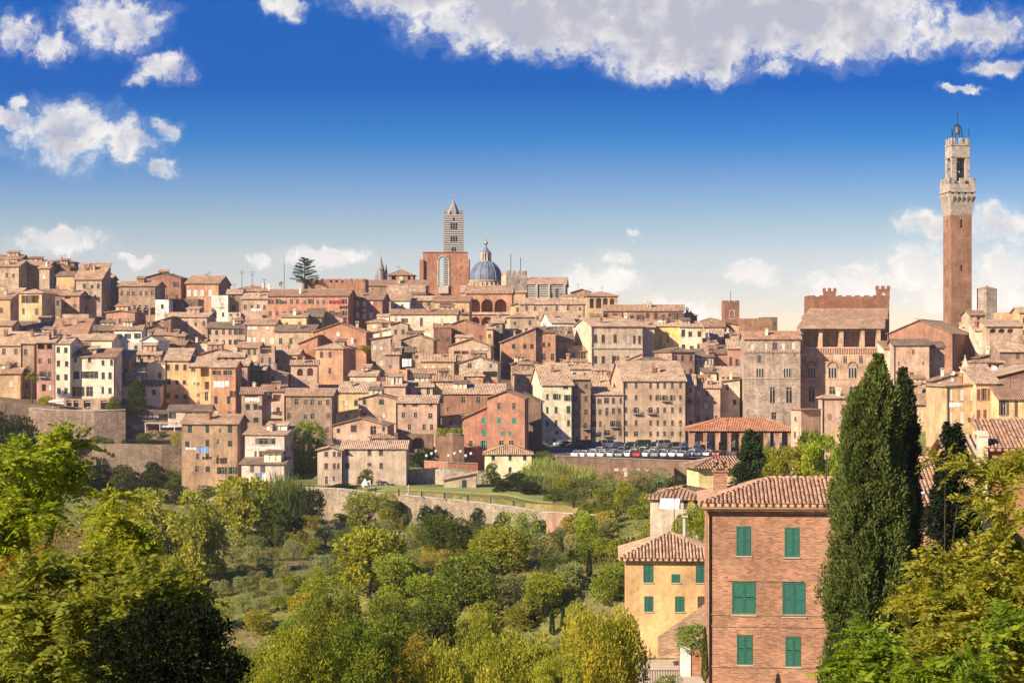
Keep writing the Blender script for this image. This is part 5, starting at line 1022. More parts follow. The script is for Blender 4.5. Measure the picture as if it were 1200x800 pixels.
mast(333, 298, 336, 628, 'tall thin radio mast left of the cedar'); mast(283.5, 317, 334, 640, 'antenna with a ring shaped head on the hipped skyline roof', ((318, .8), (320, 1.0))); mast(295.5, 318, 334, 642, 'antenna with several cross bars on the hipped skyline roof', ((319, 1.2), (322, .8))); mast(309.5, 326, 336, 640, 'short forked antenna right of the many-barred one', ((328, .7),))
# ---------------------------------------------------------------- ground: one sheet through the feet of everything
for x, y, z in [(-8,6,-2.2),(8,6,-2.2),(0,20,-6),(-12,25,-6),(12,25,-6.5),(-30,60,-14),(0,60,-14),(22,60,-13),(-60,110,-24),(-30,110,-23),(0,110,-23),(12,112,-22.5),(20,104,-22),(35,110,-20),(50,110,-17),(30,140,-20),(8,135,-21.5),(16,137,-21.3),(11,122,-22.5),(48,140,-16),(-60,170,-31),(-25,170,-31),(0,170,-30),(20,170,-25),(45,180,-20),(16,195,-22),(70,200,-16),
    (-90,230,-32),(-50,240,-33),(-10,240,-33),(15,240,-31),(30,250,-26),(60,250,-21),(-100,300,-31),(-60,300,-33),(-20,300,-33),(5,310,-33),(20,300,-31),(45,300,-26),(80,300,-20),
    (-110,350,-30),(-75,350,-32),(-40,365,-34.5),(-10,350,-34),(5,338,-33.5),(-60,300,-33.5),(-140,420,-24),(-110,430,-28),(-90,430,-30),(-75,425,-31),(-115,400,-29),(-140,380,-26),(-170,400,-22),(90,380,-17),(120,380,-14),(-55,430,-28),
    (-38,412,-27.5),(-20,412,-27.5),(0,405,-27.5),(-40,396,-27.2),(-20,393,-27.2),(0,388,-27.2),(10,382,-28.2),(-30,386,-28.5),(-10,380,-28.5),(5,372,-28.5),
    (15,385,-28.4),(25,380,-28.9),(35,380,-29),(45,385,-28.6),(20,395,-28),(35,405,-27.6),(40,350,-30.2),(28,352,-30.6),(20,362,-30),(8,376,-29.2),(55,390,-28),(50,360,-29),(10,420,-26.8),
    (12,428,-26),(30,422,-27.4),(50,422,-27.4),(60,420,-27.2),(40,412,-27.5),(55,408,-27.6)]: CPS.append((x, y, z))
for x in (16, 30, 45, 60, 75, 88):
    for y in (436, 460, 485, 500): CPS.append((x, y, -23.4))
for px in range(-400, 1700, 150):
    for d, z in ((900, 5), (1000, -15)): CPS.append((X(px, d), d, z))
for px in (-500, -300, -120, 1330, 1500, 1700):
    for d in (150, 300, 450, 600, 750): CPS.append((X(px, d), d, {150: -26, 300: -27, 450: -18, 600: 6, 750: 15}[d]))
cp = np.array(CPS)
RUBBLE = [(352,392,571,602),(400,388,573,612),(440,386,578,616),(480,384,581,619),(545,378,587,623),(600,370,594,626),(642,364,601,628)]
PITTED = [(33,462,478,520),(70,460,481,522),(110,460,482,524),(147,462,480,524)]
RUIN = [(108,452,520,562),(150,450,520,566),(190,449,521,570),(214,450,520,572)]
PARAPET = [(652,424,534,562),(700,426,536,564),(780,428,539,566),(860,430,541,566),(930,432,541,566)]
CARVE = [(RUBBLE, 0, 60, 60), (PITTED, .16, 50, 60), (RUIN, .10, 50, 60), (PARAPET, .05, 25, 20)]
def ground_np(x, y):
    out = np.empty(len(x))
    for i in range(0, len(x), 4000):
        dx = x[i:i+4000, None]-cp[None, :, 0]; dy = y[i:i+4000, None]-cp[None, :, 1]
        sc2 = (4.0+.012*y[i:i+4000, None])**2
        w = 1/(dx*dx+dy*dy+sc2)**2.2; out[i:i+4000] = (w*cp[None, :, 2]).sum(1)/w.sum(1)
    px = 600+x/y*F
    for pl, fall, reach, side in CARVE:       # the ground in front of a retaining wall lies at the wall's foot
        q = np.array(pl, float); wd = np.interp(px, q[:, 0], q[:, 1]); wb = np.interp(px, q[:, 0], (HY-q[:, 3])*q[:, 1]/F)
        k = np.clip(1-np.maximum(q[0, 0]-px, px-q[-1, 0])/side, 0, 1)*(y < wd+3.0)*np.clip((y-(wd-reach*1.6))/(reach*.6), 0, 1)
        cap = wb-fall*np.clip(wd-y, 0, 80); out += k*(np.minimum(out, cap)-out)
    sq_ = (px > 638)*(px < 950)*(y > 432)*(y < 516); out = np.where(sq_, np.minimum(out, -23.4), out)
    return out
def ground(x, y): return float(ground_np(np.array([x]), np.array([y]))[0])
pxs = np.concatenate([np.linspace(-3500, -420, 14), np.linspace(-400, 1600, 190), np.linspace(1620, 4700, 14)])
ds = np.concatenate([[1.5, 3, 5], np.geomspace(7, 330, 90), np.linspace(332, 470, 93), np.linspace(474, 760, 70), np.geomspace(780, 1000, 8)])
PX, DD = np.meshgrid(pxs, ds); gx = ((PX-600)*DD/F).ravel(); gy = DD.ravel(); gz = ground_np(gx, gy)
gz += .25*np.sin(gx*.31+gy*.17)*np.cos(gy*.23-gx*.11)*np.clip((400-gy)/150, 0, 1)
nx, ny = len(pxs), len(ds); idx = np.arange(nx*ny).reshape(ny, nx)
quads = np.stack([idx[:-1, :-1], idx[:-1, 1:], idx[1:, 1:], idx[1:, :-1]], -1).reshape(-1, 4)
me = bpy.data.meshes.new('ground'); me.from_pydata(np.stack([gx, gy, gz], 1).tolist(), [], quads.tolist()); me.materials.append(M['ground']); me.polygons.foreach_set('use_smooth', [True]*len(quads))
gpx = PX.ravel()
def mask(name, boxes):
    m = np.zeros(len(gx))
    for a, b, c, e in boxes:
        u = np.minimum(gpx-a, b-gpx)/14; v = np.minimum(gy-c, e-gy)/9; m = np.maximum(m, np.clip(np.minimum(u, v), 0, 1))
    me.attributes.new(name, 'FLOAT', 'POINT').data.foreach_set('value', m.astype(np.float32))
mask('soil', [(322,450,262,306),(530,650,264,298),(445,560,280,316),(692,742,362,384),(230,330,200,235),(560,640,215,240)])
mask('dry', [(560,720,350,376),(10,165,130,352),(120,330,395,440)])
mask('town', [(-3000,345,446,900),(335,645,470,900),(225,600,440,900),(600,4000,495,900),(925,1400,380,900),(480,620,426,900)])
gr = mkobj('ground', me); gr['kind'] = 'structure'
def patch(name, pxa, pxb, da, db, matn, n=14, lift=.10, zf=None, kind='structure'):
    """a sheet laid a little above the ground"""
    P = []; 
    for j in range(n+1):
        for i in range(n+1):
            d = da+(db-da)*j/n; px = pxa+(pxb-pxa)*i/n; P.append((X(px, d), d))
    P = np.array(P); zz = ground_np(P[:, 0], P[:, 1])+lift if zf is None else np.full(len(P), zf)
    mb = MB(); ix = lambda i, j: j*(n+1)+i
    for j in range(n):
        for i in range(n): mb.face([(*P[k], zz[k]) for k in (ix(i, j), ix(i+1, j), ix(i+1, j+1), ix(i, j+1))])
    o = mb.build(name, matn); o['kind'] = kind; return o
# ---------------------------------------------------------------- garden and terrace walls
def wall_line(name, label, pts, thick, matn, col, cap=True, down=3.0):
    """pts: (px, d, y_top, y_bottom)"""
    mb = MB(); cm = MB(); P = [Vector((X(p[0], p[1]), p[1], 0)) for p in pts]; nrm = []
    for i in range(len(P)):
        t_ = (P[min(i+1, len(P)-1)]-P[max(i-1, 0)]).normalized(); nrm.append(Vector((-t_.y, t_.x, 0)))
    o0 = Vector((P[0].x, P[0].y, Z(pts[0][3], pts[0][1])))
    def ring(m_, i, extra, zt, zb): 
        a = P[i]-nrm[i]*extra; b = P[i]+nrm[i]*(thick+extra); return [Vector((a.x, a.y, zb))-o0, Vector((a.x, a.y, zt))-o0, Vector((b.x, b.y, zt))-o0, Vector((b.x, b.y, zb))-o0]
    for i in range(len(P)-1):
        for m_, ex, f in ((mb, 0, lambda k: (Z(pts[k][2], pts[k][1]), Z(pts[k][3], pts[k][1])-down)), (cm, .12, lambda k: (Z(pts[k][2], pts[k][1])+.14, Z(pts[k][2], pts[k][1])+.003))):
            A, B = ring(m_, i, ex, *f(i)), ring(m_, i+1, ex, *f(i+1))
            for k in range(3 if m_ is mb else 4):
                j = (k+1) % 4; m_.face([A[k], B[k], B[j], A[j]][::-1] if True else 0)
            if i == 0: m_.face(A)
            if i == len(P)-2: m_.face(B[::-1])
    T = empty(name, o0, 0, label, 'wall'); mb.build('masonry', matn, T, col=col)
    if cap: cm.build('coping', 'travertine', T)
    return T
STW = (.29, .23, .165)
wall_line('stone_wall', 'long pale rubble retaining wall below the lawn, sagging to the right', RUBBLE, 1.2, 'stone', STW)
wall_line('stone_wall', 'high pitted brown retaining wall under the umbrella terrace at the left', PITTED, 1.5, 'stone', (.28,.20,.145))
wall_line('stone_wall', 'ruined dark retaining wall with a broken arch, left of the large brown brick house', RUIN, 2.0, 'stone', (.21,.155,.11), cap=False)
wall_line('brick_wall', 'parapet wall of red brick along the front of the car park', PARAPET, .8, 'brick', (.30,.20,.145))
wall_line('garden_wall', 'old reddish garden wall behind the little tiled shed', [(640,318,600,626),(690,305,603,630),(740,296,606,634),(770,290,608,640)], .7, 'brick', (.38,.24,.17))
wall_line('garden_wall', 'beige terrace wall between the grey villa and the chapel-like store', [(476,408,551,577),(520,406,548,576),(575,408,556,576)], .8, 'stone', (.46,.38,.29))
wall_line('terrace_parapet', 'low brick parapet of the restaurant terrace hung with white globe lamps', [(497,424,540,552),(525,422,542,552),(560,424,543,554)], .5, 'brick', (.42,.20,.13))
wall_line('ruined_arch', 'dark ruined brick wall with a planted top under the white parasol', [(510,446,509,545),(530,445,508,545),(544,446,509,545)], 2.5, 'brick', (.26,.16,.11))
# little windows in the car park wall: a long brick store under the parapet
H(714,790,547,566,'t','B',0,0,'d','red brick lock-up under the car park with five small white framed windows',d=424,m='brick',L=3.5,r=2,name='lock_up',cat='store',ch=0,g=.2,pipe=False,ops=[(704+4.5+i_,548.5,704+9.5+i_,551.5,'w') for i_ in (0,11,21)]+[(731,547.8,735,558,'w'),(745,548.5,750,552,'w'),(755,549,761,552.5,'w')])
rq = np.array(RUBBLE, float)
P = []; n1_, n2_ = 40, 10
for j in range(n2_+1):
    for i in range(n1_+1):
        px = 425+(648-425)*i/n1_; wd = np.interp(px, rq[:, 0], rq[:, 1])+1.25; de = 399-max(0, px-590)*.22; d = wd+(de-wd)*j/n2_; zw = np.interp(px, rq[:, 0], (HY-rq[:, 2])*rq[:, 1]/F)-.05
        P.append((X(px, d), d, max(zw, ground(X(px, d), d)+.15 if j > 3 else -99)))
mb = MB(); ix = lambda i, j: j*(n1_+1)+i
for j in range(n2_):
    for i in range(n1_): mb.face([P[k] for k in (ix(i, j), ix(i+1, j), ix(i+1, j+1), ix(i, j+1))])
o = mb.build('lawn', 'lawn', smooth=True); o['kind'] = 'structure'
patch('path', 20, 330, 330, 342, 'pale_road', lift=.14)
patch('yard', 745, 835, 104, 133, 'pale_road', lift=.2)
patch('square', 640, 945, 433, 512, 'asphalt', zf=-22.85)
# painted bay lines
mb = MB()
for k in range(26):
    x_ = X(668, 436)+k*2.35; mb.face([(x_, 434, -22.842), (x_+.12, 434, -22.842), (x_+.12, 439, -22.842), (x_, 439, -22.842)]); mb.face([(x_, 452, -22.842), (x_+.12, 452, -22.842), (x_+.12, 457, -22.842), (x_, 457, -22.842)])
o = mb.build('bay_markings', 'white_wood'); o['kind'] = 'structure'
# ---------------------------------------------------------------- market hall
d = 462; T = empty('market_hall', (X(866, d+8), d+8, -22.85), R(-3), 'open market hall with a wide terracotta hipped roof on brick pillars beside the parked cars', 'market hall')
wq = (929-801)*d/F/2; ze = Z(503.5, d)+22.85; lq = 9
mb = MB(); rx = wq*.50; zr = ze+Z(491, d+9)-Z(503.5, d)+.3
c4 = [(-wq,-lq,ze),(wq,-lq,ze),(wq,lq,ze),(-wq,lq,ze)]; r1, r2 = (-wq*.35, 0, zr), (wq*.45, 0, zr)
for q in ([c4[0], c4[1], r2, r1], [c4[1], c4[2], r2], [c4[2], c4[3], r1, r2], [c4[3], c4[0], r1]): mb.slab(q, .25)
for a, b in ((c4[0], r1), (c4[1], r2), (c4[2], r2), (c4[3], r1), (r1, r2)): mb.tube([a, b], .16, 6)
mb.build('roof', 'tiles', T, col=(.52,.22,.11))
mb = MB(); mb.box(-wq+1, -lq+1, ze-.75, wq-1, -lq+1.35, ze-.3); mb.box(-wq+1, lq-1.35, ze-.75, wq-1, lq-1, ze-.3); mb.box(-wq+1, -lq+1.36, ze-.74, -wq+1.35, lq-1.36, ze-.31); mb.box(wq-1.35, -lq+1.36, ze-.74, wq-1, lq-1.36, ze-.31)
mb.build('beam', 'dark_wood', T)
for k in range(9):
    for y_ in (-lq+1.2, 0, lq-1.2):
        if y_ == 0 and k not in (0, 3, 6, 8): continue
        mb = MB(); x_ = -wq+1.6+(2*wq-3.2)*k/8; mb.box(x_-.42, y_-.42, -.5, x_+.42, y_+.42, ze-.77); mb.box(x_-.55, y_-.55, ze-1.1, x_+.55, y_+.55, ze-.76); mb.build('pillar', 'brick', T, col=(.40,.24,.17))
# ---------------------------------------------------------------- cars
def car_proto(kind):
    T = empty('parked_car', (0, 0, 0)); L, Wd, Ht = (4.1, 1.72, 1.48) if kind == 'hatch' else (4.5, 1.78, 1.42) if kind == 'saloon' else (4.7, 1.85, 1.95)
    hx = L/2; P = dict(hatch=[(-hx,.28),(-hx,.72),(-hx+.12,.92),(-hx+.95,1.0)], saloon=[(-hx,.28),(-hx,.68),(-hx+.12,.86),(-hx+1.1,.95)], van=[(-hx,.3),(-hx,.85),(-hx+.15,1.1),(-hx+.75,1.2)])[kind]
    roof = dict(hatch=[(-hx+1.55,Ht),(hx-.75,Ht-.03),(hx-.15,.98)], saloon=[(-hx+1.75,Ht),(hx-1.55,Ht-.02),(hx-.85,.97)], van=[(-hx+1.35,Ht),(hx-.15,Ht),(hx-.03,1.15)])[kind]
    tail = dict(hatch=[(hx-.02,.8),(hx,.28)], saloon=[(hx-.05,.93),(hx,.7),(hx,.28)], van=[(hx,.9),(hx,.3)])[kind]
    def ext(mb, pr, wa, wb, m=0):   # extrude a side profile; width wb above the belt
        f = lambda p, s: (p[0], s*(wa if p[1] < 1.02 else wb), p[1])
        for a, b in zip(pr, pr[1:]+pr[:1]): mb.face([f(a, -1), f(b, -1), f(b, 1), f(a, 1)][::-1], m)
        mb.face([f(p, -1) for p in pr][::-1], m); mb.face([f(p, 1) for p in pr], m)
    mb = MB(); ext(mb, P+roof[-1:]+tail, Wd/2, Wd/2); body = mb.build('body', 'car_paint', T)
    mb = MB(); ext(mb, [(P[-1][0]+.02, P[-1][1]-.02), *[(a+.0, b-.06) for a, b in roof[:2]], (roof[-1][0]-.04, roof[-1][1]-.02)], Wd/2-.05, Wd/2-.2); mb.build('windows', 'glass', T)
    mb = MB(); a, b = roof[0], roof[1]; mb.box(a[0]+.05, -Wd/2+.2, a[1]-.058, b[0]-.05, Wd/2-.2, a[1]); 
    for s_ in (-1, 1):
        y_ = s_*(Wd/2-.11)
        mb.tube([(P[-1][0], s_*(Wd/2-.05), P[-1][1]), (a[0], s_*(Wd/2-.2), a[1]-.03)], .05, 4); mb.tube([(roof[2][0]-.03, s_*(Wd/2-.05), roof[2][1]), (b[0], s_*(Wd/2-.2), b[1]-.03)], .06, 4)
        xm = (a[0]+b[0])/2; mb.tube([(xm, s_*(Wd/2-.04), .98), (xm, s_*(Wd/2-.19), a[1]-.03)], .04, 4)
    mb.build('roof_panel', 'car_paint', T)
    for x_ in (-hx+.78, hx-.80):
        for s_ in (-1, 1):
            mb = MB(); n = 14
            ring = lambda r_, y_: [(x_+r_*math.cos(2*math.pi*k/n), y_, .31+r_*math.sin(2*math.pi*k/n)) for k in range(n)]
            y0, y1 = s_*(Wd/2-.18), s_*(Wd/2+.012); A, B, C_ = ring(.31, y0), ring(.31, y1), ring(.19, y1+s_*.004)
            for k in range(n): mb.face([A[k], A[(k+1) % n], B[(k+1) % n], B[k]]); mb.face([B[k], B[(k+1) % n], C_[(k+1) % n], C_[k]])
            mb.face(C_, 1); mb.build('wheel', ['rubber', 'concrete'], T)
    for s_ in (-1, 1):
        mb = MB(); mb.box(-hx-.015, s_*(Wd/2-.28)-.18, .62, -hx+.05, s_*(Wd/2-.28)+.18, .76); mb.build('headlight', 'white_wood', T)
        mb = MB(); mb.box(hx-.06, s_*(Wd/2-.2)-.13, .66, hx+.012, s_*(Wd/2-.2)+.13, .86); mb.build('tail_light', 'paint', T, col=(.4,.02,.02))
    return T
PROTO = {k: car_proto(k) for k in ('hatch', 'saloon', 'van')}
used = set()
CARC = dict(white=(.78,.77,.74), silver=(.52,.53,.54), grey=(.22,.23,.24), black=(.02,.02,.022), blue=(.05,.10,.24), red=(.30,.03,.025), beige=(.5,.43,.33), darkgreen=(.03,.07,.05))
ORD = ['first','second','third','fourth','fifth','sixth','seventh','eighth','ninth','tenth','eleventh','twelfth','thirteenth','fourteenth','fifteenth','sixteenth','seventeenth','eighteenth','nineteenth','twentieth','twenty-first','twenty-second','twenty-third']
def car(px, d, rz, colr, kind, label):
    if kind not in used: T = PROTO[kind]; used.add(kind)
    else: T = copy_tree(PROTO[kind])
    T.location = (X(px, d), d, -22.84); T.rotation_euler = (0, 0, R(rz)); tag(T, label, 'car', 'cars parked on the square')
    for ch in T.children:
        if ch.name.startswith(('body', 'roof_panel')): ch.color = (*CARC[colr], 1)
rows = [(437, 676, 802, 'silver white white white silver grey white red white grey silver white silver'.split(), 'front row along the parapet'),
        (445.5, 697, 812, 'white silver beige grey white black white silver blue grey silver'.split(), 'second row behind the front one'),
        (455, 706, 818, 'silver black silver grey white silver black grey silver blue'.split(), 'third row from the parapet'),
        (484, 686, 846, 'black blue grey blue black darkgreen black grey black blue grey silver black'.split(), 'shaded row under the apartments')]
for d_, pa, pb, cols_, rn_ in rows:
    n = len(cols_)
    for k, c_ in enumerate(cols_):
        px = pa+(pb-pa)*k/(n-1)+rng.uniform(-1, 1); kd = rng.choice(['hatch', 'hatch', 'saloon', 'saloon', 'van'])
        tilt = (62 if d_ < 440 else 55 if d_ < 470 else 25)
        car(px, d_, tilt+rng.choice([0, 0, 180])+rng.uniform(-6, 6), c_, kd, f'{c_.replace("darkgreen", "dark green")} car, {ORD[k]} from the left in the {rn_}')
for k, (px, d_, c_) in enumerate(((658, 490, 'silver'), (665, 486, 'black'), (672, 481, 'grey'), (681, 480, 'black'))):
    car(px, d_, 15, c_, 'hatch', f'{c_} car, {ORD[k]} of the four lined up under the tall cream house')
for k, (px, c_) in enumerate(((812, 'silver'), (821, 'blue'), (831, 'silver'), (843, 'red'))):
    car(px, 440, 60, c_, 'saloon', f'{c_} car, {ORD[k]} of the four in front of the market hall pillars')
for k, (px, c_) in enumerate(((904, 'white'), (915, 'silver'), (925, 'white'))):
    car(px, 438, 58, c_, 'hatch', f'{c_} car, {ORD[k]} of the three between the conifer and the plain brick house')
for k in used: pass
# street lamps on the square
def lamp(px, d, h, label):
    T = empty('street_lamp', (X(px, d), d, -22.85), 0, label, 'lamp', 'street lamps on the square'); mb = MB(); mb.lathe([(.16, 0), (.12, .8), (.07, 1.0), (.05, h-.5), (0, h-.49)], 8); mb.build('post', 'iron', T)
    mb = MB(); mb.lathe([(.12, h-.5), (.32, h-.05), (.30, h), (.05, h+.22), (0, h+.25)], 8); mb.build('lantern', 'copper', T)
lamp(708, 470, 6.2, 'copper topped street lamp standing among the parked cars at the left'); lamp(797.5, 470, 6.4, 'street lamp near the left pillar of the market hall'); lamp(853, 437, 9, 'slim tall lamp post in front of the market hall')
# globe lamps of the restaurant terrace
for k, px in enumerate((500, 506, 511, 526, 533, 540, 546, 552)):
    d = 424; zz = Z(543, d); T = empty('globe_lamp', (X(px, d), d, zz), 0, 'white globe lamp on a thin post along the restaurant terrace parapet', 'lamp', 'globe lamps of the restaurant terrace')
    mb = MB(); hh = 1.5+(k % 3)*.5; mb.tube([(0, 0, -.3), (0, 0, hh)], .05, 5); mb.build('post', 'iron', T); mb = MB(); mb.lathe([(0, hh-.05), (.24, hh+.05), (.32, hh+.3), (.24, hh+.52), (0, hh+.62)], 10); mb.build('globe', 'lamp_glass', T, smooth=True)
# posts along the lawn edge
for k in range(8):
    px = 440+k*27; d = 386-(px-440)*.09; mb = MB(); mb.lathe([(.14, 0), (.14, .95), (.18, 1.0), (.18, 1.12), (0, 1.2)], 8); o = mb.build('bollard', 'iron', loc=(X(px, d), d+.9, Z(578.5+k*2.35+(k > 4)*(k-4)*1.1, d)+.1)); tag(o, 'short dark bollard along the edge of the lawn above the rubble wall', 'bollard', 'bollards along the lawn edge')
# sculpture-like white shape and pump by the lawn
mb = MB(); mb.lathe([(.5, 0), (.9, .5), (.6, 1.1), (.3, 1.6), (0, 1.9)], 7); mb.tube([(.2, 0, .9), (1.0, 0, 1.4), (1.2, 0, .2)], [.3, .22, .12], 6); tag(mb.build('white_statue', 'white_wood', loc=(X(428, 391), 391, Z(571, 391)), smooth=True), 'small white lumpy garden statue by the villa shrub', 'statue')
mb = MB(); mb.lathe([(.7, 0), (.6, .3), (.2, .5), (.16, 1.6), (.3, 1.7), (0, 2.2)], 10); tag(mb.build('fountain', 'concrete', loc=(X(479, 388), 388, Z(580, 388))), 'dark little stone fountain standing on the lawn edge', 'fountain')
# ---------------------------------------------------------------- parasol, tables and chairs on the left terrace
d = 466; zt = Z(480, d)+.02
patch('terrace_floor', 36, 146, 461.5, 472, 'concrete', n=2, zf=zt-.05)
T = empty('garden_parasol', (X(67, d), d, zt), 0, 'round white parasol open over the left garden terrace', 'parasol'); mb = MB(); mb.tube([(0, 0, 0), (0, 0, 2.5)], .05, 6); mb.build('pole', 'frame_wood', T)
mb = MB(); mb.lathe([(2.1, 1.95), (2.15, 2.12), (1.1, 2.42), (0, 2.65)], 10); mb.build('canopy', 'cloth', T, col=(.75,.74,.70))
def table(px, label):
    T = empty('garden_table', (X(px, d-1), d-1, zt), 0, label, 'table', 'garden tables on the terrace'); mb = MB(); mb.lathe([(0, .70), (.6, .70), (.6, .75), (0, .76)], 14); mb.build('tabletop', 'white_wood', T)
    for a in (.8, 2.4, 3.9, 5.5): mb = MB(); mb.tube([(.45*math.cos(a), .45*math.sin(a), 0), (.35*math.cos(a), .35*math.sin(a), .7)], .035, 5); mb.build('leg', 'white_wood', T)
table(63, 'white round garden table under the white parasol'); table(104, 'white round garden table before the shaded arcade')
def chair(px, rz, label):
    T = empty('garden_chair', (X(px, d-1.5), d-1.5, zt), R(rz), label, 'chair', 'white garden chairs on the terrace'); mb = MB(); mb.box(-.25, -.25, .42, .25, .25, .46); mb.build('seat', 'white_wood', T); mb = MB(); mb.box(-.25, .22, .5, .25, .27, .95); mb.build('backrest', 'white_wood', T)
    for a in (-.22, .22):
        for b in (-.22, .22): mb = MB(); mb.box(a-.03, b-.03, 0, a+.03, b+.03, .415); mb.build('leg', 'white_wood', T)
for px, rz, tx in ((57, 90, 'white garden chair left of the table under the parasol'), (67.5, -80, 'white garden chair right of the table under the parasol'), (99, 90, 'white garden chair left of the table before the arcade'), (110, -80, 'white garden chair right of the table before the arcade')): chair(px, rz, tx)
d = 471; T = empty('garden_parasol', (X(532, d), d, Z(508, d)), 0, 'white parasol on the planted roof terrace above the ruined arch', 'parasol'); mb = MB(); mb.tube([(0, 0, 0), (0, 0, 2.3)], .05, 6); mb.build('pole', 'frame_wood', T); mb = MB(); mb.lathe([(1.6, 1.8), (1.65, 1.95), (.8, 2.2), (0, 2.4)], 8); mb.build('canopy', 'cloth', T, col=(.75,.74,.70))
T = empty('shed_canopy', (X(189, 466), 466, Z(512, 466)), 0, 'flat pale canopy roof sheltering the two white sheets', 'canopy'); mb = MB(); mb.box(-3.8, -2, 3.4, 3.8, 2, 3.6); mb.build('roof', 'concrete', T)
for a in (-3.6, 0, 3.6):
    for b in (-1.8, 1.8): mb = MB(); mb.box(a-.07, b-.07, -1, a+.07, b+.07, 3.39); mb.build('post', 'white_wood', T)
# ---------------------------------------------------------------- laundry
def laundry(pa, pb, y0, d, cols_, label, hts=(.9,)):
    T = empty('washing_line', (X(pa, d), d, Z(y0, d)), 0, label, 'washing', 'washing hung outside the houses'); L = X(pb, d)-X(pa, d); mb = MB(); mb.tube([(L*k/6, 0, -.02*L*math.sin(math.pi*k/6)) for k in range(7)], .025, 4); mb.build('line', 'iron', T)
    x_ = .1; k = 0
    while x_ < L-.4:
        w_ = min(rng.uniform(.5, 1.1), L-x_); hh = rng.choice(hts)*rng.uniform(.8, 1.15); mb = MB(); n = 6
        for i in range(n):
            a, b = x_+w_*i/n, x_+w_*(i+1)/n; f = lambda q: .05*math.sin(q*9); z_ = -.02*L*math.sin(math.pi*a/L)
            for s_ in (0, 1): pts = [(a, f(a)+s_*.02, z_-hh), (b, f(b)+s_*.02, z_-hh), (b, f(b)+s_*.02, z_), (a, f(a)+s_*.02, z_)]; mb.face(pts if s_ == 0 else pts[::-1])
        mb.build('cloth', 'cloth', T, col=rng.choice(cols_)); x_ += w_+rng.uniform(.03, .25); k += 1
WHT = [(.78,.77,.74),(.7,.72,.76)]; BLU = [(.12,.22,.55),(.2,.35,.65),(.7,.72,.76)]
laundry(217, 231, 523.5, 439, WHT, 'white washing on the left half of the line across the large brown ravine house', (.6,)); laundry(231, 245, 523.5, 438.5, BLU, 'blue towels on the right half of the line across the large brown ravine house', (1.2,))
laundry(289, 326, 522, 433, WHT, 'long line of white washing across the pale grey house', (.5, .7)); laundry(298, 312, 554, 429, BLU+WHT, 'pale washing hanging low on the grey lean-to house', (1.5, 1.8))
laundry(250, 268, 446, 479, WHT, 'big white sheets under the windows of the narrow reddish house', (1.6,)); laundry(287, 305, 465.5, 470, WHT+[(.35,.1,.25)], 'mixed washing under the lean-to roof of the pinkish house', (.9,))
laundry(303, 321, 426, 530, WHT+[(.3,.3,.55)], 'washing on the iron balcony of the pink house in the middle left', (.9,)); laundry(294, 306, 361, 603, WHT, 'white washing hung high near the long red house', (.9,))
laundry(566, 582, 445, 514, [(.7,.72,.76),(.55,.08,.06),(.25,.3,.4)], 'red and grey washing across the mouth of the dark alley', (1.0,)); laundry(471, 482, 420, 530, WHT, 'white washing in the deep porch of the brown house', (2.2,))
laundry(1112, 1127, 471, 342, WHT, 'white washing under the windows of the orange yellow house at the right', (.8, 1.3)); laundry(155, 186, 486, 476, WHT, 'row of white washing behind the hedge below the low yellowish house', (.7,)); laundry(189, 207, 498, 470, WHT, 'two white sheets under the canopy left of the brown ravine house', (1.6,))
laundry(388, 402, 352, 600, [(.35,.03,.04)], 'dark red cloth hanging from the long red house', (1.0,)); laundry(1145,1153,496,335,[(.7,.68,.62),(.5,.05,.05)],'white and red cloth hanging below the rust brown shutters',(.8,))
# ---------------------------------------------------------------- nearest houses
def slat_shutters(root, u, v, w, h, fy, col, name='window'):
    mb = MB(); mb.box(-w/2+.002, .10, .002, w/2-.002, .14, h-.002, 0); mb.box(-w/2-.06, -.07, -.07, w/2+.06, .02, -.002, 1)
    wo = mb.build(name, ['glass', 'travertine'], root, (u, fy, v))
    for s_ in (-1, 1):
        mb = MB(); a, b = (-w/2+.01, -.006) if s_ < 0 else (.006, w/2-.01); y0, y1 = -.02, .025
        mb.box(a, y0, .01, a+.07, y1, h-.01); mb.box(b-.07, y0, .01, b, y1, h-.01)
        for zz in (.01, h*.48, h-.10): mb.box(a+.07, y0+.002, zz, b-.07, y1-.002, zz+.09)
        n = int(h/.075)
        for k in range(n):
            zz = .1+(h-.2)*k/n
            if abs(zz-h*.5) < .06: continue
            mb.face([(a+.068, y0+.008, zz), (b-.068, y0+.008, zz), (b-.068, y1-.004, zz+.075), (a+.068, y1-.004, zz+.075)]); mb.face([(a+.068, y1-.004, zz+.06), (b-.068, y1-.004, zz+.06), (b-.068, y0+.008, zz), (a+.068, y0+.008, zz)])
        so_ = mb.build('shutter', 'paint', wo, col=[c*rng.uniform(.85, 1.1) for c in col])
    return wo
def tile_roof(hs, name='roof', col=None, pitch=.24):
    base = hs.rb.build(name, 'tiles', hs.root, col=col or hs.rc); mb = MB(); tn = []
    for q in hs.polys:
        P = [Vector(p) for p in q]; n = (P[1]-P[0]).cross(P[2]-P[0]).normalized(); barrel_plane(mb, [p+n*.02 for p in P], pitch, pitch*.34, .42, tn)
    o = mb.build('tile_rows', 'barrel_tiles', base, col=[c*1.05 for c in (col or hs.rc)])
    at = o.data.attributes.new('tint', 'FLOAT', 'FACE'); at.data.foreach_set('value', np.array(tn, dtype=np.float32))
    return base
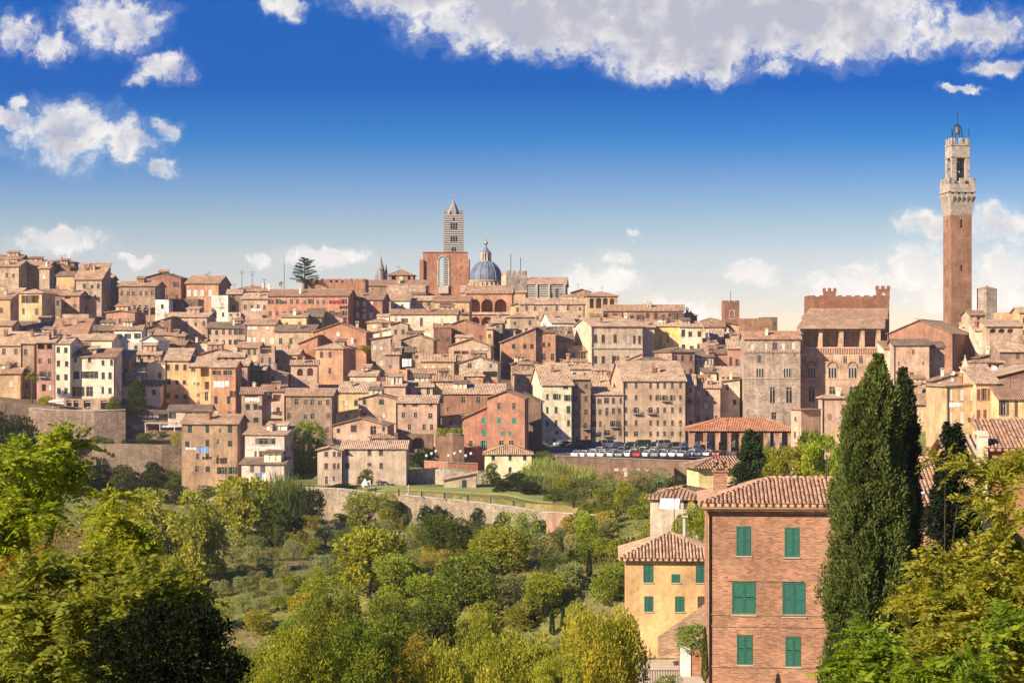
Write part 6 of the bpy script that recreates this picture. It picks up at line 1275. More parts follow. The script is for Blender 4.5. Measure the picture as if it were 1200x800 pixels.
def mk_near(x0, x1, ye, yb, roof, col, label, wl, d, r, L, m, p, teal, rc, **k):
    hs = H(x0, x1, ye, yb, roof, col, 0, 0, 'd', label, d=d, r=r, L=L, m=m, p=p, real=True, group='houses nearest the viewer', ops=[(*q, '', 0, .14) for q in wl], ext=3, pipe=False, **k)
    for q in wl:
        a, b = hs.fu(q[0]), hs.fu(q[2]); v0, v1 = hs.fz(q[3]), hs.fz(q[1]); slat_shutters(hs.root, (a+b)/2-hs.w/2, v0, b-a, v1-v0, -hs.L/2, teal)
    tile_roof(hs, col=rc); return hs
BR = mk_near(828, 1062, 590, 835, 'h', (.36,.195,.12), 'large brick house with green shutters and tiled hip roof behind the tall cypress', [(863,616,880,650.5),(919.5,617,937,651.5),(858,681,885.5,719.5),(917,681,944,721),(863.5,743,882,777.5),(920.5,744,938.5,779.5),(1000,617,1017,651)], 110, -5, 8, 'near_brick', .28, (.018,.115,.082), (.42,.235,.145), oh=.45, name='brick_house')
fy = -BR.L/2
mb = MB()
for y_ in (720, 733.5, 781): mb.box(-BR.w/2-.03, fy-.045, BR.fz(y_), BR.w/2+.03, fy-.002, BR.fz(y_)+.10)
mb.box(-BR.w/2+1.2, fy-.06, BR.fz(680), BR.w/2-6, fy-.002, BR.fz(680)+.08)
mb.box(-BR.w/2-.12, fy-.14, BR.fz(598), BR.w/2+.1, fy-.002, BR.fz(596)); mb.box(-BR.w/2-.2, fy-.24, BR.fz(593.5), BR.w/2+.1, fy-.003, BR.fz(591.5))
mb.build('string_course', 'near_brick', BR.root, col=(.36,.21,.14))
mb = MB(); mb.tube([(-BR.w/2-.35, fy-.5, BR.fz(594.5)), (BR.w/2+.3, fy-.5, BR.fz(594.5))], .09, 8); mb.tube([(-BR.w/2+.1, fy-.35, BR.fz(595)), (-BR.w/2+.12, fy-.12, BR.fz(603)), (-BR.w/2+.12, fy-.12, 0)], .06, 8); mb.build('gutter', 'copper', BR.root)
mb = MB(); mb.box(-.42, -.32, -1.0, .42, .32, 1.0); mb.box(-.5, -.4, 1.0, .5, .4, 1.1)
for x_ in (-.44, .26): mb.box(x_, -.33, 1.1, x_+.18, .33, 1.42)
tn = []; mb.build('chimney', 'near_brick', BR.root, (-BR.w/2+.9, .5, BR.h+.6), col=(.36,.2,.13))
mb = MB(); mb.slab([(-.6,-.5,1.5),(.6,-.5,1.5),(.6,0,1.68),(-.6,0,1.68)], .08); mb.slab([(-.6,0,1.68),(.6,0,1.68),(.6,.5,1.5),(-.6,.5,1.5)], .08); barrel_plane(mb, [(-.6,-.5,1.52),(.6,-.5,1.52),(.6,0,1.7),(-.6,0,1.7)], .24, .085, .42)
mb.build('chimney_cap', 'tiles', BR.root, (-BR.w/2+.9, .5, BR.h+.6), col=(.42,.24,.15))
B2 = mk_near(1050, 1112, 590, 835, 'f', (.36,.195,.12), 'taller roofed right wing of the near brick house, between the cypress and the dark conifer', [], 109.4, -5, 15, 'near_brick', .28, (.018,.115,.082), (.42,.235,.145), oh=.45, name='brick_house')
mb = MB(); mb.box(-.55, -.35, 0, .55, .35, .10); mb.box(-.48, -.28, .1, .48, .28, .13, 1); sk = mb.build('skylight', ['white_wood', 'glass'], B2.root, (-.3, -B2.L/2+1.2, B2.h+.62)); sk.rotation_euler = (math.atan(.28), 0, 0)
YH = mk_near(733, 842, 653, 760, 'h', (.62,.40,.19), 'yellow house with green shutters and a pyramid tiled roof left of the near brick house', [(754,661,765.6,682),(786.8,672,797,682),(815.4,662,826,682),(755,698,765.6,716),(791,698,802,716)], 135, -3, 7, 'plaster', .40, (.018,.11,.075), (.44,.27,.17), oh=.45, name='yellow_house', g=.3)
fy = -YH.L/2; mb = MB(); u_ = YH.fu(822)-YH.w/2; mb.box(u_-.28, fy-.04, YH.fz(716), u_+.28, fy-.003, YH.fz(697.5)); mb.build('door', 'paint', YH.root, col=(.09,.045,.03))
mb = MB(); mb.tube([(YH.fu(805)-YH.w/2, .3, YH.h+1.2), (YH.fu(805)-YH.w/2, .3, YH.h+2.6)], .14, 8); mb.box(YH.fu(805)-YH.w/2-.22, .08, YH.h+2.6, YH.fu(805)-YH.w/2+.22, .52, YH.h+2.72); mb.build('flue', 'concrete', YH.root)
# outside stair, planter, yard railing
d = 131; x0, x1 = X(772, d), X(832, d); g0 = Z(749, d); T = empty('garden_stair', ((x0+x1)/2, d, g0-1), 0, 'brick garden stair climbing right along the yellow house to its brown door', 'stair'); w_ = (x1-x0)/2
mb = MB(); n = 14; zt = Z(716, d)-g0
for k in range(n): mb.box(-w_+2*w_*k/n, -.6, 0, -w_+2*w_*(k+1)/n, .5, 1+zt*(k+1)/n)
mb.build('steps', 'concrete', T); mb = MB()
for k in range(1): 
    A = [(-w_-.1, -.85, 0), (w_, -.85, 0), (w_, -.85, 1+zt+.9), (-w_-.1, -.85, 1.35)]; Bk = [(a, -.62, c) for a, b, c in A]; mb.face(A); mb.face(Bk[::-1]); 
    for i in range(4): mb.face([A[i], Bk[i], Bk[(i+1) % 4], A[(i+1) % 4]][::-1])
mb.build('stair_wall', 'near_brick', T, col=(.42,.27,.18))
d = 121; x0, x1 = X(797, d), X(829, d); T = empty('brick_planter', ((x0+x1)/2, d, Z(781, d)-.5), 0, 'brick planter box with a white left side in the yard beside the near brick house', 'planter'); w_ = (x1-x0)/2; zt = Z(757, d)-Z(781, d)+.5
mb = MB(); mb.box(-w_, -.6, 0, w_, .9, zt); mb.build('box', 'near_brick', T, col=(.42,.2,.12)); mb = MB(); mb.box(-w_-.06, -.66, zt+.002, w_+.06, .96, zt+.1); mb.build('rim', 'travertine', T); mb = MB(); mb.box(-w_-.05, -.66, 0, -w_+.62, -.603, zt-.01); mb.build('whitewash', 'white_wood', T)
d = 104; T = empty('iron_railing', (X(775, d), d, Z(806, d)), 0, 'short dark iron railing at the bottom edge of the yard', 'railing'); mb = MB()
for k in range(14): mb.tube([(-.9+k*.14, 0, 0), (-.9+k*.14, 0, 1.0)], .018, 4)
mb.tube([(-.95, 0, .98), (1.0, 0, .98)], .025, 5); mb.tube([(-.95, 0, .15), (1.0, 0, .15)], .02, 5); mb.build('bars', 'iron', T)
RH = mk_near(1158, 1230, 526, 660, 's', (.36,.18,.10), 'dark orange brick house at the right edge above the yellow foliage', [], 118, -6, 5, 'near_brick', .30, (.018,.115,.082), (.40,.22,.14), oh=.35, name='brick_house')
mb = MB(); mb.box(-.3, -.4, 0, .3, .4, 9); mb.slab([(-.36,-.46,9.15),(.36,-.46,9.15),(.36,.46,9.35),(-.36,.46,9.35)], .14); o = mb.build('plaster_pier', 'plaster', RH.root, (-RH.w/2-.35, -RH.L/2+.1, RH.h-8.2), col=PAL['C'])
H(1120,1160,540,660,'f','O',1,2,'c','shaded ochre house between the dark conifer and the right edge brick house',d=128,L=9,ch=0,group='houses nearest the viewer',g=.5,ext=3)
# awning and pole at the pale pink house
d = 193; T = empty('white_awning', (X(785, d), d-1.2, Z(594, d)), R(-12), 'white dome shaped awning on the pale pink house left of the near brick house', 'awning'); mb = MB()
for k in range(8):
    a, b = math.pi/2*k/8, math.pi/2*(k+1)/8; mb.face([(-1., -1.3*math.cos(a), 1.0*math.sin(a)), (1., -1.3*math.cos(a), 1.0*math.sin(a)), (1., -1.3*math.cos(b), 1.0*math.sin(b)), (-1., -1.3*math.cos(b), 1.0*math.sin(b))])
for s_ in (-1, 1): mb.face([(s_, 0, 0)]+[(s_, -1.3*math.cos(math.pi/2*k/8), math.sin(math.pi/2*k/8)) for k in range(9)])
mb.build('canopy', 'cloth', T, col=(.76,.74,.68))
T = empty('antenna_mast', (X(790, 150), 150, -22), 0, 'thin aerial pole standing before the pale pink house', 'antenna', 'antennas on the skyline'); mb = MB(); mb.tube([(0, 0, 0), (0, 0, Z(562, 150)+22)], .035, 5); mb.build('pole', 'iron', T); mb = MB()
for k in range(5): mb.tube([(-.7, -.01, Z(566, 150)+22+k*.01-.5), (.2, 0, Z(566, 150)+22-.5)], .02, 4)
mb.build('aerial', 'iron', T)
# ---------------------------------------------------------------- vegetation
npr = np.random.default_rng(11)
def unit(v): return v/np.maximum(np.linalg.norm(v, axis=-1, keepdims=True), 1e-9)
def leaves_mesh(name, P, D, ln, wd, mat, tint, extra=None):
    """diamond leaves: P base (N,3), D direction (N,3), ln/wd sizes (N,)"""
    n = len(P); D = unit(D); q = unit(npr.normal(size=(n, 3))); side = unit(np.cross(D, q)); nr = np.cross(side, D)
    ln = np.broadcast_to(ln, (n,))[:, None]; wd = np.broadcast_to(wd, (n,))[:, None]
    mid = P+D*ln*.45+nr*ln*.06; V = np.stack([P, mid+side*wd*.5, P+D*ln-nr*ln*.05, mid-side*wd*.5], 1).reshape(-1, 3).astype(np.float32)
    me = bpy.data.meshes.new(name); me.vertices.add(n*4); me.vertices.foreach_set('co', V.ravel()); me.loops.add(n*4); me.loops.foreach_set('vertex_index', np.arange(n*4, dtype=np.int32))
    me.polygons.add(n); me.polygons.foreach_set('loop_start', np.arange(0, n*4, 4, dtype=np.int32)); me.update(calc_edges=True)
    at = me.attributes.new('tint', 'FLOAT', 'FACE'); at.data.foreach_set('value', np.clip(tint, 0, 1).astype(np.float32)); me.materials.append(M[mat]); return me
def sphere_dirs(n, up=0.0):
    v = unit(npr.normal(size=(n, 3))); v[:, 2] += up; return unit(v)
def cloud(blobs, n, ln, wd, mat, name='crown', up=.3, outw=.9, hollow=.72, droop=0.0, tintspread=.40):
    """leaf clumps over the blobs' surfaces; each blob is a list cx,cy,cz,rx,ry,rz"""
    B = np.array(blobs, float); ar = (B[:, 3]*B[:, 4]+B[:, 3]*B[:, 5]+B[:, 4]*B[:, 5]); k = npr.choice(len(B), n, p=ar/ar.sum())
    d = sphere_dirs(n, .15); rad = hollow+(1.06-hollow)*npr.random(n)**.6
    wob = 1+.16*np.sin(d[:, 0]*7+k*1.7)*np.cos(d[:, 1]*6+k)+.10*np.sin(d[:, 2]*11+k*2.3+d[:, 0]*9)
    P = B[k, :3]+d*B[k, 3:]*(rad*wob)[:, None]
    keep = np.ones(n, bool)
    for j in range(len(B)):
        q = ((P-B[j, :3])/B[j, 3:]); keep &= ~((np.linalg.norm(q, axis=1) < .62) & (k != j))
    P, d, k = P[keep], d[keep], k[keep]; m = len(P)
    D = d*outw+npr.normal(size=(m, 3))*.6+np.array([0, 0, up-droop]); bt = npr.random(len(B))
    tint = .5+(bt[k]-.5)*tintspread*1.6+npr.normal(size=m)*tintspread*.6
    return leaves_mesh(name, P, D, ln*npr.uniform(.7, 1.3, m), wd*npr.uniform(.7, 1.3, m), mat, tint)
def crown_blobs(n, shape, seed):
    r_ = np.random.default_rng(seed); out = []
    for i in range(n):
        a = r_.uniform(0, 2*math.pi); t_ = r_.random(); 
        if shape == 'round': z_ = .22+.70*t_; rr = .36*math.sqrt(max(.05, 1-((z_-.5)/.52)**2)); s_ = r_.uniform(.13, .24)
        elif shape == 'olive': z_ = .3+.5*t_; rr = .30*math.sqrt(max(.05, 1-((z_-.52)/.5)**2)); s_ = r_.uniform(.16, .26)
        elif shape == 'bush': z_ = .12+.62*t_; rr = .36*math.sqrt(max(.02, 1-(z_/.95)**2)); s_ = r_.uniform(.14, .24)
        elif shape == 'tall': z_ = .12+.8*t_; rr = .30*(1-z_)**.5+.02; s_ = r_.uniform(.10, .18)
        elif shape == 'loose': z_ = .2+.72*t_; rr = .42*math.sqrt(max(.05, 1-((z_-.5)/.55)**2)); s_ = r_.uniform(.07, .15)
        rr *= r_.uniform(.5, 1.18 if shape == 'loose' else 1.05); out.append((rr*math.cos(a), rr*math.sin(a), z_, s_, s_, s_*r_.uniform(.7, 1.0)))
    return out
def trunk_mesh(seed, limbs=5, th=.045, zf=.35):
    r_ = random.Random(seed); mb = MB(); mb.tube([(0, 0, -.25), (r_.uniform(-.01, .01), 0, .1), (r_.uniform(-.03, .03), r_.uniform(-.03, .03), zf), (r_.uniform(-.05, .05), r_.uniform(-.05, .05), .75)], [th*1.15, th, th*.7, th*.2], 7)
    for k in range(limbs):
        a = r_.uniform(0, 6.28); q = r_.uniform(.2, .36); mb.tube([(0, 0, zf*r_.uniform(.5, .95)), (q*.5*math.cos(a), q*.5*math.sin(a), zf+.12), (q*math.cos(a), q*math.sin(a), r_.uniform(.45, .8))], [th*.55, th*.4, th*.12], 5)
    return mb.build('trunk', 'bark', link=False)
KIND = {}
def kindmesh(kind):
    if kind in KIND: return KIND[kind]
    out = []
    for v in range(3):
        s_ = hash_seed = sum(map(ord, kind))*7+v
        if kind == 'round': c = cloud(crown_blobs(26, 'round', s_), 5200, .062, .040, 'leaf')
        elif kind == 'olive': c = cloud(crown_blobs(14, 'olive', s_), 3200, .062, .022, 'leaf')
        elif kind == 'bush': c = cloud(crown_blobs(16, 'bush', s_), 2800, .075, .045, 'leaf')
        elif kind == 'tall': c = cloud(crown_blobs(20, 'tall', s_), 3600, .06, .03, 'leaf', up=.8)
        elif kind == 'loose': c = cloud(crown_blobs(46, 'loose', s_), 9000, .042, .026, 'leaf', hollow=.4)
        elif kind == 'grand': c = cloud(crown_blobs(96, 'loose', s_), 24000, .030, .018, 'leaf', hollow=.35)
        elif kind == 'small_cypress':
            n = 2600; z_ = npr.random(n)**.8; r_ = .5*np.sqrt(np.clip(1-z_, 0, 1))*np.clip(z_*9, .3, 1)*npr.uniform(.7, 1.05, n); a = npr.uniform(0, 6.283, n); P = np.stack([r_*np.cos(a), r_*np.sin(a), z_*.97], 1)
            c = leaves_mesh('crown', P, np.stack([np.cos(a)*.5, np.sin(a)*.5, np.ones(n)*1.2], 1)*np.array([1, 1, .3])+npr.normal(size=(n, 3))*.12, .10, .05, 'needle', npr.normal(.5, .2, n))
        elif kind == 'reed':
            n = 2600; b = npr.uniform(-.5, .5, (n, 2)); hh = npr.uniform(.35, 1, n)*(1-.9*np.abs(b[:, 0])**2); z_ = hh*npr.random(n)**.6; P = np.stack([b[:, 0], b[:, 1], z_], 1); D = np.stack([npr.normal(size=n)*.12, npr.normal(size=n)*.12, np.ones(n)*.9], 1)
            c = leaves_mesh('crown', P, D, .26, .016, 'leaf', npr.normal(.45, .2, n))
        out.append((c, trunk_mesh(s_) if kind in ('round', 'olive', 'loose', 'tall', 'grand') else None))
    KIND[kind] = out; return out
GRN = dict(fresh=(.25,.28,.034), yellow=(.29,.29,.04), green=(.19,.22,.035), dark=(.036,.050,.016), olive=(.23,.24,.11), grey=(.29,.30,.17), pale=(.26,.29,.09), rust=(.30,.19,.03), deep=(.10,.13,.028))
def solve_d(px, py, lo=60, hi=460):
    dd = np.linspace(lo, hi, 400); z_ = ground_np((px-600)*dd/F, dd); y_ = HY-z_*F/dd
    ok = np.where(y_ <= py)[0]
    return float(dd[ok[0]]) if len(ok) else hi
def tree(kind, px, yt, yb, wpx, col, label, d=None, name='tree', cat='tree', group='trees of the valley', zb=None, keep=False):
    d = d or solve_d(px, yb); x = X(px, d); z0 = ground(x, d) if zb is None else zb; h = max(.6, Z(yt, d)-z0); w = wpx*d/F
    if kind in ('grand', 'loose') and yb > 690: h *= .90; w *= .92
    if keep: z0 = ground(x, d)-.3; h = max(.8, Z(yt, d)-Z(yb, d)+.5)
    T = empty(name, (x, d, z0), rng.uniform(0, 6.28), label, cat, group); c, tk = kindmesh(kind)[rng.randrange(3)]; T.scale = (w, w*rng.uniform(.9, 1.1), h)
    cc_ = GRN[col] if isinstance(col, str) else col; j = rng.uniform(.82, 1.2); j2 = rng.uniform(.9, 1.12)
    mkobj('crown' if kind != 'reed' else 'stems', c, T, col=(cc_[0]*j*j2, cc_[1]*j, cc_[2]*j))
    if tk: mkobj('trunk', tk, T)
    return T
# olives and round shrubs
SHADE = [(254,652,673),(259,680,700),(267,664,685),(282,675,697),(287,660,682),(295,638,660),(299,626,646),(302,668,690),(310,653,675),(316,677,699),(325,692,712),(272,640,660),(332,664,684),(338,684,704),(262,634,652),(318,640,658),(285,694,716),(306,700,722)]
for a in SHADE: tree('olive', a[0], a[1], a[2], 25, 'olive', 'rounded grey green olive tree of the shaded grove left of the valley centre', name='olive_tree', cat='olive tree', group='olive trees of the shaded grove')
ROWN = ['leftmost round olive in the row under the rubble wall', 'second round olive in the row under the rubble wall', 'third, smaller round olive in the row under the rubble wall', 'fourth round olive in the row under the rubble wall', 'fifth round olive in the row under the rubble wall, beside a yellow shrub']
for a, lb in zip([(381,613,642,26),(415,618,640,20),(450,607,630,18),(476,622,645,20),(490,610,634,24)], ROWN): tree('olive', *a, 'grey', lb, name='olive_tree', cat='olive tree', group='round olives under the rubble wall')
MID = [('round',426,580,628,40,'green','green rounded tree touching the rubble wall below the villa'),('round',452,582,624,32,'yellow','yellowish tree right beside the green one below the villa'),('round',509,607,650,40,'deep','dark green tree in front of the middle of the rubble wall'),
 ('bush',482,612,634,14,'yellow','small yellow shrub between the round olives under the wall'),('round',535,612,650,42,'deep','dark glossy green tree below the ivy stained part of the rubble wall'),('olive',610,598,652,56,'pale','big pale silver green tree at the right end of the rubble wall'),
 ('round',587,624,672,64,'yellow','bright yellow green domed tree in the valley centre'),('olive',640,626,664,44,'olive','dull olive coloured tree right of the bright domed one'),('bush',632,605,640,22,'dark','dark shrub right of the big silver green tree'),('olive',657,617,644,24,'olive','round olive under the dry meadow, left of two'),('olive',668,625,650,20,'grey','round olive under the dry meadow, right of two'),
 ('round',686,604,640,26,'fresh','fresh green tree in front of the reddish garden wall'),('bush',704,626,652,30,'green','green shrub left of the tiled garden shed'),('bush',726,628,655,32,'green','green shrub below the tiled garden shed'),('bush',745,632,668,30,'fresh','light shrub right of the tiled garden shed'),
 ('round',433,626,698,82,'fresh','broad fresh green dome tree standing in the middle of the orchard'),('round',462,655,706,52,'green','green tree at the right shoulder of the broad orchard dome'),('olive',376,648,676,28,'grey','grey olive beside the bare orchard soil'),('olive',344,632,656,28,'grey','grey olive at the left end of the bare orchard soil'),('tall',325,615,648,16,'deep','slim dark tree left of the round olive row'),
 ('round',551,656,720,72,'green','dark green domed tree right of the orchard centre'),('olive',596,672,712,50,'olive','olive green bushy tree below the bright domed tree'),('round',637,676,716,46,'fresh','round light tree between the domed tree and the little cypresses'),('round',502,676,724,58,'fresh','light green tree left of the dark domed tree'),('round',508,710,770,64,'deep','dark tree low in the centre of the valley'),
 ('bush',570,700,736,44,'yellow','yellow green bush below the dark domed tree'),('bush',668,655,690,40,'olive','olive green bush left of the single slim cypress'),('bush',712,660,705,44,'fresh','light bush right of the single slim cypress'),('loose',735,650,700,40,'green','green hedge like tree against the yellow house'),('bush',545,640,662,26,'green','small green bush between the domed trees'),('bush',520,650,676,26,'pale','pale bush beside the bare soil right of centre'),
 ('bush',480,660,684,26,'yellow','yellowish orchard bush right of the broad dome'),('bush',395,690,720,40,'olive','olive bush below the broad orchard dome'),('bush',360,690,720,46,'yellow','yellow green bush below the left orchard soil'),('round',372,712,770,60,'fresh','fresh green tree at the lower edge left of the centre'),('bush',345,715,750,44,'green','green bush among the vegetable plots'),('olive',255,700,742,44,'pale','pale sandy green bush above the vegetable plots'),('bush',300,712,745,40,'yellow','yellow bush right of the pale sandy one'),
 ('round',286,566,642,72,'fresh','sunlit yellow green round tree under the brown ravine house'),('round',318,590,640,46,'deep','dark tree in the shade behind the sunlit round one'),('reed',330,560,612,60,'deep','dark stand of reeds below the grey lean-to house'),('round',365,578,622,40,'dark','dark tree at the left end of the rubble wall'),('bush',345,602,634,36,'dark','dark low bush under the reeds'),
 ('round',362,500,535,40,'green','green garden tree between the grey house and the old brown house'),('bush',357,522,548,36,'yellow','yellow green shrub below the green garden tree by the grey house'),('bush',350,540,566,32,'dark','dark hedge bush between the grey house and the villa'),
 ('loose',200,562,694,120,(.26,.29,.05),'large feathery light green tree left of the olive grove'),('loose',165,590,690,70,'fresh','feathery light tree between the left acacia and the large one'),('olive',96,588,625,34,'olive','grey bush on the dark slope path at the left'),('round',235,610,690,60,'green','green tree behind the feathery one, left of the olive grove')]
for k_, px, yt, yb, w_, c_, lb in MID:
    kw = {}
    if lb.endswith('by the grey house') or 'grey house' in lb: kw = dict(d=446)
    tree(k_, px, yt, yb, w_, c_, lb, **kw, name='shrub' if k_ == 'bush' else 'reeds' if k_ == 'reed' else 'tree', cat='shrub' if k_ == 'bush' else 'reeds' if k_ == 'reed' else 'tree')
for px, yt, yb, lb in ((690.5,644,678,'single slim dark cypress in the garden left of the yellow house'),(624.5,704,732,'leftmost of the four little cypresses in the lower valley'),(641,702,728,'second of the four little cypresses, the one set back'),(647,714,744,'third and darkest of the four little cypresses'),(660,712,738,'rightmost and thinnest of the four little cypresses')):
    tree('small_cypress', px, yt, yb, 7.5, 'dark', lb, name='cypress', cat='cypress', group='little cypresses of the gardens')
# planting on the bank under the car park
BANK = [('bush',590,570,584,30,'dark','dark hedge bush at the right end of the lawn',388),('bush',614,572,586,40,'dark','dark hedge bush left of the lower bamboo',386),('bush',650,578,594,34,'deep','deep green bush below the lower bamboo',378),('bush',682,556,574,40,'deep','deep green bush between the bamboo and the parapet',404),('bush',762,560,582,40,'green','green bush under the right part of the car park parapet',402),('bush',785,562,586,40,'deep','deep green bush near the yellow hipped house',398),('bush',725,572,590,34,'olive','grey bush in the middle of the bank',388),('bush',690,590,606,30,'green','green bush on the edge of the dry meadow',366),('reed',640,533,562,44,'pale','left clump of tall pale bamboo below the car park',408),('reed',672,536,560,50,'pale','right clump of tall pale bamboo below the car park',410),('reed',654,558,582,40,'pale','lower clump of pale bamboo on the bank below the car park',392),
 ('bush',600,562,582,50,'dark','dark clipped hedge bush right of the lawn',398),('bush',632,566,584,46,'deep','dark bush at the end of the clipped hedge',394),('bush',578,545,572,26,'deep','rounded dark shrub at the left corner of the small cream villa',408),('bush',610,556,572,30,'deep','low shrub before the small cream villa',410),
 ('round',637,515,545,22,'deep','small dense conical tree right of the small cream villa',416),('bush',592,567,578,24,'olive','clipped olive green shrub beside the chapel-like store',396),('olive',715,548,575,30,'olive','round olive on the bank, left of three under the car park',398),('olive',748,546,578,34,'olive','round olive on the bank, middle of three under the car park',396),('olive',772,548,580,34,'grey','round olive on the bank, right of three under the car park',396),
 ('bush',700,552,570,40,'yellow','yellow green bush directly under the car park parapet',408),('bush',735,556,572,30,'fresh','bright bush below the brick lock-up',406),('bush',690,568,590,36,'olive','grey green bush halfway down the bank',385),('olive',672,584,606,30,'deep','dark round bush on the dry meadow',368),('bush',706,580,606,30,'green','green bush at the foot of the bare slope',368),('round',731,574,604,24,'yellow','yellowish small tree on the bare slope',364),('olive',746,582,606,24,'deep','dark round tree on the bare slope, right of the yellowish one',362),
 ('bush',790,552,590,40,'green','green bush left of the yellow hipped house',330),('bush',775,575,606,34,'olive','olive bush above the garden wall',335),('bush',660,566,590,30,'fresh','fresh bush under the lower bamboo',384),('bush',718,564,584,34,'fresh','fresh bush on the upper bank',392),('bush',755,598,620,26,'green','green bush left of the pale pink house',320),('bush',820,545,575,26,'yellow','bright yellow green shrub against the yellow hipped house',240)]
for k_, px, yt, yb, w_, c_, lb, d_ in BANK: tree(k_, px, yt, yb, w_, c_, lb, d=d_, keep=True, name='shrub' if k_ == 'bush' else 'bamboo' if k_ == 'reed' else 'tree', cat='shrub' if k_ == 'bush' else 'bamboo' if k_ == 'reed' else 'tree', group='planting on the bank below the car park')
# left terrace plants
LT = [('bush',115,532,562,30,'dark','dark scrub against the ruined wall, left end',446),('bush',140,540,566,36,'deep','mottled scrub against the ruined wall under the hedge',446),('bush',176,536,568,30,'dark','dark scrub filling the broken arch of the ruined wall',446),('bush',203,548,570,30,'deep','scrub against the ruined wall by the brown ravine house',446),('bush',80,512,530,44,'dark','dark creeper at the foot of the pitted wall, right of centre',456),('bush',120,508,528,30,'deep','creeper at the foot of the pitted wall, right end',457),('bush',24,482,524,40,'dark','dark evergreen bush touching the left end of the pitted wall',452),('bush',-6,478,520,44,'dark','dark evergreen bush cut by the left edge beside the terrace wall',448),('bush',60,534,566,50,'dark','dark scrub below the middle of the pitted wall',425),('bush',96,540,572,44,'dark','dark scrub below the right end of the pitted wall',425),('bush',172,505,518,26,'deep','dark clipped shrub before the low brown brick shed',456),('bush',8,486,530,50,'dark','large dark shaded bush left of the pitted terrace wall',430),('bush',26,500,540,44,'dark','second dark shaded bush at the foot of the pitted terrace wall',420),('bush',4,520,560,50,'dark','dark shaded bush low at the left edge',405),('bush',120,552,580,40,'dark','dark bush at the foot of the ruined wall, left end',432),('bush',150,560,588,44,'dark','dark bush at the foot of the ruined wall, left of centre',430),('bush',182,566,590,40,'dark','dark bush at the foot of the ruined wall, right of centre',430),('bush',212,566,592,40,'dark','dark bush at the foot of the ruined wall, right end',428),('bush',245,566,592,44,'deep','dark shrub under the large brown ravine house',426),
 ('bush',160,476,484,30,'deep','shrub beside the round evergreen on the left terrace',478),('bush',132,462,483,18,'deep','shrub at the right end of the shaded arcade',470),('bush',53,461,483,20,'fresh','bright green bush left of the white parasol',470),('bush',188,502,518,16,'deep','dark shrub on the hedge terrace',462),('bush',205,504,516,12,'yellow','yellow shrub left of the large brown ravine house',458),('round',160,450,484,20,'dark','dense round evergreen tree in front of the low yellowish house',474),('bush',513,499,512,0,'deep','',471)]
for k_, px, yt, yb, w_, c_, lb, d_ in LT:
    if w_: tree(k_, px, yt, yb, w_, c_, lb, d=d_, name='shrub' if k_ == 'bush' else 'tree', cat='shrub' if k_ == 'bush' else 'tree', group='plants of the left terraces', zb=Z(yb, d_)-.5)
for px, lb in ((515,'leftmost planted shrub on top of the ruined arch'),(522,'second planted shrub on top of the ruined arch'),(530,'third planted shrub on top of the ruined arch'),(538,'fourth planted shrub on top of the ruined arch')): tree('bush', px, 500, 511, 10, 'fresh', lb, d=446, zb=Z(510.5, 446), name='shrub', cat='shrub', group='shrubs on the ruined arch')
tree('bush', 426, 403, 410, 20, 'yellow', 'yellow green vine pergola on a terrace in the middle of the hill', d=552, zb=Z(411, 552), name='vine_pergola', cat='vine', group='vines')
tree('bush', 428, 546, 566, 20, 'deep', 'dark shrub before the front of the long grey villa', d=398, name='shrub', cat='shrub', group='plants of the lawn terrace'); tree('bush', 405, 566, 578, 40, 'dark', 'low dark shrub at the left end of the lawn', d=396, name='shrub', cat='shrub', group='plants of the lawn terrace')
tree('bush', 495, 522, 548, 40, 'dark', 'dark ivy mass under the raised deck right of the villa', d=430, name='shrub', cat='shrub', group='plants of the lawn terrace')
for px, lb in ((500,'leftmost ivy clump hanging on the rubble wall'),(530,'middle ivy clump hanging on the rubble wall'),(545,'right ivy clump hanging on the rubble wall')): tree('bush', px, 590, 612, 26, 'dark', lb, d=381, zb=Z(612, 381), name='ivy', cat='ivy', group='ivy on the rubble wall')
for px, yt, w_, c_ in ((398,600,20,'deep'),(412,606,18,'green'),(466,606,22,'green'),(478,598,16,'deep'),(494,604,20,'deep'),(520,604,26,'green'),(556,608,24,'deep'),(572,612,20,'olive'),(585,606,18,'dark'),(625,612,22,'green'),(640,614,20,'deep')):
    d_ = float(np.interp(px, [352, 545, 642], [392, 378, 364]))-rng.uniform(1.5, 4); tree('bush', px, yt, 622, w_, c_, 'leafy shrub growing against the foot of the long rubble wall', d=d_, name='shrub', cat='shrub', group='shrubs at the foot of the rubble wall')
for px, y0, y1, w_ in ((466,584,606,16),(514,588,614,14),(560,592,616,22),(590,597,618,18),(612,600,620,16)):
    d_ = float(np.interp(px, [352, 545, 642], [392, 378, 364]))-.5; tree('bush', px, y0, y1, w_, 'dark', 'dark ivy patch clinging to the face of the long rubble wall', d=d_, zb=Z(y1, d_), name='ivy', cat='ivy', group='ivy patches on the rubble wall face')
# hedge
d = 462; mb = MB(); n = 5000; P = npr.uniform(0, 1, (n, 3))*np.array([X(208, d)-X(152, d), 1.4, 1.4]); ms = leaves_mesh('hedge', P, npr.normal(size=(n, 3)), .2, .12, 'leaf', npr.normal(.5, .2, n)); o = mkobj('hedge', ms, loc=(X(152, d), d-10, Z(522, d-10)), col=GRN['dark']); tag(o, 'long clipped dark hedge on top of the ruined retaining wall', 'hedge')
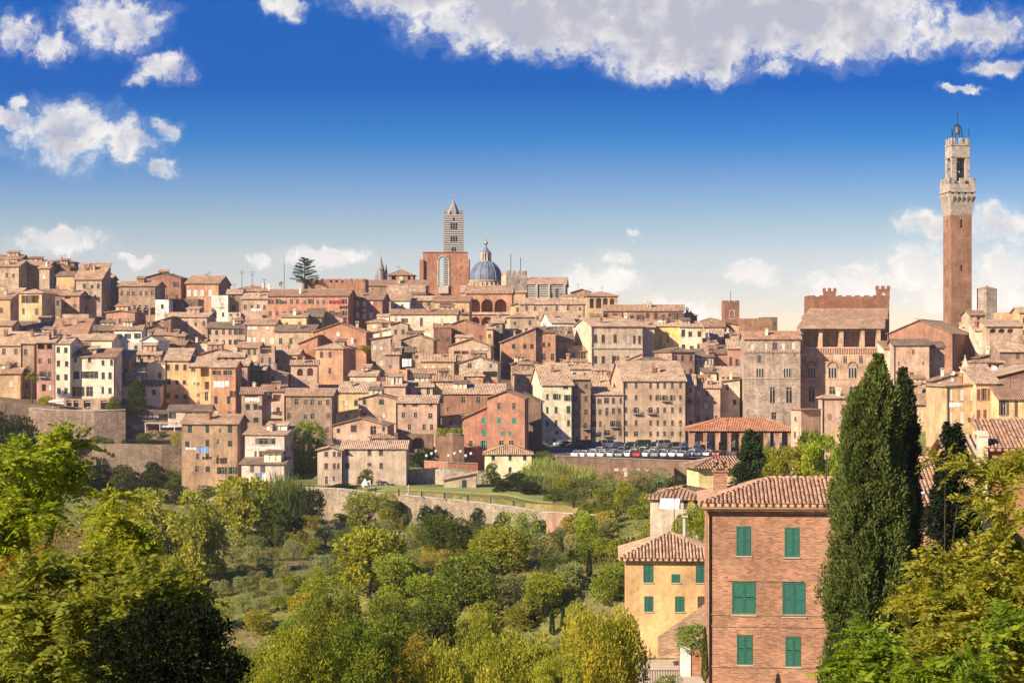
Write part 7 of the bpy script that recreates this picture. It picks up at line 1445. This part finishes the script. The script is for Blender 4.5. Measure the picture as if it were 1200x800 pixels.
# palm
d = 468; T = empty('palm_tree', (X(37.5, d), d, Z(474, d)), 0, 'tall palm with a ragged round head at the left terrace', 'palm'); hh = Z(440, d)-Z(474, d); mb = MB(); mb.tube([(0, 0, -2), (.1, 0, hh*.5), (0, 0, hh)], [.28, .22, .2], 7); mb.build('trunk', 'bark', T)
n = 60; P = []; D = []
for k in range(n):
    a = rng.uniform(0, 6.28); e = rng.uniform(-.7, 1.2); 
    for q in range(16):
        t_ = q/15; x_ = 1.7*t_*math.cos(e); z_ = 1.7*t_*math.sin(e)-.7*t_*t_
        for s_ in (-1, 1): P.append((x_*math.cos(a), x_*math.sin(a), hh+z_)); D.append((math.cos(a)*.6-s_*math.sin(a), math.sin(a)*.6+s_*math.cos(a), -.3))
mkobj('fronds', leaves_mesh('fronds', np.array(P), np.array(D), .42, .09, 'leaf', npr.normal(.5, .15, len(P))), T, col=(.22,.20,.04))
# cedar on the skyline: tiers of flat branches
d = 640; T = empty('cedar_tree', (X(357, d), d, Z(338, d)), 0, 'dark cedar with flat open branches on the skyline', 'cedar'); hh = Z(302, d)-Z(338, d); mb = MB(); mb.tube([(0, 0, -2), (0, 0, hh*.96)], [.4, .06], 7); mb.build('trunk', 'bark', T); P = []; D = []
for k in range(34):
    zf = .18+.80*k/33; rr = 5.4*(1-zf)**.42+.4; a = k*2.4+rng.uniform(-.4, .4); rr *= rng.uniform(.7, 1.1)
    mb = MB(); z1 = hh*zf; tip = (rr*math.cos(a), rr*math.sin(a), z1+rr*.12); mb.tube([(0, 0, z1-.3), tip], [.12, .03], 4); mb.build('limb', 'bark', T)
    for q in range(190):
        t_ = rng.uniform(.15, 1.05)*rr; w_ = rng.gauss(0, .30)*(.4+.6*t_/rr)*1.6; P.append((t_*math.cos(a)-w_*math.sin(a), t_*math.sin(a)+w_*math.cos(a), z1-.3+t_*(.12+.3/rr)+rng.gauss(0, .10))); D.append((math.cos(a)+rng.gauss(0, .5), math.sin(a)+rng.gauss(0, .5), rng.gauss(0, .15)))
mkobj('crown', leaves_mesh('crown', np.array(P), np.array(D), .5, .16, 'needle', npr.normal(.5, .2, len(P))), T, col=(.035,.06,.035))
# ---- tall cypresses near the viewer
def big_cypress(d, prof, label, col, nclump, per, seed):
    """prof: (picture row, centre column, half width) from the tip down; clumps of upright sprays over that envelope"""
    q = np.array(prof, float); px = q[-1, 1]; x = X(px, d); z0 = ground(x, d); r_ = np.random.default_rng(seed)
    T = empty('cypress', (x, d, z0), 0, label, 'cypress', 'tall cypresses beside the brick house'); zz = (HY-q[:, 0])*d/F-z0; cx = (q[:, 1]-px)*d/F; hw = q[:, 2]*d/F*.93; hh = zz[0]
    mb = MB(); mb.tube([(0, 0, -.5), (cx[len(cx)//2], 0, hh*.6), (cx[0], 0, hh*.93)], [.30, .2, .04], 8); mb.build('trunk', 'bark', T)
    zs = np.linspace(0, hh, 400); ws = np.interp(zs, zz[::-1], hw[::-1]); pz = ws+.12; cz = r_.choice(zs, nclump, p=pz/pz.sum())+r_.uniform(-.04, .04, nclump)
    w_ = np.interp(cz, zz[::-1], hw[::-1]); c_ = np.interp(cz, zz[::-1], cx[::-1]); a = r_.uniform(0, 6.283, nclump)
    flute = 1+.13*np.sin(a*5+cz*.5)+.10*np.sin(a*9-cz*.9+2)-.10*np.cos(cz*1.7+a*2)
    rr = w_*np.clip(flute, .6, 1.25)*r_.uniform(.72, 1.0, nclump)
    C = np.stack([c_+rr*np.cos(a), rr*.9*np.sin(a), cz], 1); s_ = r_.uniform(.13, .27, nclump)*(.6+.4*np.clip(w_/1.2, 0, 1))
    k = np.repeat(np.arange(nclump), per); m = len(k); dr = unit(r_.normal(size=(m, 3))); P = C[k]+dr*np.stack([s_, s_, s_*2.1], 1)[k]*(r_.random((m, 1))**.45)
    D = np.stack([np.cos(a[k])*.35, np.sin(a[k])*.35, np.full(m, .75)], 1)+dr*.55+r_.normal(size=(m, 3))*.15; tb = r_.normal(.5, .17, nclump)
    nf = nclump*22; iz = r_.choice(zs, nf, p=pz/pz.sum()); iw = np.interp(iz, zz[::-1], hw[::-1]); ia = r_.uniform(0, 6.283, nf); ir = iw*.80*np.sqrt(r_.random(nf)); ic = np.interp(iz, zz[::-1], cx[::-1])
    P = np.concatenate([P, np.stack([ic+ir*np.cos(ia), ir*np.sin(ia), iz], 1)]); D = np.concatenate([D, np.array([0, 0, .8])+r_.normal(size=(nf, 3))*.5]); k = np.concatenate([k, r_.integers(0, nclump, nf)]); m = len(k)
    P[:, 2] = np.minimum(P[:, 2], hh-.12)
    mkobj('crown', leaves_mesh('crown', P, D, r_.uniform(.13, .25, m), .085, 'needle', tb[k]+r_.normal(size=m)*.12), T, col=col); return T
big_cypress(85, [(415,1029,1),(425,1028,4),(440,1027,11),(455,1026,18),(470,1023,27),(490,1020,32),(520,1020,34),(560,1022,39),(600,1022,45),(650,1020,49),(700,1019,51),(760,1018,52),(860,1018,51),(905,1017,40)], 'tallest broad cypress, sunlit on its left side, in front of the near brick house', (.105,.13,.03), 2500, 56, 1)
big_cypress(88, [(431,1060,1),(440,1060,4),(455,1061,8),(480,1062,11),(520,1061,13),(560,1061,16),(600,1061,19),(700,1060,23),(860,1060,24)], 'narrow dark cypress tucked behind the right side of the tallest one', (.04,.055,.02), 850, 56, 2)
# ---- conifers with drooping tiers
def conifer(px, yt, yb, d, wpx, label, col, n=16000, seed=1):
    x = X(px, d); z0 = Z(yb, d); zt = Z(yt, d); hh = zt-z0; w = wpx*d/F/2; r_ = np.random.default_rng(seed)
    T = empty('conifer', (x, d, min(z0, ground(x, d))), 0, label, 'conifer', 'conifers'); off = z0-min(z0, ground(x, d)); mb = MB(); mb.tube([(0, 0, -.3), (0, 0, off+hh*.97)], [.25, .03], 7); mb.build('trunk', 'bark', T)
    nb = 120; P, D = [], []
    for k in range(nb):
        zf = .02+.96*(k/nb); rr = w*(1-zf)**.75*r_.uniform(.65, 1.1)+.12; a = r_.uniform(0, 6.283); m = int(n/nb*(1.5-zf)); t_ = r_.random(m)**.7; wd_ = r_.normal(size=m)*.16*w*(1-.5*zf)
        P.append(np.stack([rr*t_*np.cos(a)-wd_*np.sin(a), rr*t_*np.sin(a)+wd_*np.cos(a), off+hh*zf+rr*(.28*t_-.42*t_*t_)+r_.normal(size=m)*.12-np.abs(wd_)*.4], 1)); D.append(np.stack([np.full(m, math.cos(a)), np.full(m, math.sin(a)), np.full(m, -.25)], 1)+r_.normal(size=(m, 3))*.45)
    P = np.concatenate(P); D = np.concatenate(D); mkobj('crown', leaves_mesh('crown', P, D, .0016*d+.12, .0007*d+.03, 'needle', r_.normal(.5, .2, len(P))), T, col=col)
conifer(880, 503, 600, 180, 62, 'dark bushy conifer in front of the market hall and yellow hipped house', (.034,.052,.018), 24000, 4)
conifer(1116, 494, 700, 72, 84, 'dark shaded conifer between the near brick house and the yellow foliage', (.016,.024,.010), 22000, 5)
# trees behind the brick house
NB = [('loose',925,522,590,60,'yellow','yellow green tree behind the near brick house roof, right of the conifer',175),('loose',970,510,590,62,'fresh','fresh green tree touching the left side of the tall cypress',172),('round',950,515,590,40,'deep','darker green tree between the yellow green and the fresh green ones',182),('loose',818,592,660,40,'fresh','light green tree between the pale pink house and the near brick house',165),('loose',800,602,650,30,'fresh','light green shrub tree in front of the pale pink house',172),('round',900,530,590,30,'green','green tree at the right foot of the dark bushy conifer',190),
      ('bush',811,727,762,40,'pale','pale green shrub spilling over the brick planter',121),('bush',785,788,815,40,'olive','low shrub at the bottom of the yard',100)]
for k_, px, yt, yb, w_, c_, lb, d_ in NB: tree(k_, px, yt, yb, w_, c_, lb, d=d_, zb=Z(yb, d_)-(.0 if k_ == 'bush' else 1.0), group='trees around the near brick house', name='shrub' if k_ == 'bush' else 'tree', cat='shrub' if k_ == 'bush' else 'tree')
tree('small_cypress', 826, 735, 800, 9, 'deep', 'slim young cypress at the left corner of the near brick house', d=106, zb=Z(800, 106), name='cypress', cat='cypress', group='little cypresses of the gardens')
# lower edge trees with fine leaves
BIG = [('grand',602,716,850,118,'yellow','yellow green tree at the bottom edge, centre, left of the broad yellow one',88),('grand',700,684,860,126,'yellow','broad yellow green tree at the bottom edge left of the yellow house',84),('grand',430,704,860,120,(.185,.21,.03),'green tree with rusty tinged leaves at the bottom edge left of the centre',78),('grand',345,716,870,110,'fresh','green tree at the bottom edge right of the black shaded tree',72),('grand',520,738,850,90,'fresh','light green tree at the bottom edge between the rusty and the yellow ones',92),('grand',655,752,860,70,'yellow','small yellow tree squeezed between the two big yellow ones at the bottom edge',80),
       ('grand',475,722,860,80,(.225,.195,.035),'rust tinged smaller tree at the bottom edge, left of the light green one',86),('grand',565,700,850,70,'green','mid green tree behind the yellow tree at the bottom centre',104),('grand',390,668,800,90,'green','green tree rising behind the rusty one at the lower left centre',120),('grand',285,742,850,70,'green','green tree peeking over the black shaded tree',88)]
for k_, px, yt, yb, w_, c_, lb, d_ in BIG: tree(k_, px, yt, yb, w_, c_, lb, d=d_, zb=min(ground(X(px, d_), d_), Z(yb, d_)), group='big trees along the bottom edge')
# ---- closest branches with pinnate leaves
def fronds(P, D, length, nl, lw, mat_col_spread=.2):
    """pinnate leaves: rows of leaflets along drooping stalks; returns bases, dirs, lengths, tints"""
    n = len(P); D = unit(D); side = unit(np.cross(D, np.array([0, 0, 1.0])+npr.normal(size=(n, 3))*.25)); A, B, Ln, T = [], [], [], []
    bt = npr.normal(.5, mat_col_spread, n)
    for q in range(nl):
        t_ = (q+.6)/nl; pos = P+D*(length*t_)[:, None]+np.array([0, 0, -1.0])*(length*.35*t_*t_)[:, None]; tang = D+np.array([0, 0, -.7*t_])
        sz = length*.27*(1-.45*abs(t_-.45)); 
        for s_ in (-1, 1): A.append(pos); B.append(side*s_+tang*.45+npr.normal(size=(n, 3))*.10); Ln.append(sz); T.append(bt+npr.normal(size=n)*.06)
    return np.concatenate(A), np.concatenate(B), np.concatenate(Ln), np.concatenate(T)
def locust(px, py, d, spread, label, col, nf, flen, name='acacia_tree', limbs=(), seed=0, col2=None, group='acacias close to the viewer', base=None, blob_n=40, flat_=.55):
    """near tree made of limbs and drooping pinnate leaves; spread: list of (px, py, rpx, dd) leaf masses"""
    x0, z0 = X(px, d), Z(py, d); bx = X(base[0], d) if base else x0; gz_ = ground(bx, d); T = empty(name, (bx, d, gz_), 0, label, 'tree', group); o0 = np.array([bx, d, gz_])
    mb = MB(); P, D, W_ = [], [], []
    hub = Vector((x0-bx, 0, z0-gz_)); hub = hub+Vector((0, 1.2, -1.0)); mb.tube([(0, 1.2, -.4), hub*.5, hub], [.10, .07, .04], 7)
    tot = sum(s[2]**2 for s in spread)
    for (sx_, sy_, rp, dd_) in spread:
        dq = d+dd_; c = np.array([X(sx_, dq), dq, Z(sy_, dq)])-o0; rr = rp*dq/F; m = int(nf*rp**2/tot)
        mb.tube([hub, (hub+Vector(c))*.5+Vector((0, 0, .1*rr)), Vector(c)], [.013, .010, .005], 5)
        k = max(5, int(m/16)); tips = c+sphere_dirs(k, .2)*np.array([rr, rr, rr*flat_])*(npr.random((k, 1))**.45)
        for t_ in tips[:60]: mb.tube([Vector(c), Vector(t_)], [.012, .005], 3)
        idx = npr.integers(0, k, m); q = tips[idx]+npr.normal(size=(m, 3))*rr*.10; P.append(q); dr = (q-c)/max(rr, .01)+npr.normal(size=(m, 3))*.55; dr[:, 2] = dr[:, 2]*.9+.2; D.append(dr)
    mb.build('trunk', 'bark', T); P = np.concatenate(P); D = np.concatenate(D); n = len(P); L_ = flen*npr.uniform(.6, 1.25, n)
    a, b, l, t_ = fronds(P, D, L_, 8, .3); mkobj('crown', leaves_mesh('crown', a, b, l, l*.42, 'leaf', t_), T, col=col)
    return T
locust(40, 560, 30, [(8,590,40,0),(48,552,27,.4),(82,530,22,-.3),(62,572,24,.5),(28,548,24,-.6),(0,622,34,.3),(40,600,20,-.8),(18,532,17,0),(88,556,17,.6),(-20,570,40,0),(-15,640,40,0)], 'bright green acacia branches reaching in from the left edge', (.235,.275,.025), 1250, .46, base=(-30, 0))
locust(135, 610, 34, [(133,584,15,0),(126,606,17,.3),(146,608,17,-.3),(137,630,24,0),(120,650,24,.5),(158,646,22,0)], 'bright acacia sapling rising beside the dry slope at the left', (.26,.28,.024), 430, .42, base=(140, 0))
locust(80, 720, 24, [(40,700,46,0),(100,690,40,.5),(160,694,40,.2),(60,740,55,-.5),(130,735,50,-.3),(195,716,36,.3),(20,770,50,0),(90,790,55,-.6),(150,785,48,-.8),(212,700,24,.4),(0,720,46,.4),(118,662,18,.8),(186,676,18,.4),(70,668,20,.9)], 'large mixed green and rusty acacia filling the lower left corner', (.20,.215,.03), 2500, .42, base=(70, 0))
locust(60, 700, 26.5, [(30,660,30,0),(75,690,26,.2),(110,715,26,.2),(35,735,30,0),(145,700,24,0),(95,760,30,0),(60,780,30,0)], 'rust coloured acacia showing through the lower left corner', (.26,.14,.02), 420, .30, base=(50, 0))
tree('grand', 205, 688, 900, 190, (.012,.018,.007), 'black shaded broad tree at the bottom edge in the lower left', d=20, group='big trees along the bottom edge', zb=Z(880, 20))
locust(1130, 640, 26, [(1128,548,15,0),(1108,541,9,.2),(1160,566,24,.3),(1192,556,24,0),(1185,600,30,-.2),(1150,585,14,.4),(1205,640,36,0),(1170,650,30,.2),(1100,672,28,0),(1135,690,44,-.3),(1182,700,46,0),(1100,730,46,-.4),(1160,745,52,-.5),(1070,770,40,-.3),(1120,790,52,-.6),(1190,790,50,-.5),(1215,730,46,0),(1075,705,24,0)], 'golden green acacia filling the lower right corner', (.27,.26,.034), 2600, .38, base=(1150, 0))
locust(1040, 790, 20, [(1020,780,34,0),(1060,800,44,.2),(1000,805,36,.1),(1100,820,50,0),(1030,750,22,.1),(1150,810,44,0),(1195,735,26,.2)], 'fresh green acacia shoots at the bottom edge below the tall cypress', (.19,.25,.022), 700, .36, base=(1080, 0))
# ---- ground cover of the valley
SC = [(.21,.24,.03),(.15,.18,.03),(.26,.26,.045),(.085,.11,.025),(.19,.20,.085),(.30,.26,.06),(.17,.21,.03)]
k_ = 0
while k_ < 230:
    px, d_ = rng.uniform(200, 800), math.sqrt(rng.uniform(165**2, 352**2)); x_ = X(px, d_)
    if (322 < px < 450 and 262 < d_ < 306) or (530 < px < 640 and 266 < d_ < 296) or (240 < px < 345 and 240 < d_ < 330) or (px > 720 and d_ < 200): continue
    k_ += 1; z_ = ground(x_, d_); w_ = rng.uniform(1.6, 4.6); T = empty('shrub', (x_, d_, z_-.2), rng.uniform(0, 6.28), 'low leafy shrub in the tangle of gardens covering the valley floor', 'shrub', 'shrubs of the valley floor')
    c, tk = kindmesh(rng.choice(['bush', 'bush', 'olive']))[rng.randrange(3)]; T.scale = (w_, w_, w_*rng.uniform(.55, .95)); q = rng.choice(SC); j_ = rng.uniform(.8, 1.2); mkobj('crown', c, T, col=[v*j_ for v in q])
n = 165000; px_ = npr.uniform(-150, 1380, n); d_ = np.sqrt(npr.uniform(60**2, 350**2, n)); x_ = (px_-600)*d_/F
soil_ = np.zeros(n, bool)
for a, b, c, e in ((330,440,268,300),(540,640,270,292),(455,545,285,310),(20,330,330,342),(745,835,104,133),(760,850,100,140)): soil_ |= (px_ > a) & (px_ < b) & (d_ > c) & (d_ < e)
cl = np.sin(x_*.21+d_*.13)*np.sin(d_*.17-x_*.09)+npr.normal(size=n)*.5; kp = (~soil_ | (npr.random(n) < .06)) & (cl > -.35); x_, d_ = x_[kp], d_[kp]; zz = ground_np(x_, d_); n = len(x_)
P = np.stack([x_, d_, zz-.05], 1); D = npr.normal(size=(n, 3))*.6+np.array([0, 0, 1.0])
o = mkobj('undergrowth', leaves_mesh('undergrowth', P, D, npr.uniform(.25, .8, n), npr.uniform(.06, .20, n), 'leaf', npr.normal(.5, .3, n)), col=(.21,.20,.05)); tag(o, 'tangled green undergrowth covering the valley floor', 'undergrowth', kind='stuff')
n = 45000; px_ = npr.uniform(5, 160, n); d_ = npr.uniform(140, 348, n); x_ = (px_-600)*d_/F; zz = ground_np(x_, d_)
o = mkobj('dry_grass', leaves_mesh('dry_grass', np.stack([x_, d_, zz], 1), npr.normal(size=(n, 3))*.3+np.array([0, 0, 1.0]), npr.uniform(.3, .8, n), .08, 'leaf', npr.normal(.5, .3, n)), col=(.26,.18,.06)); tag(o, 'dry yellow grass on the left slope', 'grass', kind='stuff')
for k_, T in PROTO.items():
    if k_ not in used:
        for ch in list(T.children): bpy.data.objects.remove(ch)
        bpy.data.objects.remove(T)
# ---------------------------------------------------------------- thin warm air between the viewer and the town
t, b = newmat('air'); t.n.remove(b)
v = t.node('ShaderNodeVolumePrincipled', {'Color': (.97, .95, .93, 1), 'Density': HAZE, 'Anisotropy': .2}); t.l.new(v.outputs[0], t.n['Material Output'].inputs['Volume'])
mb = MB(); mb.box(-2300, -40, -75, 2300, 1010, 80); o = mb.build('haze', 'air'); o['kind'] = 'stuff'
